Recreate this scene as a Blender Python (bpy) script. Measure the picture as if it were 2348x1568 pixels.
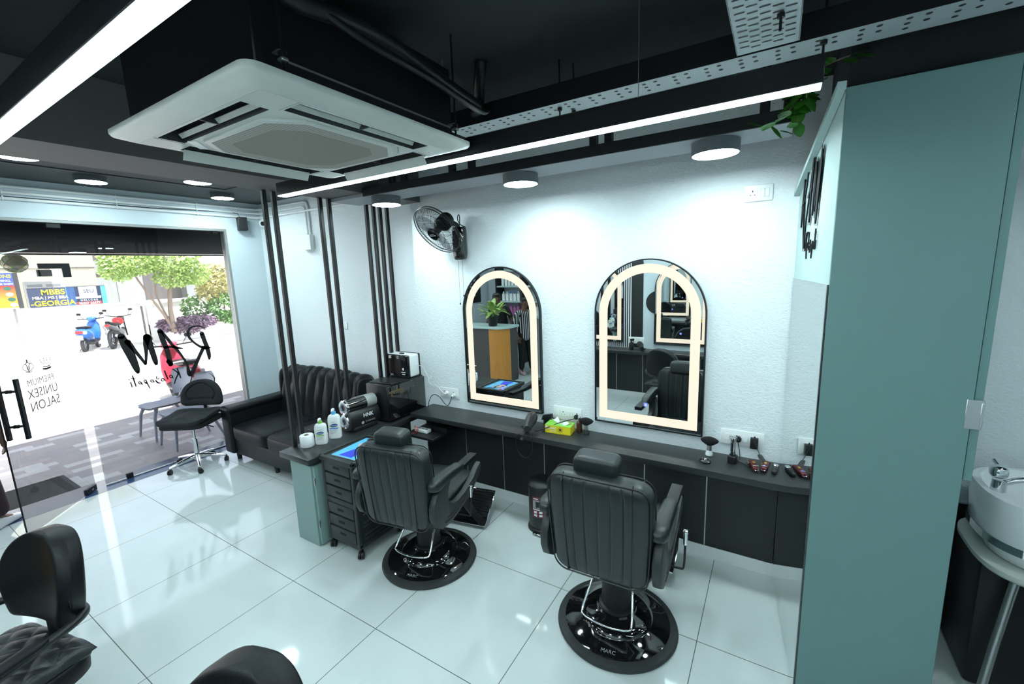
import bpy, bmesh, math, random
from mathutils import Vector, Matrix, Quaternion
random.seed(7)
scene = bpy.context.scene
for _o in list(bpy.data.objects):
    bpy.data.objects.remove(_o, do_unlink=True)
COL = scene.collection
PI = math.pi

# ---------------------------------------------------------------- camera
cam_d = bpy.data.cameras.new('camera')
cam = bpy.data.objects.new('camera', cam_d)
COL.objects.link(cam)
cam_d.sensor_fit = 'HORIZONTAL'
cam_d.sensor_width = 36.0
cam_d.lens = 15.14
cam_d.clip_start = 0.05
cam_d.clip_end = 200
_R = Vector((0.85392, 0.51920, -0.03534))
_U = Vector((-0.05655, 0.16010, 0.98548))
_F = Vector((-0.51732, 0.83953, -0.16607))
_m = Matrix(((_R.x, _U.x, -_F.x, 5.0593), (_R.y, _U.y, -_F.y, -1.4094), (_R.z, _U.z, -_F.z, 2.01), (0, 0, 0, 1)))
cam.matrix_world = _m
scene.camera = cam

# ---------------------------------------------------------------- colour management
scene.view_settings.view_transform = 'Standard'
scene.view_settings.look = 'None'
scene.view_settings.exposure = 0.0
scene.view_settings.gamma = 1.0
scene.view_settings.use_curve_mapping = False

# ---------------------------------------------------------------- sky and sun
PUCK_L = 110.0          # radiance of the round ceiling lights
LINE_L = 33.0          # radiance of the linear lamps
BAND_L = 1.04          # radiance of the lit mirror bands
SUN_E = 24.0
SKY_S = 1.25
world = bpy.data.worlds.new('sky')
scene.world = world
world.use_nodes = True
_nt = world.node_tree
_nt.nodes.clear()
_out = _nt.nodes.new('ShaderNodeOutputWorld')
_bg = _nt.nodes.new('ShaderNodeBackground')
_sky = _nt.nodes.new('ShaderNodeTexSky')
_sky.sky_type = 'NISHITA'
_sky.sun_disc = False
_sky.sun_elevation = math.radians(58)
_sky.sun_rotation = math.radians(60)
_bg.inputs['Strength'].default_value = SKY_S
_hs = _nt.nodes.new('ShaderNodeHueSaturation')
_hs.inputs['Saturation'].default_value = 0.35
_nt.links.new(_sky.outputs['Color'], _hs.inputs['Color'])
_nt.links.new(_hs.outputs['Color'], _bg.inputs['Color'])
_nt.links.new(_bg.outputs['Background'], _out.inputs['Surface'])
_sd = bpy.data.lights.new('sun', 'SUN')
_sd.energy = SUN_E
_sd.angle = math.radians(0.6)
_sd.color = (1.0, 0.96, 0.90)
sun = bpy.data.objects.new('sun', _sd)
COL.objects.link(sun)
sun.location = (6, 4, 12)
sun.rotation_euler = Vector((-0.27, -0.06, -0.96)).to_track_quat('-Z', 'Y').to_euler()

# ---------------------------------------------------------------- materials
def _new(name):
    m = bpy.data.materials.new(name)
    m.use_nodes = True
    nt = m.node_tree
    for n in list(nt.nodes):
        if n.type not in ('OUTPUT_MATERIAL', 'BSDF_PRINCIPLED'):
            nt.nodes.remove(n)
    return m, nt, nt.nodes['Principled BSDF']

def N(nt, kind, **kw):
    n = nt.nodes.new(kind)
    for k, v in kw.items():
        if hasattr(n, k):
            setattr(n, k, v)
        else:
            n.inputs[k].default_value = v
    return n

def mat(name, col, rough=0.5, metal=0.0, var=0.06, vscale=9.0, bump=0.0, bscale=60.0, spec=0.5, coat=0.0,
        trans=0.0, sheen=0.0, bdist=0.01, coatr=0.05):
    m, nt, b = _new(name)
    b.inputs['Roughness'].default_value = rough
    b.inputs['Metallic'].default_value = metal
    b.inputs['Specular IOR Level'].default_value = spec
    b.inputs['Coat Weight'].default_value = coat
    b.inputs['Coat Roughness'].default_value = coatr
    b.inputs['Transmission Weight'].default_value = trans
    b.inputs['Sheen Weight'].default_value = sheen
    tc = N(nt, 'ShaderNodeTexCoord')
    no = N(nt, 'ShaderNodeTexNoise')
    no.inputs['Scale'].default_value = vscale
    no.inputs['Detail'].default_value = 3
    nt.links.new(tc.outputs['Object'], no.inputs['Vector'])
    mx = N(nt, 'ShaderNodeMix', data_type='RGBA')
    c1 = [max(0, c * (1 - var)) for c in col]
    c2 = [min(1, c * (1 + var)) for c in col]
    mx.inputs[6].default_value = (*c1, 1)
    mx.inputs[7].default_value = (*c2, 1)
    nt.links.new(no.outputs['Fac'], mx.inputs[0])
    nt.links.new(mx.outputs[2], b.inputs['Base Color'])
    if bump > 0:
        n2 = N(nt, 'ShaderNodeTexNoise')
        n2.inputs['Scale'].default_value = bscale
        n2.inputs['Detail'].default_value = 5
        nt.links.new(tc.outputs['Object'], n2.inputs['Vector'])
        bp = N(nt, 'ShaderNodeBump')
        bp.inputs['Strength'].default_value = bump
        bp.inputs['Distance'].default_value = bdist
        nt.links.new(n2.outputs['Fac'], bp.inputs['Height'])
        nt.links.new(bp.outputs['Normal'], b.inputs['Normal'])
    return m

def emit(name, col, strength):
    m, nt, b = _new(name)
    b.inputs['Base Color'].default_value = (0.03, 0.03, 0.03, 1)
    b.inputs['Emission Color'].default_value = (*col, 1)
    b.inputs['Emission Strength'].default_value = strength
    b.inputs['Roughness'].default_value = 0.4
    return m

def glass(name, tint, ior=1.45, haze=0.0):
    m = bpy.data.materials.new(name)
    m.use_nodes = True
    nt = m.node_tree
    nt.nodes.clear()
    o = N(nt, 'ShaderNodeOutputMaterial')
    t = N(nt, 'ShaderNodeBsdfTransparent')
    t.inputs['Color'].default_value = (*tint, 1)
    g = N(nt, 'ShaderNodeBsdfGlossy')
    g.inputs['Roughness'].default_value = 0.0
    f = N(nt, 'ShaderNodeFresnel')
    f.inputs['IOR'].default_value = ior
    mx = N(nt, 'ShaderNodeMixShader')
    ge = N(nt, 'ShaderNodeNewGeometry')
    iv = N(nt, 'ShaderNodeMath', operation='SUBTRACT')
    iv.inputs[0].default_value = 1.0
    nt.links.new(ge.outputs['Backfacing'], iv.inputs[1])
    ml = N(nt, 'ShaderNodeMath', operation='MULTIPLY')
    nt.links.new(f.outputs[0], ml.inputs[0])
    nt.links.new(iv.outputs[0], ml.inputs[1])
    nt.links.new(ml.outputs[0], mx.inputs[0])
    nt.links.new(t.outputs[0], mx.inputs[1])
    nt.links.new(g.outputs[0], mx.inputs[2])
    if haze > 0:  # white translucent share imitates flare haze over the glass
        tl = N(nt, 'ShaderNodeBsdfTranslucent')
        tl.inputs['Color'].default_value = (0.9, 0.9, 0.9, 1)
        m2 = N(nt, 'ShaderNodeMixShader')
        m2.inputs[0].default_value = haze
        nt.links.new(mx.outputs[0], m2.inputs[1])
        nt.links.new(tl.outputs[0], m2.inputs[2])
        nt.links.new(m2.outputs[0], o.inputs['Surface'])
    else:
        nt.links.new(mx.outputs[0], o.inputs['Surface'])
    return m

def mirror_mat(name, col=(0.86, 0.90, 0.89)):
    m, nt, b = _new(name)
    b.inputs['Base Color'].default_value = (*col, 1)
    b.inputs['Metallic'].default_value = 1.0
    b.inputs['Roughness'].default_value = 0.0
    return m

def plaster(name, col, strength=0.55, scale=26.0):
    m, nt, b = _new(name)
    b.inputs['Roughness'].default_value = 0.75
    b.inputs['Specular IOR Level'].default_value = 0.25
    tc = N(nt, 'ShaderNodeTexCoord')
    mp = N(nt, 'ShaderNodeMapping')
    mp.inputs['Scale'].default_value = (1.0, 1.0, 1.7)
    nt.links.new(tc.outputs['Object'], mp.inputs['Vector'])
    n1 = N(nt, 'ShaderNodeTexNoise')
    n1.inputs['Scale'].default_value = scale
    n1.inputs['Detail'].default_value = 6
    n1.inputs['Roughness'].default_value = 0.62
    n1.inputs['Distortion'].default_value = 1.4
    nt.links.new(mp.outputs[0], n1.inputs['Vector'])
    rp = N(nt, 'ShaderNodeValToRGB')
    rp.color_ramp.elements[0].position = 0.42
    rp.color_ramp.elements[1].position = 0.62
    nt.links.new(n1.outputs['Fac'], rp.inputs['Fac'])
    bp = N(nt, 'ShaderNodeBump')
    bp.inputs['Strength'].default_value = strength
    bp.inputs['Distance'].default_value = 0.012
    nt.links.new(rp.outputs[0], bp.inputs['Height'])
    nt.links.new(bp.outputs['Normal'], b.inputs['Normal'])
    n3 = N(nt, 'ShaderNodeTexNoise')
    n3.inputs['Scale'].default_value = 1.3
    nt.links.new(tc.outputs['Object'], n3.inputs['Vector'])
    mx = N(nt, 'ShaderNodeMix', data_type='RGBA')
    mx.inputs[6].default_value = (*[c * 0.95 for c in col], 1)
    mx.inputs[7].default_value = (*[min(1, c * 1.03) for c in col], 1)
    nt.links.new(n3.outputs['Fac'], mx.inputs[0])
    nt.links.new(mx.outputs[2], b.inputs['Base Color'])
    return m

def tile_mat(name):
    """large polished vitrified tiles, 0.8 m grid with thin grey joints"""
    m, nt, b = _new(name)
    b.inputs['Roughness'].default_value = 0.06
    b.inputs['Specular IOR Level'].default_value = 0.5
    tc = N(nt, 'ShaderNodeTexCoord')
    sp = N(nt, 'ShaderNodeSeparateXYZ')
    nt.links.new(tc.outputs['Object'], sp.inputs[0])
    ds = []
    for ax in (0, 1):
        a = N(nt, 'ShaderNodeMath', operation='PINGPONG')
        nt.links.new(sp.outputs[ax], a.inputs[0])
        a.inputs[1].default_value = 0.4
        # distance to the nearest multiple of 0.8
        ds.append(a)
    mn = N(nt, 'ShaderNodeMath', operation='MINIMUM')
    for k, a in enumerate(ds):
        nt.links.new(a.outputs[0], mn.inputs[k])
    lt = N(nt, 'ShaderNodeMath', operation='LESS_THAN')
    nt.links.new(mn.outputs[0], lt.inputs[0])
    lt.inputs[1].default_value = 0.0021
    n1 = N(nt, 'ShaderNodeTexNoise')
    n1.inputs['Scale'].default_value = 2.2
    n1.inputs['Detail'].default_value = 8
    n1.inputs['Distortion'].default_value = 0.8
    nt.links.new(tc.outputs['Object'], n1.inputs['Vector'])
    mx = N(nt, 'ShaderNodeMix', data_type='RGBA')
    mx.inputs[6].default_value = (0.54, 0.60, 0.60, 1)
    mx.inputs[7].default_value = (0.64, 0.685, 0.685, 1)
    nt.links.new(n1.outputs['Fac'], mx.inputs[0])
    m2 = N(nt, 'ShaderNodeMix', data_type='RGBA')
    nt.links.new(lt.outputs[0], m2.inputs[0])
    nt.links.new(mx.outputs[2], m2.inputs[6])
    m2.inputs[7].default_value = (0.09, 0.095, 0.09, 1)
    nt.links.new(m2.outputs[2], b.inputs['Base Color'])
    ad = N(nt, 'ShaderNodeMath', operation='MULTIPLY_ADD')
    nt.links.new(lt.outputs[0], ad.inputs[0])
    ad.inputs[1].default_value = 0.5
    ad.inputs[2].default_value = 0.06
    nt.links.new(ad.outputs[0], b.inputs['Roughness'])
    return m

def paver_mat(name):
    """mosaic of small grey and off white rectangles on the platform outside"""
    m, nt, b = _new(name)
    b.inputs['Roughness'].default_value = 0.45
    tc = N(nt, 'ShaderNodeTexCoord')
    br = N(nt, 'ShaderNodeTexBrick')
    br.offset = 0.37
    br.inputs['Color1'].default_value = (0, 0, 0, 1)
    br.inputs['Color2'].default_value = (1, 1, 1, 1)
    br.inputs['Mortar'].default_value = (0.3, 0.3, 0.3, 1)
    br.inputs['Scale'].default_value = 1.0
    br.inputs['Mortar Size'].default_value = 0.0012
    br.inputs['Brick Width'].default_value = 0.26
    br.inputs['Row Height'].default_value = 0.13
    rp = N(nt, 'ShaderNodeValToRGB')
    rp.color_ramp.interpolation = 'CONSTANT'
    e = rp.color_ramp.elements
    e[0].position = 0.0
    e[0].color = (0.34, 0.31, 0.31, 1)
    e[1].position = 0.42
    e[1].color = (0.40, 0.36, 0.34, 1)
    e.new(0.58).color = (0.30, 0.28, 0.29, 1)
    e.new(0.80).color = (0.60, 0.60, 0.58, 1)
    nt.links.new(br.outputs['Color'], rp.inputs['Fac'])
    mp = N(nt, 'ShaderNodeMapping')
    mp.inputs['Rotation'].default_value = (0, 0, PI / 2)
    nt.links.new(tc.outputs['Object'], mp.inputs['Vector'])
    nt.links.new(mp.outputs[0], br.inputs['Vector'])
    nt.links.new(rp.outputs[0], b.inputs['Base Color'])
    return m

def wood_mat(name, c1, c2, scale=3.0):
    m, nt, b = _new(name)
    b.inputs['Roughness'].default_value = 0.35
    tc = N(nt, 'ShaderNodeTexCoord')
    mp = N(nt, 'ShaderNodeMapping')
    mp.inputs['Scale'].default_value = (8, 8, 0.7)
    n = N(nt, 'ShaderNodeTexNoise')
    n.inputs['Scale'].default_value = scale
    n.inputs['Detail'].default_value = 6
    n.inputs['Distortion'].default_value = 1.2
    mx = N(nt, 'ShaderNodeMix', data_type='RGBA')
    mx.inputs[6].default_value = (*c1, 1)
    mx.inputs[7].default_value = (*c2, 1)
    nt.links.new(tc.outputs['Object'], mp.inputs['Vector'])
    nt.links.new(mp.outputs[0], n.inputs['Vector'])
    nt.links.new(n.outputs['Fac'], mx.inputs[0])
    nt.links.new(mx.outputs[2], b.inputs['Base Color'])
    return m

def stripe_mat(name, ca, cb, axis=0, period=0.05, rough=0.7, duty=0.5):
    m, nt, b = _new(name)
    b.inputs['Roughness'].default_value = rough
    tc = N(nt, 'ShaderNodeTexCoord')
    sp = N(nt, 'ShaderNodeSeparateXYZ')
    nt.links.new(tc.outputs['Object'], sp.inputs[0])
    pp = N(nt, 'ShaderNodeMath', operation='PINGPONG')
    nt.links.new(sp.outputs[axis], pp.inputs[0])
    pp.inputs[1].default_value = period / 2
    lt = N(nt, 'ShaderNodeMath', operation='LESS_THAN')
    nt.links.new(pp.outputs[0], lt.inputs[0])
    lt.inputs[1].default_value = period / 2 * duty
    mx = N(nt, 'ShaderNodeMix', data_type='RGBA')
    mx.inputs[6].default_value = (*ca, 1)
    mx.inputs[7].default_value = (*cb, 1)
    nt.links.new(lt.outputs[0], mx.inputs[0])
    nt.links.new(mx.outputs[2], b.inputs['Base Color'])
    return m

COOL = (0.79, 1.0, 1.03)
M = {}
M['floor'] = tile_mat('polished tile')
M['plaster'] = plaster('white textured plaster', (0.815, 0.865, 0.89), 0.38, 30)
M['smooth'] = plaster('white painted wall', (0.62, 0.70, 0.745), 0.15, 40)
M['ceil'] = mat('black ceiling paint', (0.012, 0.016, 0.018), 0.85, bump=0.15, bscale=20)
M['ceil2'] = mat('lamplit charcoal ceiling', (0.060, 0.066, 0.072), 0.75)  # black ceiling made lighter: glow of the front lights is in the colour
M['bulk'] = mat('dark grey bulkhead paint', (0.10, 0.095, 0.095), 0.7)
M['blackmetal'] = mat('black powder coated steel', (0.008, 0.009, 0.011), 0.40, spec=0.35)
M['laminate'] = mat('black laminate', (0.012, 0.014, 0.015), 0.42, bump=0.05, bscale=200)
M['worktop'] = mat('charcoal grained worktop', (0.020, 0.023, 0.025), 0.36, bump=0.06, bscale=120)
M['silver'] = mat('brushed aluminium', (0.55, 0.56, 0.56), 0.32, 0.9)
M['lamphousing'] = mat('grey lamp housing', (0.10, 0.115, 0.13), 0.5)
M['chrome'] = mat('chrome', (0.78, 0.79, 0.80), 0.07, 1.0, var=0.01)
M['leather'] = mat('black leather', (0.009, 0.014, 0.016), 0.34, bump=0.22, bscale=260, bdist=0.004, spec=0.55)
M['leather2'] = mat('soft black leather', (0.006, 0.007, 0.009), 0.42, bump=0.25, bscale=200, bdist=0.004, spec=0.22)
M['fabric'] = mat('black upholstery fabric', (0.008, 0.011, 0.014), 0.85, bump=0.2, bscale=400)
M['piping'] = mat('black piping cord', (0.006, 0.007, 0.008), 0.4)
M['gloss'] = mat('gloss black enamel', (0.006, 0.006, 0.007), 0.06, coat=1.0, var=0.02)
M['rubber'] = mat('black rubber', (0.022, 0.025, 0.027), 0.6, bump=0.1, bscale=150)
M['plastic'] = mat('black plastic', (0.010, 0.011, 0.012), 0.4, spec=0.4)
M['greyplastic'] = mat('charcoal moulded plastic', (0.020, 0.024, 0.026), 0.48, bump=0.06, bscale=220)
M['white'] = mat('white plastic', (0.82, 0.84, 0.84), 0.32)
M['acwhite'] = mat('off white appliance plastic', (0.58, 0.60, 0.575), 0.38, var=0.02)
M['acgrille'] = stripe_mat('dusty intake grille', (0.38, 0.37, 0.33), (0.26, 0.25, 0.225), 1, 0.012, 0.6, 0.5)
M['acdark'] = mat('dark louvre recess', (0.035, 0.037, 0.038), 0.6)
M['paper'] = mat('white paper', (0.86, 0.88, 0.90), 0.8)
M['kraft'] = mat('cardboard core', (0.30, 0.20, 0.13), 0.8)
M['mint'] = mat('sage green laminate', (0.125, 0.225, 0.222), 0.5, var=0.025, bump=0.02, bscale=300)
M['mintfront'] = mat('lit sage laminate of the counter', (0.24, 0.36, 0.34), 0.5, var=0.02)  # partition sage made paler: stronger light at the counter is in the colour
M['mintpale'] = mat('pale sage laminate', (0.45, 0.58, 0.57), 0.5, var=0.02)
M['mirror'] = mirror_mat('mirror glass')
M['bandglow'] = emit('warm lit mirror band', (1.0, 0.885, 0.71), BAND_L)
M['puck'] = emit('cool lamp diffuser', COOL, PUCK_L)
M['line'] = emit('linear lamp diffuser', COOL, LINE_L)
M['glass'] = glass('tinted shopfront glass', (0.68, 0.69, 0.71), haze=0.010)
M['clear'] = glass('clear glass', (0.95, 0.96, 0.96))
M['trayzinc'] = mat('painted cable tray steel', (0.52, 0.58, 0.60), 0.45, 0.2, var=0.05)
M['blue'] = mat('blue plastic', (0.04, 0.20, 0.75), 0.35)
M['sky'] = mat('sky blue print', (0.10, 0.48, 0.85), 0.4, var=0.25, vscale=5)
M['green'] = mat('bright green print', (0.22, 0.55, 0.06), 0.4)
M['yellow'] = mat('bright yellow print', (0.80, 0.66, 0.02), 0.4)
M['red'] = mat('red print', (0.60, 0.03, 0.03), 0.4)
M['navy'] = mat('navy print', (0.020, 0.035, 0.085), 0.5)
M['maroon'] = mat('maroon metallic shell', (0.085, 0.010, 0.014), 0.3, 0.2)
M['gold'] = mat('gold print', (0.62, 0.42, 0.08), 0.35, 0.6)
M['led'] = emit('small blue indicator', (0.14, 0.17, 1.0), 1.6)
M['skin'] = mat('brown skin', (0.16, 0.075, 0.045), 0.55)
M['skinpale'] = mat('printed pale skin', (0.70, 0.46, 0.36), 0.5)
M['hair'] = mat('black hair', (0.010, 0.008, 0.007), 0.5, bump=0.3, bscale=120)
M['blackcloth'] = mat('black cotton', (0.012, 0.012, 0.014), 0.85, bump=0.15, bscale=250)
M['trouser'] = mat('dark maroon trouser cloth', (0.030, 0.012, 0.014), 0.85, bump=0.2, bscale=60)
M['stripes'] = stripe_mat('black and white striped cloth', (0.012, 0.012, 0.013), (0.75, 0.75, 0.76), 0, 0.036, 0.8, 0.34)
M['shoe'] = mat('white trainer', (0.78, 0.77, 0.79), 0.5)
M['pinkshoe'] = mat('pale pink trainer', (0.62, 0.42, 0.47), 0.6)
M['wood'] = wood_mat('orange wood veneer', (0.42, 0.15, 0.02), (0.62, 0.29, 0.06))
M['deskgrey'] = mat('dark taupe laminate', (0.065, 0.060, 0.060), 0.5)
M['ceramic'] = mat('white ceramic', (0.80, 0.83, 0.84), 0.08, coat=0.6, var=0.01)
M['leaf'] = mat('green leaf', (0.13, 0.27, 0.07), 0.5, var=0.35, vscale=20)
M['leafdark'] = mat('dark green leaf', (0.035, 0.17, 0.012), 0.45, var=0.3, vscale=20)
M['leaflime'] = mat('lime green leaf', (0.33, 0.47, 0.13), 0.5, var=0.25, vscale=14)
M['leafyellow'] = mat('yellow green leaf', (0.50, 0.47, 0.20), 0.5, var=0.3, vscale=8)
M['leafpurple'] = mat('purple leaf', (0.20, 0.13, 0.19), 0.5, var=0.3, vscale=8)
M['bark'] = mat('grey brown bark', (0.22, 0.17, 0.13), 0.85, bump=0.4, bscale=30)
M['road'] = mat('pale concrete road', (0.62, 0.60, 0.55), 0.85, bump=0.2, bscale=8, vscale=0.6, var=0.08)
M['compound'] = mat('white limewash', (0.84, 0.84, 0.82), 0.8, vscale=1.2)
M['patch'] = mat('bare cement render', (0.50, 0.45, 0.38), 0.9, bump=0.4, bscale=20)
M['cream'] = mat('cream painted render', (0.36, 0.34, 0.26), 0.8, vscale=0.8)
M['greyrender'] = mat('grey painted render', (0.12, 0.11, 0.105), 0.8, vscale=0.8)
M['paver'] = paver_mat('patterned platform tiles')
M['matcarpet'] = mat('ribbed grey doormat', (0.055, 0.058, 0.056), 0.95, bump=0.6, bscale=90)
M['granite'] = mat('granite threshold with sky tint', (0.035, 0.075, 0.17), 0.2)  # blue stands for the sky's reflection, put into the base colour
M['bluegrey'] = mat('blue grey chair plastic', (0.30, 0.335, 0.40), 0.45)
M['scooterred'] = mat('red scooter paint', (0.62, 0.05, 0.09), 0.25, coat=0.5)
M['bikeblue'] = mat('blue scooter paint', (0.03, 0.17, 0.60), 0.25, coat=0.5)
M['bikegrey'] = mat('grey bike paint', (0.09, 0.095, 0.10), 0.3, coat=0.4)
M['frame'] = mat('grey aluminium frame', (0.33, 0.34, 0.33), 0.45, 0.4)
M['amber'] = mat('amber bottle plastic', (0.05, 0.020, 0.012), 0.2)
M['bristle'] = mat('black bristles', (0.006, 0.006, 0.007), 0.95, bump=0.5, bscale=300)
M['lettering'] = mat('black vinyl lettering', (0.004, 0.004, 0.005), 0.5)
M['whiteink'] = mat('white print', (0.80, 0.80, 0.82), 0.5)
M['greyink'] = mat('grey print', (0.30, 0.32, 0.34), 0.5)
M['pink'] = mat('pink bottle plastic', (0.55, 0.16, 0.42), 0.35)
M['cushion'] = mat('quilted black vinyl', (0.014, 0.016, 0.020), 0.38, bump=0.15, bscale=200)

# ---------------------------------------------------------------- mesh helpers
def V(*a):
    return Vector(a)

class MB:
    """collects shapes in a bmesh and links them as ONE mesh object"""
    def __init__(self):
        self.bm = bmesh.new()
        self.T = None

    def _put(self, verts, faces, m=0):
        if self.T is not None:
            verts = [self.T @ Vector(v) for v in verts]
        vs = [self.bm.verts.new(v) for v in verts]
        out = []
        for f in faces:
            try:
                fc = self.bm.faces.new([vs[i] for i in f])
                fc.material_index = m
                out.append(fc)
            except ValueError:
                pass
        return vs, out

    def box(self, x0, x1, y0, y1, z0, z1, bev=0.0, seg=2, m=0):
        vs, fs = self._put([(x0, y0, z0), (x1, y0, z0), (x1, y1, z0), (x0, y1, z0), (x0, y0, z1), (x1, y0, z1), (x1, y1, z1), (x0, y1, z1)],
                           [(0, 3, 2, 1), (4, 5, 6, 7), (0, 1, 5, 4), (1, 2, 6, 5), (2, 3, 7, 6), (3, 0, 4, 7)], m)
        if bev > 0:
            es = set()
            for f in fs:
                es.update(f.edges)
            r = bmesh.ops.bevel(self.bm, geom=list(es), offset=bev, segments=seg, profile=0.5, affect='EDGES', clamp_overlap=True)
            for f in r['faces']:
                f.material_index = m
        return self

    def prism(self, poly, h0, h1, plane='xy', m=0, bev=0.0, seg=2):
        """poly in 2d extruded from h0 to h1 along the remaining axis"""
        def P(u, v, w):
            return {'xy': (u, v, w), 'xz': (u, w, v), 'yz': (w, u, v)}[plane]
        n = len(poly)
        vs = [P(u, v, h0) for u, v in poly] + [P(u, v, h1) for u, v in poly]
        fs = [tuple(range(n)), tuple(range(2 * n - 1, n - 1, -1))]
        fs += [(i, n + i, n + (i + 1) % n, (i + 1) % n) for i in range(n)]
        v2, f2 = self._put(vs, fs, m)
        bmesh.ops.recalc_face_normals(self.bm, faces=f2)
        if bev > 0:
            es = set(f2[0].edges) | set(f2[1].edges)
            r = bmesh.ops.bevel(self.bm, geom=list(es), offset=bev, segments=seg, profile=0.5, affect='EDGES', clamp_overlap=True)
            for f in r['faces']:
                f.material_index = m
        return self

    def loft(self, rings, closed=True, cap=True, m=0):
        vs, fs = [], []
        n = len(rings[0])
        for r in rings:
            vs += list(r)
        for k in range(len(rings) - 1):
            for i in range(n if closed else n - 1):
                j = (i + 1) % n
                fs.append((k * n + i, k * n + j, (k + 1) * n + j, (k + 1) * n + i))
        if cap and closed:
            fs.append(tuple(range(n - 1, -1, -1)))
            fs.append(tuple(range((len(rings) - 1) * n, len(rings) * n)))
        v2, f2 = self._put(vs, fs, m)
        bmesh.ops.recalc_face_normals(self.bm, faces=f2)
        return self

    def lathe(self, prof, n=32, c=(0, 0, 0), axis='z', m=0, cap=True):
        rings = []
        for r, z in prof:
            ring = []
            for i in range(n):
                a = 2 * PI * i / n
                p = (r * math.cos(a), r * math.sin(a), z)
                if axis == 'x':
                    p = (p[2], p[0], p[1])
                elif axis == 'y':
                    p = (p[1], p[2], p[0])
                ring.append((c[0] + p[0], c[1] + p[1], c[2] + p[2]))
            rings.append(ring)
        return self.loft(rings, True, cap, m)

    def cyl(self, p0, p1, r0, r1=None, n=20, m=0, cap=True):
        r1 = r0 if r1 is None else r1
        p0, p1 = Vector(p0), Vector(p1)
        d = (p1 - p0).normalized()
        a = d.orthogonal().normalized()
        b = d.cross(a)
        rings = []
        for p, r in ((p0, r0), (p1, r1)):
            rings.append([p + (a * math.cos(2 * PI * i / n) + b * math.sin(2 * PI * i / n)) * r for i in range(n)])
        return self.loft(rings, True, cap, m)

    def tube(self, pts, r, n=8, closed=False, m=0, smooth=0):
        pts = [Vector(p) for p in pts]
        for _ in range(smooth):
            q = []
            for i in range(len(pts) - (0 if closed else 1)):
                a, b = pts[i], pts[(i + 1) % len(pts)]
                q += [a * 0.75 + b * 0.25, a * 0.25 + b * 0.75]
            pts = q if closed else [pts[0]] + q + [pts[-1]]
        k = len(pts)
        rad = r if isinstance(r, (list, tuple)) else [r] * k
        if len(rad) != k:
            rad = [rad[min(len(rad) - 1, int(i * len(rad) / k))] for i in range(k)]
        rings = []
        up = None
        for i in range(k):
            if closed:
                t = (pts[(i + 1) % k] - pts[i - 1])
            else:
                t = pts[min(i + 1, k - 1)] - pts[max(i - 1, 0)]
            if t.length < 1e-9:
                t = Vector((0, 0, 1))
            t.normalize()
            if up is None:
                up = t.orthogonal().normalized()
            else:
                up = (up - t * up.dot(t))
                if up.length < 1e-6:
                    up = t.orthogonal()
                up.normalize()
            b = t.cross(up)
            rings.append([pts[i] + (up * math.cos(2 * PI * j / n) + b * math.sin(2 * PI * j / n)) * rad[i] for j in range(n)])
        if closed:
            rings.append(rings[0])
            # align the seam by nearest vertex
            a0 = rings[-2][0]
            off = min(range(n), key=lambda s: (rings[0][s] - a0).length)
            rings[-1] = rings[0][off:] + rings[0][:off]
        return self.loft(rings, True, not closed, m)

    def grid(self, fn, nu, nv, m=0, wrap=False):
        vs = [fn(i / nu, j / nv) for j in range(nv + 1) for i in range(nu + 1)]
        fs = []
        for j in range(nv):
            for i in range(nu):
                a = j * (nu + 1) + i
                fs.append((a, a + 1, a + nu + 2, a + nu + 1))
        self._put(vs, fs, m)
        return self

    def super(self, c, h, e1=0.3, e2=0.3, nu=32, nv=16, m=0, fn=None):
        """superellipsoid: soft boxes and cushions"""
        def pw(x, e):
            return math.copysign(abs(x) ** e, x)
        rings = []
        for j in range(nv + 1):
            v = -PI / 2 + PI * j / nv
            cv, sv = max(math.cos(v), 1e-4), math.sin(v)
            ring = []
            for i in range(nu):
                u = 2 * PI * i / nu
                p = Vector((h[0] * pw(cv, e1) * pw(math.cos(u), e2), h[1] * pw(cv, e1) * pw(math.sin(u), e2), h[2] * pw(sv, e1)))
                if fn:
                    p = Vector(fn(p))
                ring.append((c[0] + p.x, c[1] + p.y, c[2] + p.z))
            rings.append(ring)
        return self.loft(rings, True, True, m)

    def pad(self, W, H, T, groovef=(), grooveb=(), gd=0.008, gw=0.035, nu=64, nv=28, rc=0.12, m=0, pw=8.0, bulge=0.15, taper=None):
        """upright padded panel in x (width) and z (height), thickness along y; -y is the front"""
        def half(z):
            w = W / 2
            d = min(z, H - z)
            if d < rc:
                k = 1 - d / rc
                w -= rc * (1 - math.sqrt(max(0, 1 - k * k)))
            if taper:
                w *= taper(z / H)
            return max(w, 0.01)
        for s in (-1, 1):
            gs = groovef if s < 0 else grooveb
            def fn(a, b, s=s, gs=gs):
                u = -1 + 2 * a
                u = math.copysign(abs(u) ** 0.8, u)
                v = 0.5 - 0.5 * math.cos(PI * b)
                z = H * v
                x = u * half(z)
                vv = 2 * v - 1
                t = T / 2 * max(0, 1 - abs(u) ** pw) ** 0.3 * max(0, 1 - abs(vv) ** (pw + 4)) ** 0.3
                t *= 1 + bulge * (1 - u * u) * (1 - vv * vv)
                for g in gs:
                    dd = (u - g) / gw
                    t -= gd * math.exp(-dd * dd) * max(0, 1 - abs(vv) ** 10)
                return (x if s < 0 else x, s * max(t, 0), z)
            vs = [fn(i / nu, j / nv) for j in range(nv + 1) for i in range(nu + 1)]
            fs = []
            for j in range(nv):
                for i in range(nu):
                    q = j * (nu + 1) + i
                    f = (q, q + 1, q + nu + 2, q + nu + 1)
                    fs.append(f if s < 0 else f[::-1])
            self._put(vs, fs, m)
        bmesh.ops.remove_doubles(self.bm, verts=self.bm.verts, dist=0.0004)
        return self

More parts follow.
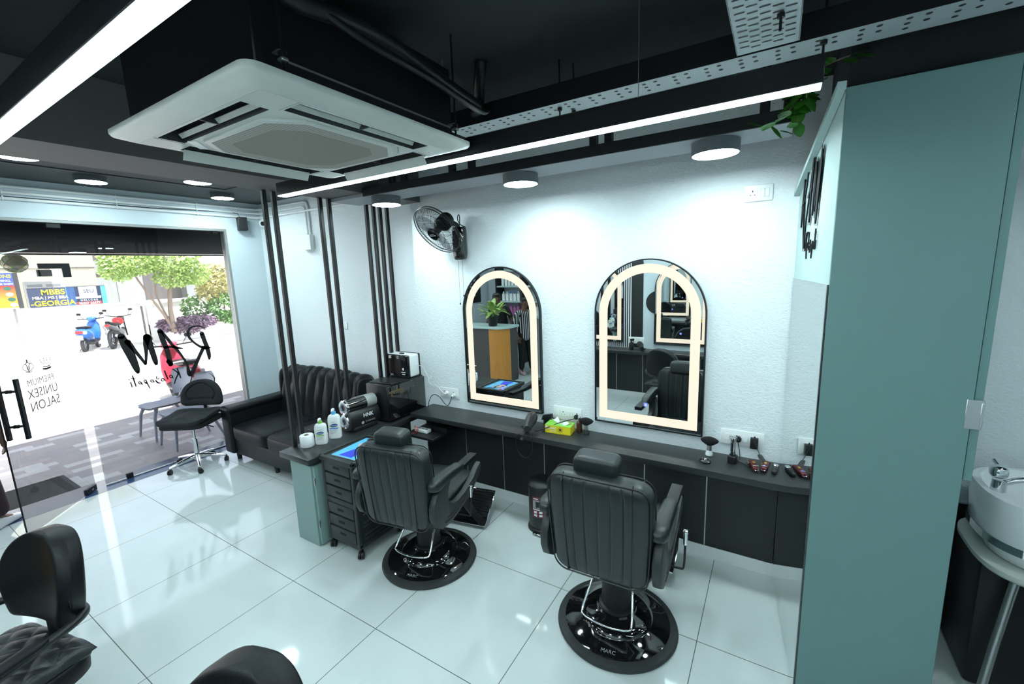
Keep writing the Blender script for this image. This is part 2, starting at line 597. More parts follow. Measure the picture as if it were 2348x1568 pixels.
    def strokes(self, strokes, f, m=0, n=10, h=0.0015):
        """flat brush strokes: f(u,v,w) gives the 3d point"""
        for st in strokes:
            # densify
            pts = []
            for i in range(len(st) - 1):
                a, b = st[i], st[i + 1]
                p0 = st[i - 1] if i > 0 else a
                p3 = st[i + 2] if i + 2 < len(st) else b
                for k in range(6):
                    t = k / 6
                    pts.append(tuple(0.5 * ((2 * a[q]) + (-p0[q] + b[q]) * t + (2 * p0[q] - 5 * a[q] + 4 * b[q] - p3[q]) * t * t + (-p0[q] + 3 * a[q] - 3 * b[q] + p3[q]) * t ** 3) for q in range(3)))
            pts.append(st[-1])
            L, Rr = [], []
            for i, p in enumerate(pts):
                a = pts[max(0, i - 1)]
                b = pts[min(len(pts) - 1, i + 1)]
                dx, dy = b[0] - a[0], b[1] - a[1]
                l = math.hypot(dx, dy) or 1
                nx, ny = -dy / l, dx / l
                w = max(p[2], 0.002) / 2
                L.append((p[0] + nx * w, p[1] + ny * w))
                Rr.append((p[0] - nx * w, p[1] - ny * w))
            for i in range(len(pts) - 1):
                q = [L[i], L[i + 1], Rr[i + 1], Rr[i]]
                self._put([f(u, v, h) for u, v in q], [(0, 1, 2, 3)], m)
            for p in (pts[0], pts[-1]):
                c = [(p[0] + math.cos(2 * PI * k / n) * p[2] / 2, p[1] + math.sin(2 * PI * k / n) * p[2] / 2) for k in range(n)]
                self._put([f(u, v, h) for u, v in c], [tuple(range(n))], m)
        return self

    def build(self, name, mats, parent=None, loc=None, rot=None, sharp=38, smooth=True):
        me = bpy.data.meshes.new(name)
        self.bm.to_mesh(me)
        self.bm.free()
        for mm in (mats if isinstance(mats, (list, tuple)) else [mats]):
            me.materials.append(M[mm] if isinstance(mm, str) else mm)
        if smooth:
            me.polygons.foreach_set('use_smooth', [True] * len(me.polygons))
            me.set_sharp_from_angle(angle=math.radians(sharp))
        o = bpy.data.objects.new(name, me)
        COL.objects.link(o)
        if parent is not None:
            o.parent = parent
        if loc is not None:
            o.location = loc
        if rot is not None:
            o.rotation_euler = rot
        return o

def tag(o, label, cat, group=None, kind=None):
    o['label'] = label
    o['category'] = cat
    if group:
        o['group'] = group
    if kind:
        o['kind'] = kind
    return o

def thing(name, label, cat, loc=(0, 0, 0), rz=0.0, group=None):
    o = bpy.data.objects.new(name, None)
    o.empty_display_size = 0.1
    COL.objects.link(o)
    o.location = loc
    o.rotation_euler = (0, 0, rz)
    return tag(o, label, cat, group)

def struct(o):
    o['kind'] = 'structure'
    return o

def copy_tree(o, parent=None):
    c = o.copy()
    COL.objects.link(c)
    if parent is not None:
        c.parent = parent
    for ch in [x for x in bpy.data.objects if x.parent == o]:
        copy_tree(ch, c)
    return c

def dup(o, loc, rz=0.0, label=None, group=None):
    c = copy_tree(o)
    c.location = loc
    c.rotation_euler = (0, 0, rz)
    if label:
        c['label'] = label
    if group:
        c['group'] = group
    return c

def text(name, body, size, mat_, parent, loc, rot=(0, 0, 0), align='CENTER', extrude=0.0006, sx=1.0, spacing=1.0, bold=0.0):
    """lettering turned into a mesh; text lies in local x (reading direction) and y (up)"""
    cu = bpy.data.curves.new(name, 'FONT')
    cu.body = body
    cu.size = size
    cu.align_x = align
    cu.align_y = 'CENTER'
    cu.extrude = extrude
    cu.offset = bold
    cu.space_character = spacing
    cu.resolution_u = 3
    tmp = bpy.data.objects.new('tmp_text', cu)
    COL.objects.link(tmp)
    dg = bpy.context.evaluated_depsgraph_get()
    me = bpy.data.meshes.new_from_object(tmp.evaluated_get(dg))
    bpy.data.objects.remove(tmp, do_unlink=True)
    me.name = name
    me.materials.clear()
    me.materials.append(M[mat_])
    o = bpy.data.objects.new(name, me)
    COL.objects.link(o)
    o.parent = parent
    o.location = loc
    o.rotation_euler = rot
    o.scale = (sx, 1, 1)
    return o

def arch(w, h, n=24, inset=0.0):
    """outline of a round headed panel, x centred, z from 0"""
    r = w / 2 - inset
    pts = [(-r, inset), (r, inset)]
    zc = h - w / 2
    for i in range(n + 1):
        a = PI * i / n
        pts.append((r * math.cos(a), zc + r * math.sin(a)))
    return pts

# ================================================================ THE SETTING
def slab(name, m, *boxes):
    b = MB()
    for q in boxes:
        b.box(*q)
    return struct(b.build(name, m, smooth=False))

XG = -0.605      # glass line of the shopfront
XW = -0.57       # inner face of the shopfront wall
YM = 1.57        # mirror wall
YB = 1.75        # wall behind the sofa
YO = -1.95       # opposite styling wall
ZC = 2.95
slab('floor', 'floor', (-0.45, 8.2, -3.8, 1.85, -0.05, 0.0))
slab('trim_4', 'granite', (-0.80, -0.45, -1.80, 1.45, -0.05, 0.001))
slab('ceiling', 'ceil', (-0.75, 8.2, -3.85, 1.9, ZC, ZC + 0.15))
slab('ceiling_front', 'ceil2', (XW, 1.90, -3.7, YB, 2.925, ZC))
slab('wall_front', 'smooth', (XW - 0.15, XW, 1.34, 1.90, 0, ZC), (XW - 0.15, XW, -1.75, 1.34, 2.60, ZC), (XW - 0.15, XW, -3.85, -1.75, 0, ZC))
slab('wall_back', 'plaster', (XW - 0.15, 2.2, YB, YB + 0.12, 0, ZC))
slab('wall_mirror', 'plaster', (2.2, 8.2, YM, YM + 0.30, 0, ZC))
slab('wall_opposite', 'smooth', (2.2, 8.2, YO - 0.12, YO, 0, ZC))
slab('wall_reception', 'smooth', (-0.72, 2.3, -3.82, -3.7, 0, ZC))
slab('wall_alcove', 'smooth', (2.2, 2.32, -3.7, YO - 0.12, 0, ZC))
slab('wall_right', 'smooth', (8.1, 8.25, -2.1, 1.9, 0, ZC))
slab('trim_1', 'bulk', (1.90, 2.32, -3.7, YM, 2.625, ZC))
b = MB()
b.box(0.125, 0.165, -3.0, 1.07, 2.917, 2.926)
b.box(0.165, 1.88, 1.03, 1.07, 2.917, 2.926)
struct(b.build('trim_2', 'acdark', smooth=False))
struct(MB().box(5.25, 8.1, 0.80, YM, 2.66, ZC).build('trim_5', 'ceil', smooth=False))
# grey frame round the shop opening
b = MB()
b.box(-0.66, -0.575, 1.315, 1.34, 0, 2.60)
b.box(-0.66, -0.575, -1.75, 1.315, 2.575, 2.60)
struct(b.build('trim_3', 'frame', smooth=False))
# tiled skirting below the black panels, mirror side and opposite side
slab('baseboard_mirror', 'ceramic', (2.22, 5.14, 1.548, YM, 0.0, 0.088))
slab('baseboard_opposite', 'ceramic', (2.22, 6.0, YO, YO + 0.022, 0.0, 0.088))

def panelling(name, label, x0, x1, ya, yb, front, seams):
    t = thing(name, label, 'wall panelling', (x0, 0, 0))
    b = MB()
    b.box(0, x1 - x0, ya, yb, 0.09, 0.728)
    b.build('panel', 'laminate', t, smooth=False)
    for s in seams:
        q = MB()
        if front < 0:
            q.box(s - 0.0035 - x0, s + 0.0035 - x0, ya - 0.002, ya + 0.002, 0.09, 0.728)
        else:
            q.box(s - 0.0035 - x0, s + 0.0035 - x0, yb - 0.002, yb + 0.002, 0.09, 0.728)
        q.build('metal_strip', 'silver', t, smooth=False)
    return t
panelling('wall_panelling', 'black laminate wall panels with silver joints below the long mirror worktop', 2.23, 5.135, 1.55, YM - 0.001, -1,
          [2.705, 3.107, 3.508, 3.912, 4.32, 4.733])
panelling('wall_panelling', 'black laminate panels under the opposite worktop, seen in the large arched mirror', 2.35, 6.0, YO + 0.001, YO + 0.02, 1,
          [2.6, 3.0, 3.4, 3.8, 4.2, 4.6, 5.0, 5.4])

b = MB(); b.box(5.80, 8.09, 1.55, YM - 0.001, 0.0, 0.72)
tag(b.build('wall_panelling', 'laminate', smooth=False), 'black panel on the wall behind the wash basin', 'wall panelling')

# ---------------------------------------------------------------- round ceiling lights
def puck(x, y, ztop, r, label, group, h=0.06):
    t = thing('ceiling_light', label, 'ceiling light', (x, y, ztop), 0, group)
    b = MB()
    b.lathe([(r, -h), (r, -0.002), (r - 0.003, 0.0), (0.001, 0.0)], 48)
    b.lathe([(r - 0.006, -h - 0.001), (r, -h - 0.001), (r, -h)], 48, cap=False)
    b.build('housing', 'lamphousing', t)
    b = MB()
    b.lathe([(0.0005, -h - 0.002), (r - 0.007, -h - 0.002), (r - 0.006, -h), (0.0005, -h + 0.001)], 48)
    b.build('diffuser', 'puck', t)
    return t

for x, l in ((2.425, 'round surface light on the soffit nearest the wall fan'),
             (3.635, 'round surface light on the soffit between the two arched mirrors'),
             (4.760, 'round surface light on the soffit nearest the green partition')):
    puck(x, 1.075, 2.60, 0.112, l, 'round lights on the mirror soffit')
for x, y, l in ((-0.02, 0.04, 'round light in front of the glass door, largest by the shopfront'),
                (-0.10, 1.12, 'round light above the sofa corner near the speaker'),
                (0.57, 0.60, 'round light peeping past the bulkhead, left of the sofa corner light'),
                (0.62, -0.50, 'round light at the far left edge, cut by the grey bulkhead')):
    puck(x, y, 2.926, 0.108, l, 'round lights on the front ceiling', 0.05)
for x, y, l in ((0.1, -1.9, 'unseen added round light over the reception desk near the door'), (1.1, -2.6, 'unseen added round light over the reception shelves')):  # unseen lamps, added as extra light sources
    puck(x, y, 2.926, 0.108, l, 'unseen added round lights over the reception', 0.05)
for x, l in ((3.0, 'round light on the opposite soffit'), (4.3, 'round light on the opposite soffit, mid way, unseen and added'), (5.6, 'round light on the opposite soffit by the wash area, unseen and added')):  # unseen lamps added behind the viewer for more light
    puck(x, -1.62, 2.60, 0.112, l, 'unseen added round lights on the opposite soffit')
puck(6.6, 0.2, ZC, 0.112, 'unseen added round light on the ceiling of the wash area', 'unseen added round lights of the wash area')  # unseen extra lamp, put in as a light source

# ---------------------------------------------------------------- soffits on hanger tubes
def soffit(label, x0, x1, y0, y1, tubes, ext, front):
    t = thing('hanging_soffit', label, 'soffit', (x0, 0, 0))
    b = MB()
    b.box(0, x1 - x0, y0, y1, 2.60, 2.648, 0.002, 1)
    if ext:
        b.box(ext - x0, 0.0, y0, y1, 2.60, 2.624)
    b.build('panel', mat('grey soffit board', (0.30, 0.325, 0.35), 0.6), t)
    b = MB()
    yf = y0 if front < 0 else y1
    b.box(0.0, x1 - x0, yf - 0.012 if front < 0 else yf, yf if front < 0 else yf + 0.012, 2.596, 2.655, 0.002, 1)
    b.build('fascia', 'blackmetal', t)
    for x in tubes:
        q = MB()
        q.box(x - x0 - 0.02, x - x0 + 0.02, yf if front < 0 else yf - 0.04, yf + 0.04 if front < 0 else yf, 2.648, ZC, 0.003, 1)
        q.build('hanger_tube', 'blackmetal', t)
    return t
soffit('narrow grey soffit board hung above the two mirrors, carrying three round lights', 2.325, 5.085, 0.945, 1.225,
       (2.62, 2.74, 3.18, 3.34, 4.165, 4.25, 4.97, 5.06), 1.93, -1)
soffit('narrow grey soffit board above the opposite mirrors behind the viewer', 2.36, 6.2, -1.78, -1.48, (2.7, 2.82, 4.0, 4.1, 5.5, 5.6), None, 1)

# ---------------------------------------------------------------- linear lamps
def linear(label, x0, x1, y, z, rods, w=0.056):
    t = thing('linear_lamp', label, 'linear lamp', (x0, y, z), 0, 'linear pendant lamps')
    L = x1 - x0
    b = MB()
    b.box(0, L, -w / 2, w / 2, 0.0, 0.075, 0.002, 1)
    b.build('profile', 'blackmetal', t)
    b = MB()
    b.box(0.004, L - 0.004, -w / 2 + 0.004, w / 2 - 0.004, -0.004, 0.002)
    b.build('diffuser', 'line', t)
    for r in rods:
        q = MB()
        q.cyl((r - x0, 0, 0.075), (r - x0, 0, ZC - z), 0.0015, n=6)
        q.build('suspension_wire', 'silver', t)
    return t
linear('long linear lamp running past the air conditioner towards the green partition', 2.38, 5.142, 0.252, 2.512, (2.9, 3.72, 4.6), 0.06)
linear('thick bright linear lamp crossing the top left corner', 2.38, 5.6, -0.995, 2.50, (2.9, 4.2, 5.3))
linear('unseen added linear lamp over the wash area beyond the partition', 6.0, 7.8, -0.6, 2.515, (6.3, 7.4))  # out of view, added as one more light source

# ---------------------------------------------------------------- cable trays
def tray(name, label, loc, L, W, H, rz, holes, rods):
    t = thing(name, label, 'cable tray', loc, rz)
    b = MB()
    b.box(0, L, -W / 2, W / 2, 0, 0.003)
    for s in (-1, 1):
        b.box(0, L, s * W / 2 - 0.0015, s * W / 2 + 0.0015, 0, H)
    for kind, hx, hy in holes:
        if kind == 'o':
            ring = [(hx + 0.0085 * math.cos(2 * PI * k / 12), hy + 0.0085 * math.sin(2 * PI * k / 12), -0.0008) for k in range(12)]
        else:
            ring = []
            for k in range(12):
                a = 2 * PI * k / 12
                ring.append((hx + 0.0048 * math.cos(a), hy + (0.010 if math.sin(a) > 0 else -0.010) + 0.0048 * math.sin(a), -0.0008))
        b._put(ring, [tuple(range(12))], 1)
    b.bm.normal_update()
    for f in b.bm.faces:
        if f.material_index == 0 and abs(f.normal.z) < 0.5:
            f.material_index = 2
    b.build('channel', ['trayzinc', 'acdark', 'blackmetal'], t, smooth=False)
    for rx, ry in rods:
        q = MB()
        q.cyl((rx, ry, -0.05), (rx, ry, ZC - loc[2]), 0.004, n=8)
        q.cyl((rx, ry, -0.014), (rx, ry, -0.002), 0.011, n=6)
        q.build('threaded_rod', 'blackmetal', t)
    return t
hol = []
k = 0.07
while k < 3.3:
    for dx, dy in ((0, -0.045), (0.045, -0.045), (0.0, -0.008), (0.048, -0.002), (0.002, 0.03)):
        hol.append(('o', k + dx, dy))
    k += 0.118
tray('cable_tray', 'long narrow perforated cable tray running above the linear lamp', (3.53, 0.585, 2.745), 3.4, 0.145, 0.085, 0, hol, [(0.62, -0.02), (0.66, 0.05), (1.62, -0.04), (2.6, 0.0)])
hol = []
k = 0.03
row = 0
while k < 1.3:
    for j in range(5):
        hol.append(('s', k + (0.016 if j % 2 else 0), -0.066 + j * 0.033))
    k += 0.040
    row += 1
tray('cable_tray', 'wide slotted cable tray coming from the top edge and ending at the narrow tray', (4.985, -0.86, 2.735), 1.33, 0.185, 0.06, PI / 2, hol, [(0.3, 0.04), (1.1, -0.04)])

# ---------------------------------------------------------------- black posts of the screen
for n, (y, l) in enumerate(((0.40, 'slim black steel post, nearest the front end of the side counter'),
                            (0.47, 'slim black steel post behind the front one, beside the tissue roll'),
                            (0.846, 'slim black post of the middle pair, left one, behind the dual barrel machine'),
                            (0.926, 'slim black post of the middle pair, right one, behind the dual barrel machine'),
                            (1.304, 'slim black post, leftmost of the four beside the towel cabinet'),
                            (1.382, 'slim black post, second from left of the four beside the towel cabinet'),
                            (1.457, 'slim black post, third from left of the four beside the towel cabinet'),
                            (1.540, 'slim black post, rightmost of the four, nearest the wall'))):
    if n == 0:
        P0 = MB()
        P0.box(-0.015, 0.015, -0.015, 0.015, 0, 1.913, 0.003, 1)
        post = P0.build('screen_post', 'blackmetal')
        post.location = (1.925, y, 0.711)
        tag(post, l, 'post', 'black posts between sofa and counter')
    else:
        c = dup(post, (1.925, y, 0.711), 0, l)

# ================================================================ COUNTERS AND PARTITION
def worktop(label, x0, x1, y0, y1, z0=0.728, z1=0.77):
    b = MB()
    b.box(x0, x1, y0, y1, z0, z1, 0.004, 2)
    return tag(b.build('worktop', 'worktop'), label, 'worktop')
b = MB(); b.prism([(2.31, 1.265), (5.172, 1.265), (5.138, YM - 0.001), (2.31, YM - 0.001)], 0.728, 0.77, 'xy', bev=0.004)
tag(b.build('worktop', 'worktop'), 'long charcoal styling worktop below the two arched mirrors', 'worktop')
worktop('charcoal styling worktop on the opposite wall, seen in the large mirror', 2.33, 6.0, YO + 0.001, YO + 0.305)

# side counter with sage end panel
t = thing('side_counter', 'narrow side counter with charcoal top and sage green end panel beside the sofa', 'counter', (1.90, 0.30, 0))
b = MB(); b.box(0.0, 0.365, -0.015, 1.25, 0.665, 0.71, 0.004, 2); b.build('counter_top', 'worktop', t)
b = MB(); b.box(0.075, 0.325, 0.02, 0.045, 0.0, 0.664); b.box(0.075, 0.10, 0.045, 1.2, 0.0, 0.664); b.build('end_panel', 'mintfront', t, smooth=False)
b = MB(); b.box(0.329, 0.350, 0.03, 0.44, 0.015, 0.645, 0.002, 1); dr = b.build('door', 'mintfront', t)
for z in (0.16, 0.50):
    q = MB(); q.box(0.345, 0.352, 0.022, 0.034, z, z + 0.055, 0.001, 1); q.build('hinge', 'silver', dr)
b = MB(); b.box(0.10, 0.12, 0.5, 1.24, 0.0, 0.664); b.build('back_panel', 'laminate', t, smooth=False)

# sage partition with sloping lip
t = thing('partition', 'tall sage green partition panel at the right with lettering on its side', 'partition', (5.142, 0, 0))
L0, L1 = (0.0, YM - 0.001), (0.096, 0.72)
def side(f, off=0.0, z=0.0):
    """point on the partition's left face: f from wall (0) to front edge (1)"""
    dx, dy = L1[0] - L0[0], L1[1] - L0[1]
    l = math.hypot(dx, dy)
    nx, ny = dy / l, -dx / l
    return (L0[0] + dx * f + nx * off, L0[1] + dy * f + ny * off, z)
b = MB()
fl = [(0.0, YM - 0.001), (0.096, 0.74), (0.30, 0.74), (0.30, YM - 0.001)]
def ztop(y):
    return 2.36 + (YM - y) / (YM - 0.72) * 0.27
vs = [(x, y, 0) for x, y in fl] + [(x, y, ztop(y)) for x, y in fl]
b._put(vs, [(3, 2, 1, 0), (4, 5, 6, 7), (0, 1, 5, 4), (1, 2, 6, 5), (2, 3, 7, 6), (3, 0, 4, 7)])
b.build('carcass', 'mintpale', t, smooth=False)
b = MB(); b.box(0.096, 0.545, 0.715, 0.739, 0.0, 2.628, 0.0015, 1); b.build('front_panel', 'mint', t)
b = MB()
p0, p1, p2, p3 = side(0, 0.0), side(1, 0.0), side(1, 0.028), side(0, 0.028)
vs = []
for p in (p0, p1, p2, p3):
    vs.append((p[0], p[1] - (0.004 if p in (p1, p2) else 0), ztop(p[1]) - 0.004))
for p in (p0, p1, p2, p3):
    vs.append((p[0], p[1] - (0.004 if p in (p1, p2) else 0), ztop(p[1]) + 0.022))
b._put(vs, [(0, 1, 2, 3), (7, 6, 5, 4), (0, 4, 5, 1), (1, 5, 6, 2), (2, 6, 7, 3), (3, 7, 4, 0)])
bmesh.ops.recalc_face_normals(b.bm, faces=b.bm.faces[:])
b.build('lip', 'mintpale', t, smooth=False)
b = MB(); b.box(0.30, 0.545, 0.74, 1.1, 0.0, 2.55); b.build('return_panel', 'mint', t, smooth=False)
b = MB(); b.box(0.548, 0.572, 0.722, 0.76, 1.18, 2.62, 0.001, 1); dd = b.build('door', 'mint', t)
q = MB(); q.box(0.528, 0.575, 0.7135, 0.7165, 1.38, 1.49, 0.002, 1); q.box(0.566, 0.575, 0.7115, 0.7175, 1.39, 1.48, 0.002, 1); q.build('hinge', 'silver', dd)

RAM_STROKES = [[(0.93, 1.405, 0.0399), (0.948, 1.304, 0.0399), (0.962, 1.235, 0.041), (0.97, 1.14, 0.0353), (0.967, 1.098, 0.0205)], [(0.965, 1.468, 0.008), (0.922, 1.492, 0.0125), (0.861, 1.497, 0.016), (0.82, 1.478, 0.0205), (0.795, 1.437, 0.0239), (0.8, 1.379, 0.0228), (0.836, 1.318, 0.0205), (0.89, 1.261, 0.0228), (0.939, 1.236, 0.0342), (0.967, 1.231, 0.0285), (1.003, 1.23, 0.0046)], [(0.925, 1.241, 0.0342), (0.876, 1.158, 0.0319), (0.823, 1.064, 0.0342), (0.785, 0.993, 0.0365), (0.755, 0.957, 0.0399), (0.74, 0.984, 0.0331), (0.737, 1.082, 0.0205), (0.702, 1.179, 0.0205), (0.665, 1.261, 0.0251), (0.639, 1.304, 0.0251)], [(0.538, 1.489, 0.041), (0.553, 1.38, 0.0427), (0.57, 1.291, 0.041), (0.579, 1.202, 0.0399), (0.584, 1.113, 0.041)], [(0.566, 1.149, 0.0342), (0.586, 1.11, 0.0353)], [(0.557, 1.305, 0.0228), (0.593, 1.305, 0.0194), (0.638, 1.296, 0.0251), (0.683, 1.278, 0.0205), (0.723, 1.265, 0.0068)], [(0.552, 1.484, 0.0228), (0.603, 1.378, 0.0262), (0.641, 1.297, 0.0251)], [(0.211, 1.481, 0.0502), (0.237, 1.373, 0.0684), (0.262, 1.263, 0.0627), (0.285, 1.134, 0.0479), (0.292, 1.088, 0.0285)], [(0.253, 1.416, 0.0456), (0.301, 1.309, 0.0296), (0.337, 1.231, 0.0251), (0.366, 1.159, 0.0205)], [(0.37, 1.164, 0.0171), (0.389, 1.275, 0.0262), (0.398, 1.357, 0.0399), (0.418, 1.443, 0.0559)], [(0.42, 1.44, 0.0559), (0.436, 1.326, 0.0467), (0.453, 1.19, 0.041), (0.457, 1.143, 0.0274)]]
NAME_STROKES = [[(0.636, 1.052, 0.008), (0.647, 0.998, 0.0114), (0.655, 0.942, 0.0091)], [(0.595, 1.056, 0.0068), (0.636, 0.999, 0.0103), (0.61, 0.943, 0.0103), (0.588, 0.892, 0.008)], [(0.585, 0.955, 0.0068), (0.576, 0.986, 0.008), (0.56, 0.993, 0.0068), (0.557, 0.975, 0.008), (0.568, 0.963, 0.0068), (0.58, 0.972, 0.0068)], [(0.519, 1.052, 0.0091), (0.529, 0.994, 0.0103), (0.536, 0.957, 0.008)], [(0.511, 0.942, 0.0068), (0.497, 0.97, 0.008), (0.48, 0.971, 0.0068), (0.478, 0.953, 0.008), (0.491, 0.945, 0.0068), (0.503, 0.956, 0.0068)], [(0.442, 1.005, 0.008), (0.437, 0.984, 0.0057), (0.453, 0.977, 0.0068), (0.462, 0.991, 0.0046)], [(0.429, 0.965, 0.0103), (0.44, 0.94, 0.0114), (0.464, 0.929, 0.008)], [(0.412, 0.95, 0.0068), (0.403, 0.977, 0.008), (0.386, 0.978, 0.0068), (0.386, 0.963, 0.008), (0.399, 0.953, 0.0068), (0.408, 0.964, 0.0068)], [(0.345, 0.991, 0.008), (0.353, 0.949, 0.0091), (0.367, 0.894, 0.0068)], [(0.349, 0.987, 0.0068), (0.333, 0.994, 0.0068), (0.329, 0.977, 0.0068), (0.344, 0.955, 0.0114)], [(0.31, 0.948, 0.0068), (0.3, 0.978, 0.008), (0.286, 0.987, 0.0068), (0.284, 0.97, 0.008), (0.297, 0.958, 0.0068), (0.306, 0.97, 0.0068)], [(0.242, 1.06, 0.008), (0.248, 1.005, 0.0103), (0.255, 0.944, 0.008)], [(0.221, 1.042, 0.0034), (0.243, 1.031, 0.0068), (0.265, 1.026, 0.0034)], [(0.218, 0.995, 0.0091), (0.223, 0.946, 0.0068)], [(0.208, 1.028, 0.008), (0.211, 1.026, 0.0068)]]
# raised black letters on the partition's left face (reads left to right seen from the salon)
def onside(u, v, w):
    f = 0.16 + (1.02 - u) * 0.62
    return side(f, 0.004 + w, 2.00 + (v - 0.88) * 0.80)
for nm, st in (('name_lettering', RAM_STROKES), ('surname_lettering', NAME_STROKES)):
    b = MB()
    for h in (0.0, 0.006):
        b.strokes(st, onside, h=h)
    # rims so that the letters have thickness when seen from the side
    for s in st:
        for i in range(len(s) - 1):
            (u0, v0, w0), (u1, v1, w1) = s[i], s[i + 1]
            b._put([onside(u0, v0, 0.0), onside(u1, v1, 0.0), onside(u1, v1, 0.0065), onside(u0, v0, 0.0065)], [(0, 1, 2, 3)])
    b.build(nm, 'lettering', t, smooth=False)

# frameless mirror on the partition side, above the worktop
t = thing('side_mirror', 'tall frameless mirror covering the side of the green partition at the worktop end', 'mirror', (5.142, 0, 0))
b = MB()
q = [side(0.012, 0.0015), side(0.985, 0.0015), side(0.985, 0.006), side(0.012, 0.006)]
vs = [(x, y, 0.004) for x, y, _ in q] + [(x, y, 1.905) for x, y, _ in q]
b._put(vs, [(3, 2, 1, 0), (4, 5, 6, 7), (0, 1, 5, 4), (1, 2, 6, 5), (2, 3, 7, 6), (3, 0, 4, 7)])
bmesh.ops.recalc_face_normals(b.bm, faces=b.bm.faces[:])
b.build('mirror_glass', 'mirror', t, smooth=False)
b = MB()
q = [side(0.985, 0.001), side(1.0, 0.001), side(1.0, 0.007), side(0.985, 0.007)]
vs = [(x, y, 0.004) for x, y, _ in q] + [(x, y, 1.905) for x, y, _ in q]
b._put(vs, [(3, 2, 1, 0), (4, 5, 6, 7), (0, 1, 5, 4), (1, 2, 6, 5), (2, 3, 7, 6), (3, 0, 4, 7)])
bmesh.ops.recalc_face_normals(b.bm, faces=b.bm.faces[:])
b.build('edge_trim', 'gloss', t, smooth=False)
# ---------------------------------------------------------------- arched lit mirrors
def arched(label, xc, z0, w, h, y, facing, group):
    """facing -1 looks towards -y"""
    t = thing('arched_mirror', label, 'mirror', (xc, y, z0), 0 if facing < 0 else PI, group)
    # black metal frame
    b = MB()
    o = arch(w, h, 40)
    i = arch(w, h, 40, 0.009)
    n = len(o)
    rings = []
    for pts, yy in ((o, 0.03), (o, 0.0), (i, 0.0), (i, 0.03)):
        rings.append([(p[0], yy, p[1]) for p in pts])
    b.loft(rings + [rings[0]], True, False)
    b.build('frame', 'blackmetal', t)
    b = MB()
    b.prism(arch(w, h, 40, 0.009), 0.006, 0.026, 'xz')
    b.build('mirror_glass', 'mirror', t, smooth=False)
    # frosted lit band
    b = MB()
    o = arch(w, h, 40, 0.034)
    i = arch(w, h, 40, 0.094)
    rings = [[(p[0], 0.0048, p[1]) for p in o], [(p[0], 0.0048, p[1]) for p in i]]
    b.loft(rings, True, False)
    b.build('lit_band', 'bandglow', t, smooth=False)
    # touch switch
    b = MB()
    b.box(-0.013, 0.013, 0.0044, 0.0054, 0.158, 0.184)
    b.lathe([(0.0005, 0.0), (0.009, 0.0)], 16, (0, 0.0042, 0.171), 'y', 1, False)
    b.build('touch_switch', ['led', 'whiteink'], t, smooth=False)
    return t
arched('smaller looking arched mirror with warm lit band, left one, near the wall fan', 3.130, 0.852, 0.752, 1.185, 1.538, -1, 'arched lit mirrors on the plaster wall')
arched('arched mirror with warm lit band, right one, behind the second barber chair', 4.322, 0.870, 0.745, 1.180, 1.538, -1, 'arched lit mirrors on the plaster wall')
arched('arched lit mirror on the opposite wall, seen at the left in the large mirror', 2.73, 0.85, 0.745, 1.18, YO + 0.032, 1, 'arched lit mirrors opposite')
arched('arched lit mirror on the opposite wall beside the black circle, seen in the large mirror', 3.93, 0.85, 0.745, 1.18, YO + 0.032, 1, 'arched lit mirrors opposite')

# painted decoration of the opposite wall: stripes, rounded black panel, circle
t = thing('wall_decoration', 'black rounded panel with white stripes painted on the opposite wall', 'wall decoration', (3.24, YO, 0.775))
b = MB()
pts = [(-0.85, 0), (0.15, 0), (0.15, 1.25)]
for i in range(13):
    a = PI / 2 * i / 12
    pts.append((0.0 + 0.15 * math.cos(a), 1.25 + 0.15 * math.sin(a)))
pts += [(-0.85, 1.40)]
b.prism(pts, 0.001, 0.003, 'xz')
b.build('black_panel', 'laminate', t, smooth=False)
b = MB()
k = -0.84
while k < -0.02:
    b.box(k, k + 0.014, 0.003, 0.005, 0, 1.40)
    k += 0.032
b.build('white_stripes', 'whiteink', t, smooth=False)
b = MB()
b.lathe([(0.001, 0.0), (0.17, 0.0), (0.17, 0.003), (0.001, 0.003)], 48, (3.60, YO + 0.001, 1.46), 'y')
tag(b.build('wall_disc', 'laminate'), 'black round disc on the opposite wall beside the arched mirror', 'wall decoration')

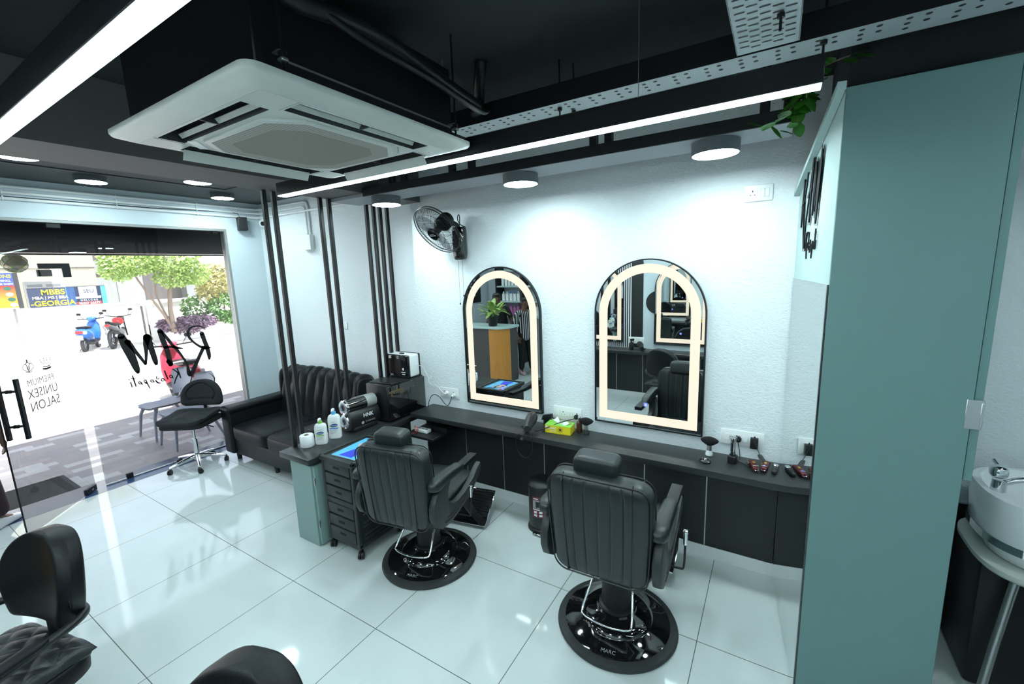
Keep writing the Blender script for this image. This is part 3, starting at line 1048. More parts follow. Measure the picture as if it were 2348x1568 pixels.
# ================================================================ SOFA
def make_sofa():
    t = thing('sofa', 'black leather two seat sofa with channelled back in the window corner', 'sofa', (-0.13, 0.79, 0))
    L, D = 1.66, 0.90
    b = MB(); b.box(0.03, L - 0.03, 0.04, D, 0.09, 0.28, 0.02, 3); b.build('base', 'leather2', t)
    for x, y in ((0.08, 0.1), (L - 0.08, 0.1), (0.08, D - 0.06), (L - 0.08, D - 0.06), (L / 2, 0.1)):
        b = MB(); b.cyl((x, y, 0.0), (x, y, 0.092), 0.022, 0.028, 16); b.build('foot', 'plastic', t)
    for s, x in ((-1, 0.0), (1, L - 0.17)):
        b = MB()
        b.box(x, x + 0.17, 0.0, D - 0.02, 0.10, 0.60, 0.03, 4)
        b.box(x - 0.012, x + 0.182, -0.004, D - 0.02, 0.555, 0.63, 0.032, 5)
        b.build('arm', 'leather2', t)
    for k in range(2):
        w = (L - 0.34) / 2
        b = MB()
        def puff(p, w=w):
            p.z += 0.018 * (1 - (p.x / (w / 2)) ** 2) * (1 - (p.y / 0.34) ** 2) if p.z > 0 else 0
            return p
        b.super((0.17 + w * (k + 0.5), 0.345, 0.355), (w / 2, 0.345, 0.085), 0.28, 0.22, 40, 16, 0, puff)
        b.build('seat_cushion', 'leather2', t)
    # tufted back, slightly reclined, with fan channels and creases
    b = MB()
    W, H = L - 0.24, 0.50
    nch = 9
    def fn(a, c):
        x = a * W
        ph = a * nch
        ch = abs(math.sin(PI * ph)) ** 0.55
        s = c
        # profile: front face up then rolled over the top to the back
        if s < 0.62:
            z = 0.40 + (s / 0.62) * (H - 0.06)
            y = 0.60 + 0.12 * (s / 0.62)
            ny, nz = -1.0, 0.1
        else:
            aa = (s - 0.62) / 0.38 * PI
            z = 0.40 + H - 0.06 + 0.07 * math.sin(aa)
            y = 0.72 + 0.075 - 0.075 * math.cos(aa)
            ny, nz = -math.cos(aa), math.sin(aa)
        crease = 0.006 * math.sin(ph * 2 * PI * 1.0 + 5 * s) * math.sin(9 * s + ph * 2)
        d = 0.05 * ch * (0.5 + 0.5 * min(1, s * 3)) + crease
        e = min(a, 1 - a)
        d *= min(1, e * 25) ** 0.5
        z += 0.015 * math.sin(PI * a)
        return (x + 0.12, y + ny * d, z + nz * d)
    b.grid(fn, 162, 30)
    b.box(0.11, L - 0.11, 0.745, D - 0.01, 0.2, 0.87, 0.05, 4)
    for xe in (0.125, L - 0.125):
        b.super((xe, 0.735, 0.66), (0.03, 0.10, 0.27), 0.5, 0.5, 20, 14)
    b.build('backrest', 'leather2', t, sharp=70)
    return t
make_sofa()

# ================================================================ BARBER CHAIRS
def make_barber():
    t = thing('barber_chair', 'black leather barber chair facing the left arched mirror, beside the drawer trolley', 'barber chair', (3.05, 0.63, 0), math.radians(2), 'barber chairs at the mirrors')
    # base
    b = MB()
    b.lathe([(0.29, 0.0), (0.325, 0.0), (0.332, 0.012), (0.325, 0.026), (0.295, 0.036), (0.28, 0.034)], 72)
    rim = b.build('base_ring', 'rubber', t)
    b = MB()
    b.lathe([(0.29, 0.030), (0.288, 0.036), (0.255, 0.052), (0.20, 0.066), (0.196, 0.070), (0.19, 0.082), (0.16, 0.098), (0.12, 0.108), (0.11, 0.112), (0.105, 0.122), (0.09, 0.126), (0.01, 0.126)], 72)
    plate = b.build('base_plate', 'gloss', t)
    text('base_lettering', 'MARC', 0.028, 'greyink', plate, (0.03, -0.262, 0.0535), (math.radians(10), 0, math.radians(6)), extrude=0.0004)
    b = MB()
    b.lathe([(0.082, 0.12), (0.080, 0.36), (0.10, 0.37), (0.10, 0.385), (0.01, 0.385)], 36)
    b.lathe([(0.10, 0.118), (0.098, 0.135), (0.083, 0.14)], 36, cap=False)
    b.build('column', 'plastic', t)
    # hydraulic pedal: chrome loop behind the column
    b = MB()
    b.tube([(-0.10, -0.02, 0.375), (-0.115, -0.11, 0.28), (-0.135, -0.19, 0.185), (-0.125, -0.215, 0.17), (0.0, -0.235, 0.165), (0.125, -0.215, 0.17), (0.135, -0.19, 0.185), (0.115, -0.11, 0.28), (0.10, -0.02, 0.375)], 0.0062, 10, smooth=2)
    b.build('pedal_loop', 'chrome', t)
    # seat
    b = MB(); b.box(-0.13, 0.13, -0.10, 0.24, 0.38, 0.46, 0.01, 2); b.build('seat_frame', 'plastic', t)
    b = MB()
    def puff(p):
        if p.z > 0:
            p.z += 0.02 * (1 - (p.x / 0.24) ** 2)
            for g in (-0.14, -0.09, -0.03, 0.03, 0.09, 0.14):
                p.z -= 0.007 * math.exp(-((p.x - g) / 0.012) ** 2)
        return p
    b.super((0, 0.06, 0.525), (0.23, 0.29, 0.085), 0.3, 0.25, 120, 24, 0, puff)
    b.build('seat', 'leather', t)
    b = MB()
    for zz in (0.49, 0.565):
        b.tube([(0.227 * math.copysign(abs(math.cos(u)) ** 0.25, math.cos(u)), 0.06 + 0.287 * math.copysign(abs(math.sin(u)) ** 0.25, math.sin(u)), zz) for u in [2 * PI * k / 48 for k in range(48)]], 0.0045, 6, True)
    b.build('seat_piping', 'piping', t)
    # backrest
    grooves = (-0.60, -0.47, -0.42, -0.27, -0.22, -0.10, 0.02, 0.07, 0.22, 0.27, 0.42, 0.47, 0.60)
    tilt = Matrix.Translation((0.008, -0.285, 0.512)) @ Matrix.Rotation(math.radians(5), 4, 'X')
    b = MB()
    b.T = tilt
    b.pad(0.50, 0.543, 0.125, (-0.5, -0.25, 0, 0.25, 0.5), grooves, 0.007, 0.022, 110, 30, 0.075, bulge=0.06, taper=lambda v: 0.93 + 0.07 * min(1, v * 1.6))
    b.build('backrest', 'leather', t, sharp=60)
    b = MB()
    b.T = tilt
    pts = []
    for i in range(21):
        v = i / 20
        w = 0.50 / 2 * (0.93 + 0.07 * min(1, v * 1.6)) * 0.66
        pts.append((w, -0.0655 if 0.03 < v < 0.97 else -0.03, v * 0.543))
    for s in (-1, 1):
        b.tube([(s * p[0], p[1], p[2]) for p in pts], 0.0035, 6)
    # outline welts on both faces
    for yy in (-0.050, 0.050):
        out = []
        W, H, rc = 0.49, 0.533, 0.07
        def hw(z):
            w = W / 2
            d = min(z, H - z)
            if d < rc:
                k = 1 - d / rc
                w -= rc * (1 - math.sqrt(max(0, 1 - k * k)))
            return w * (0.93 + 0.07 * min(1, z / H * 1.6))
        zs = [H * (0.5 - 0.5 * math.cos(PI * k / 40)) for k in range(41)]
        out = [(hw(z), yy, z + 0.005) for z in zs] + [(-hw(z), yy, z + 0.005) for z in reversed(zs)]
        b.tube(out, 0.004, 6, True)
    b.build('backrest_piping', 'piping', t)
    # headrest
    b = MB()
    b.T = Matrix.Translation((-0.018, -0.325, 1.068)) @ Matrix.Rotation(math.radians(6), 4, 'X')
    b.super((0, 0.045, 0.0), (0.108, 0.060, 0.062), 0.42, 0.3, 48, 20)
    b.build('headrest', 'leather', t)
    b = MB()
    for s in (-1, 1):
        b.cyl((s * 0.05, -0.30, 0.95), (s * 0.05, -0.305, 1.07), 0.008, n=10)
    b.build('headrest_stem', 'chrome', t)
    # arms
    for s in (-1, 1):
        a = MB()
        a.T = Matrix.Translation((s * 0.276, 0, 0))
        arm_o = None
        # crescent side panel
        outer = [(-0.24, 0.79), (-0.32, 0.75), (-0.355, 0.69), (-0.355, 0.62), (-0.33, 0.56), (-0.27, 0.515), (-0.18, 0.50), (-0.07, 0.51), (0.06, 0.54), (0.19, 0.585), (0.275, 0.63), (0.295, 0.67), (0.285, 0.71)]
        inner = [(0.235, 0.695), (0.16, 0.65), (0.05, 0.61), (-0.06, 0.60), (-0.13, 0.615), (-0.175, 0.65), (-0.185, 0.70), (-0.165, 0.75), (-0.13, 0.79)]
        a.prism([(y, z) for y, z in outer + inner], -0.022, 0.022, 'yz', bev=0.010)
        arm = a.build('arm', 'greyplastic', t)
        q = MB()
        q.T = Matrix.Translation((s * 0.276, 0, 0))
        rings = []
        for k in range(17):
            f = k / 16
            y = -0.355 + f * 0.40
            w = 0.044 - 0.010 * f
            zc = 0.818 + 0.010 * math.sin(PI * f) - 0.022 * f
            hh = 0.040 - 0.012 * f
            e = min(1, min(f, 1 - f) * 7 + 0.25) ** 0.6
            rings.append([(w * e * math.copysign(abs(math.cos(u)) ** 0.6, math.cos(u)), y, zc + hh * e * math.copysign(abs(math.sin(u)) ** 0.6, math.sin(u))) for u in [2 * PI * i / 20 for i in range(20)]])
        q.loft(rings)
        q.build('arm_pad', 'leather', arm, sharp=70)
        q = MB()
        q.T = Matrix.Translation((s * 0.276, 0, 0))
        q.box(-0.030, 0.030, 0.0, 0.215, 0.778, 0.808, 0.002, 1)
        q.build('arm_bar', 'blackmetal', arm)
        # moulded grooves on the side panel
        q = MB()
        q.T = Matrix.Translation((s * (0.276 + 0.0225), 0, 0))
        q.tube([(0, -0.24, 0.54), (0, -0.14, 0.528), (0, 0.0, 0.555), (0, 0.17, 0.612)], 0.003, 6, smooth=1)
        q.tube([(0, -0.21, 0.56), (0, -0.12, 0.550), (0, 0.0, 0.577), (0, 0.15, 0.625)], 0.003, 6, smooth=1)
        q.build('moulded_line', 'piping', arm)
    # recline lever on the right side
    b = MB()
    b.tube([(0.20, 0.0, 0.455), (0.34, 0.0, 0.452), (0.35, 0.0, 0.47), (0.35, 0.01, 0.60)], 0.006, 8, smooth=1)
    lev = b.build('recline_lever', 'plastic', t)
    b = MB()
    b.cyl((0.35, 0.010, 0.59), (0.35, 0.013, 0.655), 0.010, 0.012, 14)
    b.super((0.35, 0.0135, 0.66), (0.013, 0.013, 0.010), 0.6, 0.6, 14, 8)
    b.build('lever_knob', 'chrome', lev)
    # footrest
    b = MB()
    for s in (-1, 1):
        b.prism([(0.20, 0.45), (0.30, 0.45), (0.53, 0.12), (0.49, 0.07)], s * 0.13 - 0.006, s * 0.13 + 0.006, 'yz')
    fr = b.build('footrest_frame', 'blackmetal', t, smooth=False)
    b = MB()
    b.T = Matrix.Translation((0, 0.54, 0.18)) @ Matrix.Rotation(math.radians(38), 4, 'X')
    b.box(-0.235, 0.235, -0.14, 0.14, -0.006, 0.006, 0.003, 1)
    for k in range(11):
        y = -0.12 + k * 0.024
        b.box(-0.225, 0.225, y, y + 0.012, 0.006, 0.012, 0.003, 1)
    b.build('footplate', 'gloss', fr)
    b = MB()
    b.T = Matrix.Translation((0, 0.54, 0.18)) @ Matrix.Rotation(math.radians(38), 4, 'X')
    b.tube([(-0.235, -0.145, 0.01), (-0.243, 0.0, 0.01), (-0.235, 0.145, 0.01), (0.235, 0.145, 0.01), (0.243, 0.0, 0.01), (0.235, -0.145, 0.01)], 0.007, 8, True)
    b.build('footplate_edge', 'chrome', fr)
    return t
barber = make_barber()
barber2 = dup(barber, (4.385, 0.715, 0), math.radians(2), 'black leather barber chair in the centre foreground, facing the right arched mirror')

barber.rotation_euler = (0, 0, math.radians(10))
for o in list(bpy.data.objects):            # the left chair is pumped down a little
    if o.parent == barber and not o.name.startswith(('base_', 'column', 'pedal_loop')):
        o.location.z -= 0.07
# ================================================================ SALON CHAIRS IN FRONT
def make_salon():
    t = thing('salon_chair', 'black round backed salon chair with quilted seat at the bottom left corner', 'salon chair', (2.485, -1.27, 0), math.radians(14), 'round backed salon chairs')
    # faces -y
    b = MB(); b.lathe([(0.25, 0.0), (0.26, 0.006), (0.25, 0.016), (0.08, 0.035), (0.04, 0.045), (0.01, 0.045)], 48); b.build('base', 'gloss', t)
    b = MB(); b.cyl((0, 0, 0.04), (0, 0, 0.36), 0.038, n=24); b.cyl((0, 0, 0.30), (0, 0, 0.37), 0.075, 0.10, 24); b.build('column', 'plastic', t)
    b = MB()
    b.super((0, -0.01, 0.425), (0.24, 0.25, 0.055), 0.35, 0.4, 40, 14)
    b.build('seat_base', 'leather2', t)
    b = MB()
    def quilt(p):
        if p.z > 0:
            k = 13.0
            q = abs(math.sin((p.x + p.y) * PI * k)) * abs(math.sin((p.x - p.y) * PI * k))
            p.z += 0.018 * q ** 0.4
        return p
    # dense top so that the diamonds show
    nu = 90
    def top(a, c):
        u = a * 2 - 1
        v = c * 2 - 1
        x, y = u * 0.235, v * 0.24
        r = max(0.0, 1 - abs(u) ** 5) ** 0.35 * max(0.0, 1 - abs(v) ** 5) ** 0.35
        k = 9.0
        q = abs(math.sin((x + y) * PI * k)) * abs(math.sin((x - y) * PI * k))
        return (x, y - 0.01, 0.475 + r * (0.045 + 0.016 * q ** 0.4))
    b.grid(top, nu, nu)
    b.box(-0.225, 0.225, -0.24, 0.22, 0.45, 0.48, 0.02, 3)
    b.build('seat', 'cushion', t, sharp=75)
    # back: tall rounded shield
    b = MB()
    b.T = Matrix.Translation((0, 0.225, 0.585)) @ Matrix.Rotation(math.radians(-7), 4, 'X')
    def wid(z):
        v = z / 0.39
        if v < 0.35:
            return 0.165 + 0.055 * (v / 0.35) ** 0.7
        k = (v - 0.35) / 0.65
        return 0.22 * math.sqrt(max(0.0, 1 - k ** 2.6))
    for s in (-1, 1):
        def fn(a, c, s=s):
            u = -1 + 2 * a
            v = 0.5 - 0.5 * math.cos(PI * c)
            z = 0.39 * v
            vv = 2 * v - 1
            xx = u * max(wid(z), 0.012)
            tt = 0.052 * max(0, 1 - abs(u) ** 12) ** 0.3 * max(0, 1 - abs(vv) ** 24) ** 0.3
            curve = -0.05 * (xx / 0.22) ** 2
            seam = 0.0
            if s > 0:
                dd = (abs(u) - 0.80) / 0.03
                seam = 0.005 * math.exp(-dd * dd)
            return (xx, curve + s * max(tt - seam, 0), z)
        b.grid(fn, 48, 32)
    bmesh.ops.remove_doubles(b.bm, verts=b.bm.verts[:], dist=0.0005)
    b.build('backrest', 'leather2', t, sharp=70)
    b = MB(); b.box(-0.03, 0.03, 0.20, 0.225, 0.42, 0.68, 0.006, 2); b.build('back_bracket', 'plastic', t)
    b = MB(); b.box(0.205, 0.222, 0.18, 0.183, 0.70, 0.735, 0.001, 1); b.build('care_tag', 'piping', t)
    # bent arm loop carried round the back
    b = MB()
    pts = [(-0.255, -0.20, 0.60), (-0.265, -0.05, 0.63), (-0.262, 0.10, 0.645), (-0.235, 0.20, 0.645), (-0.15, 0.262, 0.62), (0.0, 0.285, 0.60), (0.15, 0.262, 0.62), (0.235, 0.20, 0.645), (0.262, 0.10, 0.645), (0.265, -0.05, 0.63), (0.255, -0.20, 0.60)]
    b.tube(pts, 0.017, 12, smooth=2)
    b.build('arm_loop', 'plastic', t)
    for s in (-1, 1):
        b = MB()
        b.tube([(s * 0.255, -0.20, 0.60), (s * 0.25, -0.21, 0.52), (s * 0.21, -0.12, 0.42)], 0.015, 10, smooth=1)
        b.build('arm_support', 'plastic', t)
        b = MB()
        rings = []
        for k in range(13):
            f = k / 12
            y = -0.22 + 0.30 * f
            e = min(1, min(f, 1 - f) * 6 + 0.3) ** 0.6
            rings.append([(s * 0.263 + 0.028 * e * math.cos(u), y, 0.638 + 0.022 * e * math.sin(u) + 0.02 * f) for u in [2 * PI * i / 14 for i in range(14)]])
        b.loft(rings)
        b.build('arm_pad', 'leather2', t, sharp=70)
    return t
salon = make_salon()
dup(salon, (3.945, -1.18, 0), math.radians(16), 'black round backed salon chair, only its back showing at the bottom edge')

# ================================================================ SWIVEL STOOL BY THE WINDOW
def caster(parent, x, y, rz, r=0.026, mwheel='plastic', msh='plastic', name='caster'):
    b = MB()
    b.T = Matrix.Translation((x, y, 0)) @ Matrix.Rotation(rz, 4, 'Z')
    for s in (-1, 1):
        b.cyl((s * 0.004, 0.0, r), (s * 0.018, 0.0, r), r, n=20)
    b.box(-0.012, 0.012, -0.012, r, r + 0.004, 2 * r + 0.006, 0.004, 2)
    b.cyl((0, 0.012, 2 * r), (0, 0.012, 2 * r + 0.022), 0.006, n=10)
    return b.build(name, mwheel, parent)

def make_stool():
    t = thing('swivel_stool', 'black padded swivel stool with chrome star base by the glass front', 'stool', (-0.285, 0.575, 0), math.radians(33))
    b = MB()
    for k in range(5):
        a = 2 * PI * k / 5 + 0.35
        c, s = math.cos(a), math.sin(a)
        b.tube([(c * 0.03, s * 0.03, 0.115), (c * 0.15, s * 0.15, 0.095), (c * 0.265, s * 0.265, 0.07)], [0.024, 0.02, 0.014], 10)
    b.lathe([(0.03, 0.075), (0.036, 0.10), (0.034, 0.14), (0.02, 0.15)], 24)
    base = b.build('star_base', 'chrome', t)
    for k in range(5):
        a = 2 * PI * k / 5 + 0.35
        caster(base, math.cos(a) * 0.265, math.sin(a) * 0.265, a + 0.8 * k, 0.024)
    b = MB(); b.cyl((0, 0, 0.13), (0, 0, 0.31), 0.025, n=20); b.cyl((0, 0, 0.31), (0, 0, 0.47), 0.014, n=16); b.build('gas_column', 'chrome', t)
    b = MB(); b.box(-0.10, 0.10, -0.10, 0.14, 0.455, 0.475, 0.005, 1); b.tube([(0.06, 0, 0.465), (0.20, -0.02, 0.455), (0.24, -0.02, 0.44)], 0.006, 8); b.build('seat_plate', 'plastic', t)
    b = MB()
    b.super((0, 0, 0.505), (0.225, 0.215, 0.035), 0.4, 0.28, 40, 12)
    b.build('seat', 'fabric', t)
    b = MB()
    def fn(p):
        if p.z > 0:
            rr = max(abs(p.x) / 0.2, abs(p.y) / 0.2)
            p.z += -0.018 * math.exp(-((rr - 0.62) / 0.06) ** 2) + 0.006 * math.sin(p.x * 30 + 3 * math.sin(p.y * 20))
        p.z += 0.020 * (abs(p.x) / 0.23) ** 4 + 0.015 * (p.y / 0.22)
        return p
    b.super((0, -0.005, 0.555), (0.235, 0.225, 0.032), 0.5, 0.25, 72, 18, 0, fn)
    b.build('seat_cushion', 'fabric', t)
    b = MB(); b.tube([(0, 0.10, 0.465), (0, 0.225, 0.475), (0, 0.245, 0.55), (0, 0.235, 0.68)], 0.018, 8, smooth=1); b.build('back_support', 'plastic', t)
    b = MB()
    b.T = Matrix.Translation((0, 0.225, 0.62)) @ Matrix.Rotation(math.radians(-6), 4, 'X')
    def wid(z):
        v = z / 0.265
        if v < 0.14:
            return 0.205 - 0.04 * (1 - v / 0.14) ** 2
        k = max(0, (v - 0.25) / 0.75)
        return 0.205 * max(0.0, 1 - k ** 2.4) ** 0.5
    for s in (-1, 1):
        def fn2(a, c, s=s):
            u = -1 + 2 * a
            v = 0.5 - 0.5 * math.cos(PI * c)
            z = 0.265 * v
            vv = 2 * v - 1
            tt = 0.040 * max(0, 1 - abs(u) ** 6) ** 0.4 * max(0, 1 - abs(vv) ** 12) ** 0.35
            rr = math.hypot(u, vv * 0.9 + 0.05)
            tt -= 0.014 * math.exp(-((rr - 0.70) / 0.035) ** 2) if vv > -0.55 else 0.0
            if vv <= -0.40 and abs(u) < 0.6:
                tt -= 0.012 * math.exp(-((vv + 0.48) / 0.05) ** 2)
            xx = u * max(wid(z), 0.01)
            return (xx * 1.12, s * max(tt, 0) - 0.03 * (xx / 0.205) ** 2, z * 1.12)
        b.grid(fn2, 64, 40)
    bmesh.ops.remove_doubles(b.bm, verts=b.bm.verts[:], dist=0.0005)
    b.build('backrest', 'fabric', t, sharp=70)
    return t
make_stool()

# ================================================================ DRAWER TROLLEY
def make_trolley():
    t = thing('drawer_trolley', 'charcoal plastic six drawer trolley on casters beside the side counter', 'trolley', (2.30, 0.365, 0))
    W, D, Z0, Z1 = 0.345, 0.415, 0.085, 0.735
    b = MB()
    b.box(0.005, 0.02, 0.0, D, Z0, Z1 - 0.02)
    b.box(W - 0.02, W - 0.005, 0.0, D, Z0, Z1 - 0.02)
    b.box(0.02, W - 0.02, D - 0.015, D, Z0, Z1 - 0.02)
    b.box(0.0, W, -0.004, D + 0.004, Z0 - 0.005, Z0 + 0.03, 0.006, 2)
    b.box(0.0, W, -0.004, D + 0.004, 0.385, 0.425, 0.004, 2)
    for x in (0.0, W - 0.03):
        for y in (-0.006, D - 0.026):
            b.box(x, x + 0.03, y, y + 0.032, Z0, Z1 - 0.01, 0.008, 2)
    b.build('frame', 'greyplastic', t)
    b = MB()
    b.box(-0.012, W + 0.012, -0.014, D + 0.014, Z1 - 0.035, Z1 - 0.008, 0.008, 3)
    # raised rim
    for q in ((-0.012, W + 0.012, -0.014, 0.012), (-0.012, W + 0.012, D - 0.012, D + 0.014), (-0.012, 0.014, -0.014, D + 0.014), (W - 0.014, W + 0.012, -0.014, D + 0.014)):
        b.box(q[0], q[1], q[2], q[3], Z1 - 0.02, Z1 + 0.004, 0.006, 2)
    top = b.build('top_tray', 'greyplastic', t)
    zs = [0.625, 0.53, 0.435, 0.302, 0.208, 0.115]
    for z in zs:
        b = MB()
        b.box(0.034, W - 0.034, -0.008, 0.36, z, z + 0.082, 0.006, 2)
        d = b.build('drawer', 'greyplastic', t)
        b = MB()
        b.box(W / 2 - 0.034, W / 2 + 0.034, -0.0095, -0.006, z + 0.034, z + 0.054, 0.003, 1)
        b.build('handle_slot', 'bristle', d)
    # ribs on the side wall
    for z in zs:
        b = MB()
        b.box(W - 0.006, W - 0.001, 0.05, D - 0.05, z + 0.02, z + 0.028, 0.002, 1)
        b.box(W - 0.006, W - 0.001, 0.05, D - 0.05, z + 0.05, z + 0.058, 0.002, 1)
        b.build('side_rib', 'greyplastic', t)
    for x in (0.02, W - 0.02):
        for y in (0.02, D - 0.02):
            caster(t, x, y - 0.006, 0.6, 0.027)
    return t
make_trolley()
# magazine on the trolley
t = thing('magazine', 'glossy magazine with a blue cover lying on the drawer trolley', 'magazine', (2.478, 0.575, 0.7285), math.radians(3))
b = MB(); b.box(-0.118, 0.118, -0.165, 0.165, 0.0, 0.006, 0.0015, 1); b.build('pages', 'paper', t)
b = MB(); b.box(-0.1185, 0.1185, -0.1655, 0.1655, 0.0058, 0.0066); cov = b.build('cover', 'sky', t, smooth=False)
def flat(poly, z):
    return [(x, y, z) for x, y in poly]
def blob(cx, cy, rx, ry, rot=0, n=20):
    return [(cx + rx * math.cos(a) * math.cos(rot) - ry * math.sin(a) * math.sin(rot), cy + rx * math.cos(a) * math.sin(rot) + ry * math.sin(a) * math.cos(rot)) for a in [2 * PI * k / n for k in range(n)]]
b = MB()
b._put(flat(blob(0.02, 0.06, 0.045, 0.075, 0.2), 0.0069), [tuple(range(20))], 0)
b._put(flat(blob(0.045, -0.02, 0.025, 0.05, -0.4), 0.0069), [tuple(range(20))], 0)
b._put(flat([(-0.06, -0.15), (0.07, -0.15), (0.06, -0.05), (0.045, -0.01), (-0.02, -0.01), (-0.04, -0.06)], 0.0070), [tuple(range(6))], 1)
b._put(flat(blob(0.02, 0.01, 0.035, 0.028), 0.0071), [tuple(range(20))], 2)
b._put(flat(blob(0.022, 0.075, 0.024, 0.035, 0.15), 0.0072), [tuple(range(20))], 2)
b._put(flat([(-0.03, 0.0), (-0.075, 0.055), (-0.05, 0.115), (-0.02, 0.125), (-0.025, 0.108), (-0.045, 0.10), (-0.06, 0.06), (-0.015, 0.015)], 0.0071), [tuple(range(8))], 2)
b._put(flat([(0.06, 0.0), (0.10, 0.03), (0.10, 0.09), (0.05, 0.135), (0.045, 0.12), (0.085, 0.08), (0.085, 0.04), (0.05, 0.018)], 0.0071), [tuple(range(8))], 2)
b._put(flat([(0.014, 0.060), (0.024, 0.055), (0.034, 0.060), (0.024, 0.065)], 0.0074), [tuple(range(4))], 3)
b.build('cover_picture', ['hair', mat('royal blue dress print', (0.03, 0.05, 0.62), 0.5), 'skinpale', 'red'], cov, smooth=False)
b = MB(); b.box(0.08, 0.118, 0.125, 0.165, 0.0066, 0.0070); b.build('cover_corner', 'red', cov, smooth=False)
b = MB(); b.box(-0.085, 0.02, 0.135, 0.158, 0.0066, 0.0069); b.build('cover_banner', 'piping', cov, smooth=False)

# ================================================================ ON THE SIDE COUNTER
ZS, ZT = 0.710, 0.770
t = thing('tissue_roll', 'white tissue roll standing at the front of the side counter', 'tissue roll', (2.005, 0.455, ZS))
b = MB(); b.lathe([(0.018, 0.0), (0.048, 0.0), (0.051, 0.004), (0.051, 0.086), (0.048, 0.09), (0.018, 0.09)], 36, cap=False); b.build('paper', 'paper', t)
b = MB(); b.lathe([(0.0185, 0.002), (0.0185, 0.089), (0.016, 0.089), (0.016, 0.002)], 24, cap=False); b.build('core', 'kraft', t)

def pump_bottle(label, loc, rz, h, w, capcol, barcol):
    t = thing('pump_bottle', label, 'bottle', loc, rz, 'white pump bottles on the side counter')
    b = MB()
    d = w * 0.62
    rings = []
    for z, k in ((0.0, 0.90), (0.006, 0.97), (0.02, 1.0), (h * 0.62, 1.0), (h * 0.72, 0.93), (h * 0.78, 0.78), (h * 0.81, 0.5), (h * 0.825, 0.30)):
        rings.append([(w / 2 * k * math.copysign(abs(math.cos(u)) ** 0.6, math.cos(u)), d / 2 * k * math.copysign(abs(math.sin(u)) ** 0.6, math.sin(u)), z) for u in [2 * PI * i / 36 for i in range(36)]])
    b.loft(rings)
    b.build('body', 'white', t, sharp=60)
    b = MB(); b.cyl((0, 0, h * 0.815), (0, 0, h * 0.90), w * 0.19, w * 0.18, 24); b.build('collar', capcol, t)
    b = MB()
    b.cyl((0, 0, h * 0.90), (0, 0, h * 0.965), w * 0.07, n=14)
    b.tube([(0, 0, h * 0.965), (0, -w * 0.12, h * 0.985), (0, -w * 0.5, h * 0.965)], [w * 0.13, w * 0.11, w * 0.05], 12, smooth=1)
    b.build('pump', 'white', t)
    # printed label: blue oval, colour bar, thin lines
    y = -d / 2 - 0.0008
    b = MB()
    def face(pl, m, yy):
        b._put([(px, yy, pz) for px, pz in pl], [tuple(range(len(pl)))], m)
    face(blob(0.001, h * 0.46, w * 0.33, h * 0.062, 0.12), 1, y)
    face(blob(0.004, h * 0.465, w * 0.30, h * 0.052, 0.12), 0, y - 0.0004)
    face([(-w * 0.32, h * 0.34), (w * 0.34, h * 0.35), (w * 0.34, h * 0.385), (-w * 0.32, h * 0.375)], 1 if barcol == 'green' else 2, y)
    for q in range(4):
        zz = h * (0.30 - 0.035 * q)
        face([(-w * 0.3, zz), (w * (0.25 - 0.06 * q), zz), (w * (0.25 - 0.06 * q), zz + h * 0.008), (-w * 0.3, zz + h * 0.008)], 3, y)
    face([(-w * 0.2, h * 0.565), (w * 0.12, h * 0.57), (w * 0.12, h * 0.58), (-w * 0.2, h * 0.575)], 3, y)
    lab = b.build('printed_label', [mat('deep blue print', (0.01, 0.06, 0.35), 0.4), 'green', 'blue', 'greyink'], t, smooth=False)
    text('label_lettering', 'Cetaphil', w * 0.16, 'whiteink', lab, (0.003, y - 0.0008, h * 0.465), (PI / 2, 0, 0), extrude=0.0001)
    return t
pump_bottle('white pump bottle with green collar and oval label, beside the tissue roll', (2.065, 0.54, ZS), math.radians(38), 0.205, 0.092, 'green', 'green')
pump_bottle('larger white pump bottle with blue collar, behind the green collared one', (2.06, 0.67, ZS), math.radians(38), 0.245, 0.098, 'sky', 'blue')

# dual barrel machine
t = thing('dual_barrel_machine', 'black dual barrel salon machine with two chrome rings on the side counter', 'appliance', (2.045, 0.785, ZS), math.radians(-4))
b = MB()
rings = []
for y, k in ((0.0, 0.94), (0.01, 1.0), (0.275, 1.0), (0.29, 0.95)):
    ring = []
    for i in range(40):
        u = 2 * PI * i / 40
        x = 0.085 * k * math.copysign(abs(math.cos(u)) ** 0.75, math.cos(u))
        z = 0.10 + 0.088 * k * math.copysign(abs(math.sin(u)) ** 0.8, math.sin(u))
        ring.append((x, y, z))
    rings.append(ring)
b.loft(rings)
b.box(-0.07, 0.07, 0.03, 0.265, 0.0, 0.04, 0.01, 2)
body = b.build('body', 'plastic', t, sharp=60)
b = MB(); b.lathe([(0.055, 0.0), (0.061, 0.006), (0.061, 0.185)], 36, (0.0, 0.0, 0.215), 'y', 0, True); up = b.build('upper_barrel', 'gloss', t)
b = MB(); b.lathe([(0.0605, 0.185), (0.0605, 0.28), (0.055, 0.29), (0.001, 0.29)], 36, (0.0, 0.0, 0.215), 'y', 0, False); b.build('barrel_window', mat('smoked clear plastic', (0.30, 0.31, 0.31), 0.12), up)
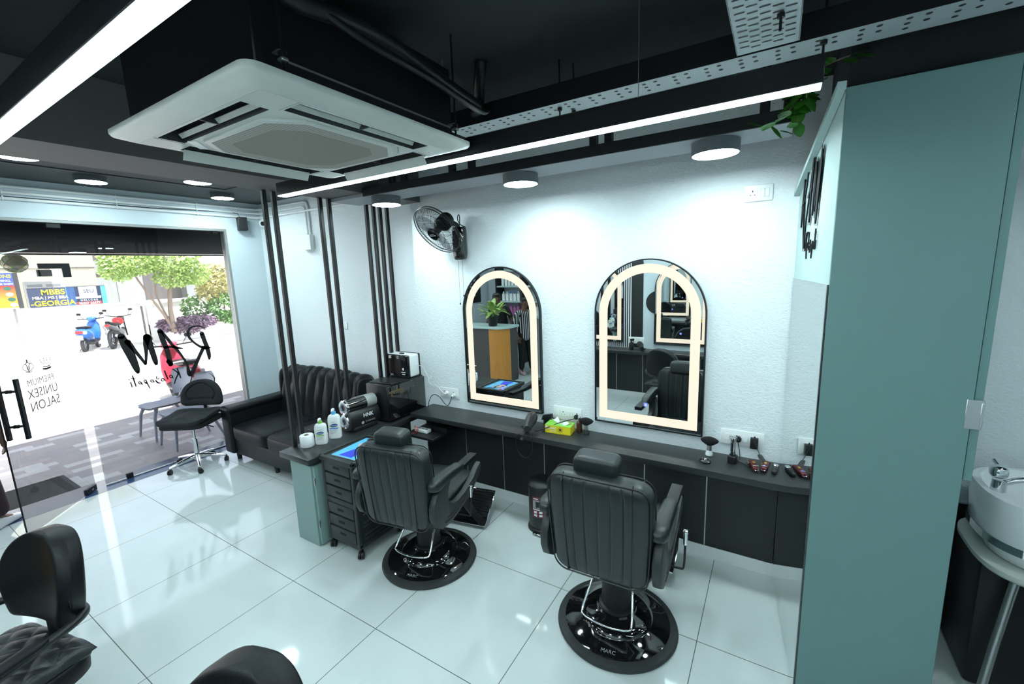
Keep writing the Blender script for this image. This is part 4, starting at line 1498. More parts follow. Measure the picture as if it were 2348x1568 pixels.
for z, nm in ((0.215, 'upper_ring'), (0.093, 'lower_ring')):
    b = MB()
    b.lathe([(0.036, 0.0), (0.042, -0.010), (0.056, -0.012), (0.063, -0.004), (0.063, 0.012)], 48, (0.0, -0.002, z), 'y', 0, False)
    r = b.build('outlet_ring', 'chrome', t)
    b = MB()
    b.lathe([(0.026, -0.009), (0.040, -0.0105), (0.040, 0.004)], 40, (0.0, -0.003, z), 'y', 0, False)
    b.build('perforated_ring', mat('pale grey mesh', (0.40, 0.46, 0.52), 0.6, bump=0.8, bscale=700), r)
    b = MB(); b.lathe([(0.001, -0.004), (0.027, -0.006), (0.027, 0.003)], 32, (0.0, -0.003, z), 'y', 0, True); b.build('outlet_hole', 'piping', r)
text('machine_lettering', 'HNK', 0.046, 'whiteink', body, (0.0862, 0.165, 0.125), (PI / 2, 0, PI / 2), extrude=0.0005, bold=0.0008)
b = MB(); b.lathe([(0.001, 0.0), (0.013, 0.0), (0.013, 0.001)], 24, (0.0862, 0.105, 0.068), 'x'); b.build('machine_emblem', 'greyink', body)
text('machine_small_lettering', 'STYLIANCE', 0.019, 'greyink', body, (0.0864, 0.182, 0.070), (PI / 2, 0, PI / 2), extrude=0.0004)

# black towel cabinet with glossy door
t = thing('towel_cabinet', 'black box cabinet with glossy dark door on the side counter by the wall', 'appliance', (1.945, 1.105, ZS))
W, D, H = 0.275, 0.46, 0.335
b = MB(); b.box(0, W - 0.012, 0, D, 0.012, H, 0.006, 2)
for x in (0.03, W - 0.04):
    for y in (0.03, D - 0.03):
        b.cyl((x, y, 0), (x, y, 0.014), 0.012, n=12)
b.build('case', 'plastic', t)
b = MB(); b.box(W - 0.012, W + 0.008, 0.004, D - 0.004, 0.02, H - 0.008, 0.004, 2); dr = b.build('door', 'gloss', t)
b = MB(); b.box(W + 0.008, W + 0.011, 0.03, 0.17, 0.235, 0.285, 0.003, 1); lab = b.build('door_window', mat('amber window plastic', (0.10, 0.07, 0.03), 0.15), dr)  # dark amber plastic pane on the door
b = MB(); b.super((W + 0.014, 0.09, 0.255), (0.010, 0.045, 0.014), 0.5, 0.5, 20, 10); b.build('door_handle', 'gloss', dr)
# flat black tray lying on the towel cabinet
b = MB(); b.box(-0.135, 0.135, -0.085, 0.085, 0.0, 0.012, 0.006, 2); b.box(-0.125, 0.125, -0.075, 0.075, 0.012, 0.016, 0.004, 1); b.box(0.06, 0.10, -0.07, 0.06, 0.016, 0.018)
o = b.build('flat_tray', 'plastic'); o.location = (2.085, 1.23, ZS + 0.335); o.rotation_euler = (0, 0, 0.05)
tag(o, 'flat black plastic tray lying on the towel cabinet, in front of the white box', 'tray')
# white and black mini warmer on top
t = thing('warmer_box', 'small white warmer with black glass front standing on the towel cabinet', 'appliance', (2.055, 1.475, ZS + 0.336))
b = MB(); b.box(-0.150, 0.150, -0.072, 0.062, 0.004, 0.215, 0.018, 3); b.build('case', 'white', t)
b = MB(); b.box(-0.156, 0.156, -0.092, -0.062, 0.0, 0.218, 0.014, 3); fr = b.build('front', 'gloss', t)
b = MB(); b.box(-0.10, 0.06, -0.0932, -0.0915, 0.035, 0.18); b.build('window', mat('dark brown glass', (0.02, 0.014, 0.012), 0.1), fr, smooth=False)
b = MB(); b.box(0.078, 0.094, -0.0936, -0.0915, 0.075, 0.098); b.box(0.062, 0.112, -0.0936, -0.0915, 0.052, 0.058); b.box(0.07, 0.108, -0.0936, -0.0915, 0.034, 0.039); b.build('front_print', 'whiteink', fr, smooth=False)
b = MB(); b.box(-0.154, 0.154, 0.052, 0.074, 0.002, 0.217, 0.014, 3); b.build('back_shell', 'plastic', t)
b = MB(); b.super((0.02, -0.03, 0.220), (0.028, 0.012, 0.008), 0.5, 0.5, 18, 8); b.build('top_latch', 'plastic', t)

# shelf objects below the worktop corner: white sockets box and red cord
t = thing('power_strip', 'white power strip on the dark shelf below the worktop corner', 'power strip', (2.36, 1.30, 0.60))
b = MB(); b.box(-0.02, 0.13, -0.03, 0.03, 0, 0.03, 0.006, 2); b.build('case', 'white', t)
b = MB()
for k in range(3):
    b.box(0.005 + k * 0.042, 0.03 + k * 0.042, -0.012, 0.012, 0.03, 0.031)
b.build('socket', 'greyink', t, smooth=False)
b = MB(); b.box(2.29, 2.62, 1.20, 1.545, 0.575, 0.598, 0.002, 1)
tag(b.build('undershelf', 'laminate'), 'dark shelf board under the left end of the styling worktop', 'shelf')
b = MB()
pts = []
for k in range(40):
    a = k * 0.55
    pts.append((2.40 + 0.018 * math.cos(a) + 0.005 * math.sin(k * 1.3), 1.235 + 0.010 * math.sin(a), 0.636 + 0.028 * math.sin(a * 0.5) + 0.008 * math.cos(k * 0.9)))
pts = [(2.33, 1.25, 0.602)] + pts + [(2.36, 1.22, 0.602)]
b.tube(pts, 0.0017, 6)
tag(b.build('red_cord', 'red'), 'tangled red cord on the shelf under the worktop corner', 'cord')
b = MB(); b.box(2.32, 2.50, 1.06, 1.19, 0.0, 0.0005)
b.bm.clear()
b.box(0, 0.17, 0, 0.11, 0.0, 0.045, 0.004, 1)
o = b.build('black_case', 'plastic'); o.location = (2.43, 1.29, 0.63)
o.location = (2.47, 1.36, 0.598); tag(o, 'flat black case on the shelf under the worktop corner', 'case')

# ================================================================ SOCKETS AND PLUGS
def socket_plate(label, loc, W, H, mods, rz=0, plugs=()):
    """white wall plate facing -y"""
    t = thing('socket_plate', label, 'socket', loc, rz, 'white wall socket plates')
    b = MB(); b.box(-W / 2, W / 2, -0.010, -0.001, -H / 2, H / 2, 0.003, 2); b.build('plate', 'white', t)
    for kind, x in mods:
        if kind == 'socket':
            b = MB(); b.box(x - 0.024, x + 0.024, -0.0115, -0.0095, -0.024, 0.024, 0.001, 1)
            b.box(x - 0.003, x + 0.003, -0.0122, -0.0112, 0.006, 0.017, m=1)
            for s in (-1, 1):
                b.cyl((x + s * 0.011, -0.0112, -0.010), (x + s * 0.011, -0.0124, -0.010), 0.0032, n=8, m=1)
            b.build('socket', ['white', 'piping'], t, smooth=False)
        elif kind == 'switch':
            b = MB(); b.box(x - 0.011, x + 0.011, -0.0135, -0.0095, -0.023, 0.023, 0.0015, 1); b.build('switch', 'white', t)
        else:
            b = MB(); b.lathe([(0.001, 0), (0.009, 0), (0.009, 0.003)], 20, (x, -0.0125, 0), 'y'); b.build('knob', 'greyink', t)
    return t
socket_plate('white socket plate with two white plugs at the left end of the worktop', (2.525, YM, 0.905), 0.215, 0.09, (('socket', -0.055), ('socket', 0.055)))
socket_plate('white socket plate above the yellow tissue box between the mirrors', (3.715, YM, 0.880), 0.235, 0.105, (('switch', -0.085), ('socket', -0.035), ('switch', 0.012), ('switch', 0.036), ('socket', 0.08)))
socket_plate('long white socket plate behind the upright trimmer, right of the right mirror', (4.925, YM, 0.895), 0.245, 0.10, (('switch', -0.085), ('socket', -0.03), ('switch', 0.02), ('socket', 0.07)))
socket_plate('white socket plate high on the plaster wall near the green partition', (4.94, YM, 2.395), 0.145, 0.092, (('socket', -0.03), ('switch', 0.02), ('switch', 0.044)))
socket_plate('white socket plate on the opposite wall, seen in the large mirror', (3.30, YO, 0.89), 0.235, 0.10, (('switch', -0.08), ('socket', -0.03), ('switch', 0.02), ('socket', 0.07)), PI)
socket_plate('small white socket plate on the sofa wall behind the middle posts', (0.86, YB, 1.45), 0.15, 0.09, (('socket', -0.03), ('switch', 0.03)))

def plug(label, loc, matn, cord, r=0.0028, size=0.018, cm=None):
    t = thing('plug', label, 'plug', loc)
    b = MB()
    b.cyl((0, -0.0005, 0), (0, -0.018, 0), size, size * 0.92, 20)
    b.cyl((0, -0.018, 0), (0, -0.034, -0.004), size * 0.55, size * 0.4, 14)
    b.build('plug_body', matn, t)
    b = MB(); b.tube(cord, r, 8, smooth=2); b.build('cord', cm or matn, t, sharp=80)
    return t
plug('white plug with white coiled cord at the left end of the worktop', (2.505, YM - 0.0125, 0.905), 'white',
     [(0, -0.034, -0.004), (-0.02, -0.05, 0.02), (-0.09, -0.03, 0.07), (-0.18, -0.03, 0.06), (-0.21, -0.02, 0.13), (-0.16, -0.025, 0.16), (-0.17, -0.03, 0.10), (-0.22, -0.03, 0.17), (-0.25, -0.03, 0.24), (-0.31, -0.06, 0.245)], 0.0025)
plug('white plug with black cord looping down to the worktop, left end', (2.585, YM - 0.0125, 0.89), 'white',
     [(0, -0.034, -0.004), (0.0, -0.05, -0.04), (-0.03, -0.06, -0.095), (-0.07, -0.06, -0.07), (-0.12, -0.07, 0.0), (-0.19, -0.08, 0.01), (-0.23, -0.09, -0.06), (-0.235, -0.1, -0.114)], 0.0032, cm='piping')
plug('black plug of the hair dryer in the socket behind the tissue box', (3.795, YM - 0.0125, 0.868), 'plastic',
     [(0, -0.034, -0.004), (-0.02, -0.06, -0.006), (-0.10, -0.13, -0.024), (-0.19, -0.19, -0.065), (-0.24, -0.205, -0.089), (-0.262, -0.200, -0.089)], 0.0032, 0.019)
plug('round black plug behind the upright trimmer', (4.905, YM - 0.0125, 0.89), 'plastic', [(0, -0.034, -0.004), (0.01, -0.04, -0.05), (0.02, -0.06, -0.10), (0.01, -0.07, -0.116), (0.005, -0.08, -0.116)], 0.0025, 0.02)
# black square adapter in the right socket plate with its wound cord
t = thing('charger', 'square black charger in the socket plate with a wound grey cord, above the maroon clippers', 'charger', (4.995, YM - 0.0125, 0.885))
b = MB(); b.box(-0.022, 0.022, -0.032, 0.0, -0.036, 0.032, 0.004, 2); b.tube([(0, -0.016, 0.03), (0.0, -0.02, 0.048), (0.006, -0.022, 0.03)], 0.003, 8, smooth=1); b.build('case', 'plastic', t)
b = MB()
b.tube([(0.0, -0.033, 0.02), (0.02, -0.038, -0.03), (0.035, -0.04, -0.06)], 0.0022, 6, smooth=1)
for k in range(5):
    o = 0.0035 * (k - 2)
    b.tube([(0.030 + o, -0.045, -0.055), (0.045 + o, -0.055, -0.065), (0.075 + o, -0.09, -0.10), (0.066 + o, -0.095, -0.106), (0.035 + o, -0.055, -0.075)], 0.0022, 6, True, smooth=1)
b.tube([(0.066, -0.095, -0.106), (0.05, -0.14, -0.112), (0.04, -0.20, -0.112), (0.06, -0.21, -0.112)], 0.0022, 6, smooth=2)
b.build('cord', 'greyplastic', t, sharp=80)

# ================================================================ ON THE LONG WORKTOP
# hair dryer hanging over the front edge
t = thing('hair_dryer', 'black hair dryer with wound cord on the worktop edge below the left mirror', 'hair dryer', (3.475, 1.385, ZT))
b = MB()
ax0, ax1 = Vector((0.0, 0.05, 0.098)), Vector((0.035, -0.075, 0.072))
rings = []
d = (ax1 - ax0).normalized(); a_ = d.orthogonal().normalized(); c_ = d.cross(a_)
for f, r in ((-0.12, 0.018), (-0.05, 0.034), (0.1, 0.043), (0.45, 0.045), (0.75, 0.040), (1.0, 0.031), (1.25, 0.028)):
    p = ax0 + (ax1 - ax0) * f
    rings.append([p + (a_ * math.cos(2 * PI * i / 28) + c_ * math.sin(2 * PI * i / 28)) * r for i in range(28)])
b.loft(rings)
b.build('barrel', 'plastic', t, sharp=60)
b = MB()
p = ax0 + (ax1 - ax0) * 1.25
b.cyl(p, p + d * 0.03, 0.030, 0.026, 24)
b.build('nozzle', 'plastic', t)
b = MB()
b.tube([(0.01, 0.0, 0.07), (0.0, -0.04, 0.035), (-0.005, -0.085, -0.005), (-0.008, -0.125, -0.045)], [0.024, 0.022, 0.020, 0.016], 14, smooth=1)
hd = b.build('handle', 'plastic', t, sharp=70)
b = MB(); b.box(-0.016, -0.004, -0.075, -0.04, 0.035, 0.045, 0.003, 1); b.build('handle_switch', 'silver', hd)
b = MB()
loop = []
for k in range(60):
    a = k / 60 * 2 * PI * 3.6
    loop.append((0.004 + 0.036 * math.cos(a), -0.045 + 0.030 * math.sin(a) - 0.0006 * k, 0.035 + 0.018 * math.cos(a * 1.1) + 0.006 * math.sin(k * 0.8)))
b.tube(loop, 0.0032, 7)
b.tube([(0.04, -0.07, 0.0), (0.075, -0.126, 0.004), (0.09, -0.132, -0.03), (0.092, -0.135, -0.12), (0.05, -0.138, -0.175), (-0.01, -0.138, -0.17), (-0.055, -0.135, -0.10), (-0.05, -0.13, -0.02), (-0.02, -0.125, 0.01)], 0.003, 7, smooth=2)
b.build('cord', 'plastic', t, sharp=80)

# small black folded frame leaning by the left mirror corner
t = thing('small_scoop', 'small black plastic scoop leaning at the lower corner of the left mirror', 'scoop', (3.555, 1.525, ZT))
b = MB(); b.box(-0.03, 0.03, -0.012, 0.012, 0.0, 0.075, 0.006, 2); b.prism([(-0.045, 0.045), (0.05, 0.06), (0.045, 0.105), (-0.03, 0.085)], -0.02, 0.014, 'xz', bev=0.004); b.build('body', 'plastic', t)

# tissue box
t = thing('tissue_box', 'green and yellow tissue box with a white tissue pulled out, under the socket plate', 'tissue box', (3.700, 1.455, ZT), math.radians(5))
b = MB(); b.box(-0.102, 0.102, -0.058, 0.058, 0.0, 0.062, 0.001, 1); b.build('carton', 'yellow', t, smooth=False)
b = MB(); b.box(-0.1025, 0.1025, -0.0585, 0.0585, 0.061, 0.0625); tp = b.build('carton_top', 'green', t, smooth=False)
b = MB()
def tis(a, c):
    u, v = a * 2 - 1, c
    x = -0.012 + 0.05 * u * (0.4 + 0.6 * v) - 0.012 * v
    y = 0.012 * math.sin(u * 5 + v * 2) * (0.4 + v) + 0.006
    z = 0.061 + (0.042 - 0.016 * u * u + 0.010 * math.sin(u * 6 + 1)) * v
    return (x, y, z)
b.grid(tis, 24, 12)
def tis2(a, c):
    u, v = a * 2 - 1, c
    return (0.03 + 0.03 * u + 0.03 * v, -0.015 + 0.02 * u * v + 0.01 * math.sin(u * 4), 0.0632 + 0.022 * math.sin(PI * v) * (1 - 0.5 * u * u))
b.grid(tis2, 16, 12)
b.build('tissue', 'paper', t, sharp=80)
b = MB()
yy = -0.0592
for k in range(12):
    a = 2 * PI * k / 12
    c0, s0 = math.cos(a), math.sin(a)
    b._put([(0.022 + 0.007 * c0, yy, 0.034 + 0.007 * s0), (0.022 + 0.018 * math.cos(a + 0.2), yy, 0.034 + 0.018 * math.sin(a + 0.2)), (0.022 + 0.020 * c0, yy, 0.034 + 0.020 * s0), (0.022 + 0.018 * math.cos(a - 0.2), yy, 0.034 + 0.018 * math.sin(a - 0.2))], [(0, 1, 2, 3)], 0)
b._put([(x, yy - 0.0003, z) for x, z in blob(0.022, 0.034, 0.008, 0.008)], [tuple(range(20))], 1)
b._put([(x, yy, z) for x, z in blob(-0.085, 0.046, 0.010, 0.011)], [tuple(range(20))], 2)
b._put([(x, y, 0.0630) for x, y in blob(0.062, 0.02, 0.022, 0.018)], [tuple(range(20))], 0)
b._put([(x, y, 0.0632) for x, y in blob(0.062, 0.02, 0.009, 0.007)], [tuple(range(20))], 1)
b.build('flower_print', ['gold', 'amber', 'whiteink'], t, smooth=False)
text('box_lettering', 'SUAMI', 0.022, 'whiteink', t, (-0.045, -0.0592, 0.040), (PI / 2, 0, 0), extrude=0.0002, bold=0.0006)
text('box_script', 'So Soft', 0.016, 'paper', t, (-0.035, -0.0592, 0.018), (PI / 2, 0, 0), extrude=0.0002)

# amber spray bottle
t = thing('spray_bottle', 'dark amber bottle with chrome cap beside the tissue box', 'bottle', (3.838, 1.505, ZT))
b = MB(); b.lathe([(0.001, 0.0), (0.020, 0.0), (0.022, 0.004), (0.022, 0.072), (0.018, 0.082), (0.010, 0.088), (0.010, 0.095)], 28); b.build('body', 'amber', t)
b = MB(); b.lathe([(0.001, 0.094), (0.0125, 0.094), (0.0125, 0.120), (0.009, 0.126), (0.001, 0.126)], 24); b.build('cap', 'chrome', t)

def duster(label, loc, rz, clear):
    t = thing('neck_duster', label, 'brush', loc, rz, 'black neck duster brushes on the worktop')
    b = MB(); b.lathe([(0.001, 0.0), (0.020, 0.0), (0.023, 0.004), (0.022, 0.018), (0.017, 0.028), (0.0155, 0.036), (0.001, 0.036)], 28); b.build('handle', 'clearplastic' if clear else 'greyplastic', t)
    b = MB(); b.lathe([(0.001, 0.036), (0.0155, 0.036), (0.0155, 0.070), (0.001, 0.070)], 24); b.build('ferrule', 'chrome', t)
    b = MB()
    rings = []
    for z, wx, wy in ((0.068, 0.014, 0.013), (0.076, 0.028, 0.018), (0.088, 0.046, 0.022), (0.102, 0.056, 0.024), (0.112, 0.048, 0.022), (0.120, 0.033, 0.018), (0.125, 0.014, 0.010), (0.1262, 0.002, 0.002)):
        rings.append([(wx * math.cos(u), wy * math.sin(u), z) for u in [2 * PI * i / 40 for i in range(40)]])
    b.loft(rings)
    b.build('bristles', 'bristle', t, sharp=80)
    return t
M['clearplastic'] = mat('clear acrylic handle', (0.62, 0.68, 0.70), 0.08, spec=0.8)
duster('black fan shaped neck duster with dark handle, beside the amber bottle', (3.897, 1.495, ZT), 0.15, False)
duster('black fan shaped neck duster with clear handle, right of the right mirror', (4.745, 1.50, ZT), 0.0, True)
t = thing('cable_grommet', 'round black lidded dish set in the worktop in front of the clear handled duster', 'grommet', (4.735, 1.385, ZT))
b = MB(); b.lathe([(0.001, 0.004), (0.030, 0.004), (0.033, 0.010), (0.037, 0.010), (0.038, 0.0), (0.001, 0.0)], 36, cap=False); b.build('ring', 'gloss', t)
b = MB(); b.super((-0.012, -0.006, 0.006), (0.010, 0.006, 0.003), 0.6, 0.6, 12, 6); b.build('clip', 'chrome', t)

# upright trimmer in its stand
t = thing('trimmer', 'silver and black trimmer standing upright in a charging stand', 'trimmer', (4.885, 1.450, ZT), -0.25)
b = MB(); b.box(-0.024, 0.024, -0.026, 0.026, 0.0, 0.050, 0.008, 3); b.lathe([(0.017, 0.05), (0.019, 0.056), (0.016, 0.058)], 20, cap=False); b.build('charging_stand', 'plastic', t)
b = MB()
rings = []
for z, wx, wy in ((0.045, 0.014, 0.015), (0.08, 0.016, 0.017), (0.12, 0.015, 0.016), (0.145, 0.014, 0.014), (0.158, 0.018, 0.012), (0.168, 0.020, 0.008)):
    rings.append([(wx * math.copysign(abs(math.cos(u)) ** 0.7, math.cos(u)), wy * math.copysign(abs(math.sin(u)) ** 0.7, math.sin(u)), z) for u in [2 * PI * i / 28 for i in range(28)]])
b.loft(rings)
b.build('body', 'chrome', t, sharp=60)
b = MB(); b.box(-0.007, 0.007, -0.0185, -0.010, 0.05, 0.135, 0.003, 2); b.build('front_grip', 'plastic', t)
b = MB(); b.box(-0.021, 0.021, -0.006, 0.002, 0.166, 0.173, 0.001, 1); b.build('blade', 'silver', t)
b = MB(); b.tube([(0.02, 0.02, 0.008), (0.06, 0.02, 0.004), (0.08, 0.0, 0.005), (0.10, 0.03, 0.03), (0.11, 0.01, 0.006), (0.085, -0.01, 0.004), (0.07, 0.02, 0.02), (0.10, 0.02, 0.004)], 0.003, 7, smooth=2); b.build('cord', 'plastic', t, sharp=80)

# maroon clippers lying on the worktop
def clipper(label, loc, rz, led):
    t = thing('hair_clipper', label, 'clipper', loc, rz, 'maroon hair clippers on the worktop')
    t.scale = (0.82, 0.82, 0.82)
    b = MB()
    rings = []
    for y, w, h in ((-0.075, 0.014, 0.012), (-0.068, 0.020, 0.018), (-0.03, 0.023, 0.021), (0.02, 0.021, 0.020), (0.05, 0.024, 0.020), (0.066, 0.025, 0.016)):
        rings.append([(w * math.copysign(abs(math.cos(u)) ** 0.6, math.cos(u)), y, 0.021 + h * math.copysign(abs(math.sin(u)) ** 0.6, math.sin(u))) for u in [2 * PI * i / 28 for i in range(28)]])
    b.loft(rings)
    b.build('shell', 'maroon', t, sharp=60)
    b = MB(); b.box(-0.022, 0.022, 0.064, 0.086, 0.012, 0.026, 0.003, 1); b.build('blade', 'silver', t)
    b = MB(); b.tube([(-0.012, -0.074, 0.024), (-0.012, -0.092, 0.022), (0.012, -0.092, 0.022), (0.012, -0.074, 0.024)], 0.003, 8, smooth=1); b.build('hanging_loop', 'chrome', t)
    b = MB(); b._put([(0.009 * math.cos(a), 0.01 + 0.016 * math.sin(a), 0.0424) for a in [2 * PI * k / 16 for k in range(16)]], [tuple(range(16))]); b.build('emblem', 'gold', t, smooth=False)
    b = MB(); b.box(-0.019, 0.019, -0.052, -0.047, 0.040, 0.0432, 0.001, 1); b.build('trim_line', 'silver', t)
    b = MB(); b.box(-0.032, -0.022, 0.03, 0.036, 0.018, 0.026, 0.001, 1); b.box(-0.030, -0.021, 0.046, 0.05, 0.018, 0.026, 0.001, 1); b.build('lever', 'gold', t)
    if led:
        b = MB(); b.super((0, -0.045, 0.0425), (0.008, 0.004, 0.002), 0.7, 0.7, 10, 6); b.build('indicator', 'led', t)
    return t
clipper('maroon hair clipper without light, beside the upright trimmer', (5.003, 1.425, ZT), math.radians(14), False)
clipper('maroon hair clipper with a blue light, beside the small black shaver', (5.062, 1.445, ZT), math.radians(-6), True)
t = thing('small_shaver', 'small black shaver with chrome head lying against the side mirror', 'shaver', (5.113, 1.435, ZT), math.radians(-6))
b = MB(); b.box(-0.014, 0.014, -0.055, 0.03, 0.0, 0.026, 0.008, 3); b.build('body', 'plastic', t)
b = MB(); b.box(-0.015, 0.015, 0.02, 0.05, 0.002, 0.030, 0.007, 3); b.build('head', 'chrome', t)

# ================================================================ PEDAL BIN
t = thing('pedal_bin', 'black pedal bin with a printed sticker under the worktop', 'bin', (3.585, 1.345, 0))
b = MB(); b.lathe([(0.001, 0.02), (0.100, 0.02), (0.103, 0.03), (0.103, 0.36), (0.001, 0.36)], 40); body = b.build('body', 'plastic', t)
b = MB(); b.lathe([(0.001, 0.0), (0.112, 0.0), (0.115, 0.012), (0.108, 0.03), (0.001, 0.03)], 40); b.build('foot_ring', 'rubber', t)
b = MB(); b.lathe([(0.106, 0.355), (0.108, 0.375), (0.09, 0.398), (0.05, 0.408), (0.001, 0.41)], 40); b.build('lid', 'plastic', t)
b = MB(); b.box(-0.012, 0.058, -0.150, -0.09, 0.016, 0.024, 0.003, 1); b.build('pedal', 'chrome', t)
def onbin(u, v, w=0.0):
    a = -PI / 2 + u / 0.103
    return ((0.1036 + w) * math.cos(a), (0.1036 + w) * math.sin(a), v)
b = MB()
def curved(u0, u1, v0, v1, m, w):
    for k in range(6):
        ua, ub = u0 + (u1 - u0) * k / 6, u0 + (u1 - u0) * (k + 1) / 6
        b._put([onbin(ua, v0, w), onbin(ub, v0, w), onbin(ub, v1, w), onbin(ua, v1, w)], [(0, 1, 2, 3)], m)
curved(-0.03, 0.07, 0.13, 0.30, 0, 0.0)
curved(-0.024, 0.064, 0.205, 0.272, 1, 0.0006)
curved(-0.024, 0.064, 0.192, 0.200, 2, 0.0006)
for i in range(2):
    for j in range(2):
        curved(-0.015 + i * 0.042, 0.010 + i * 0.042, 0.14 + j * 0.026, 0.158 + j * 0.026, 2, 0.0006)
curved(-0.02, 0.02, 0.280, 0.288, 2, 0.0006)
curved(0.0, 0.03, 0.215, 0.262, 3, 0.0010)
b.build('sticker', [mat('dark red print', (0.16, 0.02, 0.03), 0.5), 'greyink', 'whiteink', 'piping'], body, smooth=False)

# ================================================================ WALL FAN
t = thing('wall_fan', 'black oscillating wall fan tilted down above the left arched mirror', 'fan', (2.775, YM, 2.24))
b = MB()
rings = []
for z, k in ((-0.135, 0.72), (-0.12, 0.9), (-0.08, 1.0), (0.10, 1.0), (0.13, 0.94)):
    rings.append([(0.062 * k * math.copysign(abs(math.cos(u)) ** 0.7, math.cos(u)), -0.048 + 0.045 * k * math.copysign(abs(math.sin(u)) ** 0.7, math.sin(u)), z) for u in [2 * PI * i / 32 for i in range(32)]])
b.loft(rings)
b.build('bracket', 'gloss', t, sharp=60)
nF = Vector((-0.12, -0.76, -0.64)).normalized()
cF = Vector((-0.055, -0.26, 0.10))
qF = nF.to_track_quat('Z', 'Y').to_matrix().to_4x4()
TF = Matrix.Translation(cF) @ qF
b = MB(); b.T = TF
b.lathe([(0.001, -0.17), (0.05, -0.168), (0.062, -0.15), (0.064, -0.075), (0.05, -0.055), (0.001, -0.05)], 32)
b.build('motor_housing', 'plastic', t)
b = MB()
b.tube([(0, -0.05, 0.11), (-0.01, -0.07, 0.16), tuple(cF - nF * 0.11)], 0.02, 10, smooth=1)
b.build('neck', 'plastic', t)
def cage(front):
    b = MB(); b.T = TF
    RR = 0.212
    def dome(r):
        f = r / RR
        return (0.045 * (1 - f ** 2.5) + 0.012) if front else (-0.055 * (1 - f ** 3) - 0.012)
    for k in range(72):
        a = 2 * PI * k / 72
        pts = []
        for i in range(9):
            r = 0.055 + (RR - 0.055) * i / 8
            aa = a + (0.25 * (1 - i / 8) if front else 0)
            pts.append((r * math.cos(aa), r * math.sin(aa), dome(r)))
        b.tube(pts, 0.0011, 4)
    for r in (0.105, 0.165):
        b.tube([(r * math.cos(2 * PI * i / 60), r * math.sin(2 * PI * i / 60), dome(r)) for i in range(60)], 0.0014, 5, True)
    b.tube([(RR * math.cos(2 * PI * i / 72), RR * math.sin(2 * PI * i / 72), dome(RR)) for i in range(72)], 0.004, 8, True)
    return b
fc = cage(True).build('front_guard', 'blackmetal', t, sharp=80)
cage(False).build('rear_guard', 'blackmetal', t, sharp=80)
b = MB(); b.T = TF
b.lathe([(0.001, 0.066), (0.050, 0.064), (0.056, 0.058), (0.056, 0.050), (0.001, 0.050)], 32)
hub = b.build('guard_badge', 'gloss', fc)
b = MB(); b.T = TF @ Matrix.Rotation(PI, 4, 'Z'); b.box(-0.032, 0.032, 0.004, 0.009, 0.0655, 0.0668); b.box(-0.015, 0.03, -0.006, -0.003, 0.0655, 0.0668); b.build('badge_print', 'greyink', hub, smooth=False)
b = MB(); b.T = TF
b.lathe([(0.001, -0.03), (0.03, -0.028), (0.032, 0.02), (0.02, 0.032), (0.001, 0.033)], 24)
hubm = b.build('blade_hub', 'plastic', t)
M['smoke'] = glass('smoked clear blade plastic', (0.42, 0.43, 0.44))
for k in range(3):
    b = MB(); b.T = TF @ Matrix.Rotation(2 * PI * k / 3 + 0.4, 4, 'Z')
    def bl(a, c):
        r = 0.025 + 0.165 * c
        w = 0.055 + 0.10 * math.sin(PI * min(1, c * 0.85)) ** 0.8
        s = (a - 0.5) * w
        return (r * math.cos(s / max(r, 0.04) * 0.9), r * math.sin(s / max(r, 0.04) * 0.9), 0.030 * (a - 0.5) * (1.2 - 0.6 * c))
    b.grid(bl, 10, 10)
    b.build('blade', 'smoke', hubm, sharp=80)
b = MB()
b.tube([(0.012, -0.06, 0.125), (0.03, -0.07, 0.19), (0.02, -0.065, 0.24), (0.0, -0.07, 0.20), (0.02, -0.06, 0.15), (0.05, -0.03, 0.13)], 0.004, 7, smooth=2)
b.build('cord', 'plastic', t, sharp=80)
for x, z in ((-0.025, -0.50), (0.018, -0.43)):
    b = MB()
    b.tube([(x, -0.05, -0.13), (x - 0.006, -0.045, z)], 0.0011, 5)
    b.super((x - 0.006, -0.045, z - 0.006), (0.005, 0.005, 0.009), 0.7, 0.7, 10, 8)
    b.build('pull_cord', 'plastic', t, sharp=80)

# ================================================================ CEILING CASSETTE AIR CONDITIONER
t = thing('air_conditioner', 'off white ceiling cassette air conditioner hanging below the black ceiling', 'air conditioner', (3.425, -0.268, 2.513))
hp = 0.477
def rrect(h, r, z, n=8):
    pts = []
    for cx, cy, a0 in ((h - r, h - r, 0), (-h + r, h - r, PI / 2), (-h + r, -h + r, PI), (h - r, -h + r, 1.5 * PI)):
        for i in range(n + 1):
            a = a0 + PI / 2 * i / n
            pts.append((cx + r * math.cos(a), cy + r * math.sin(a), z))
    return pts
b = MB()
b.loft([rrect(hp - 0.02, 0.03, 0.05), rrect(hp, 0.04, 0.042), rrect(hp, 0.04, 0.030), rrect(hp - 0.006, 0.036, 0.022), rrect(hp - 0.05, 0.03, 0.008), rrect(hp - 0.072, 0.006, 0.004)], True, False)
cs = [-0.4045, -0.392, -0.308, -0.28, 0.28, 0.308, 0.392, 0.4045]
for i in range(7):
    for j in range(7):
        x0, x1, y0, y1 = cs[i], cs[i + 1], cs[j], cs[j + 1]
        xm, ym = (x0 + x1) / 2, (y0 + y1) / 2
        if (0.308 < abs(xm) < 0.392 and abs(ym) < 0.28) or (0.308 < abs(ym) < 0.392 and abs(xm) < 0.28):
            continue
        b._put([(x0, y0, 0.004), (x0, y1, 0.004), (x1, y1, 0.004), (x1, y0, 0.004)], [(0, 1, 2, 3)])
bmesh.ops.remove_doubles(b.bm, verts=b.bm.verts[:], dist=0.0003)
b.build('panel', 'acwhite', t, sharp=50)
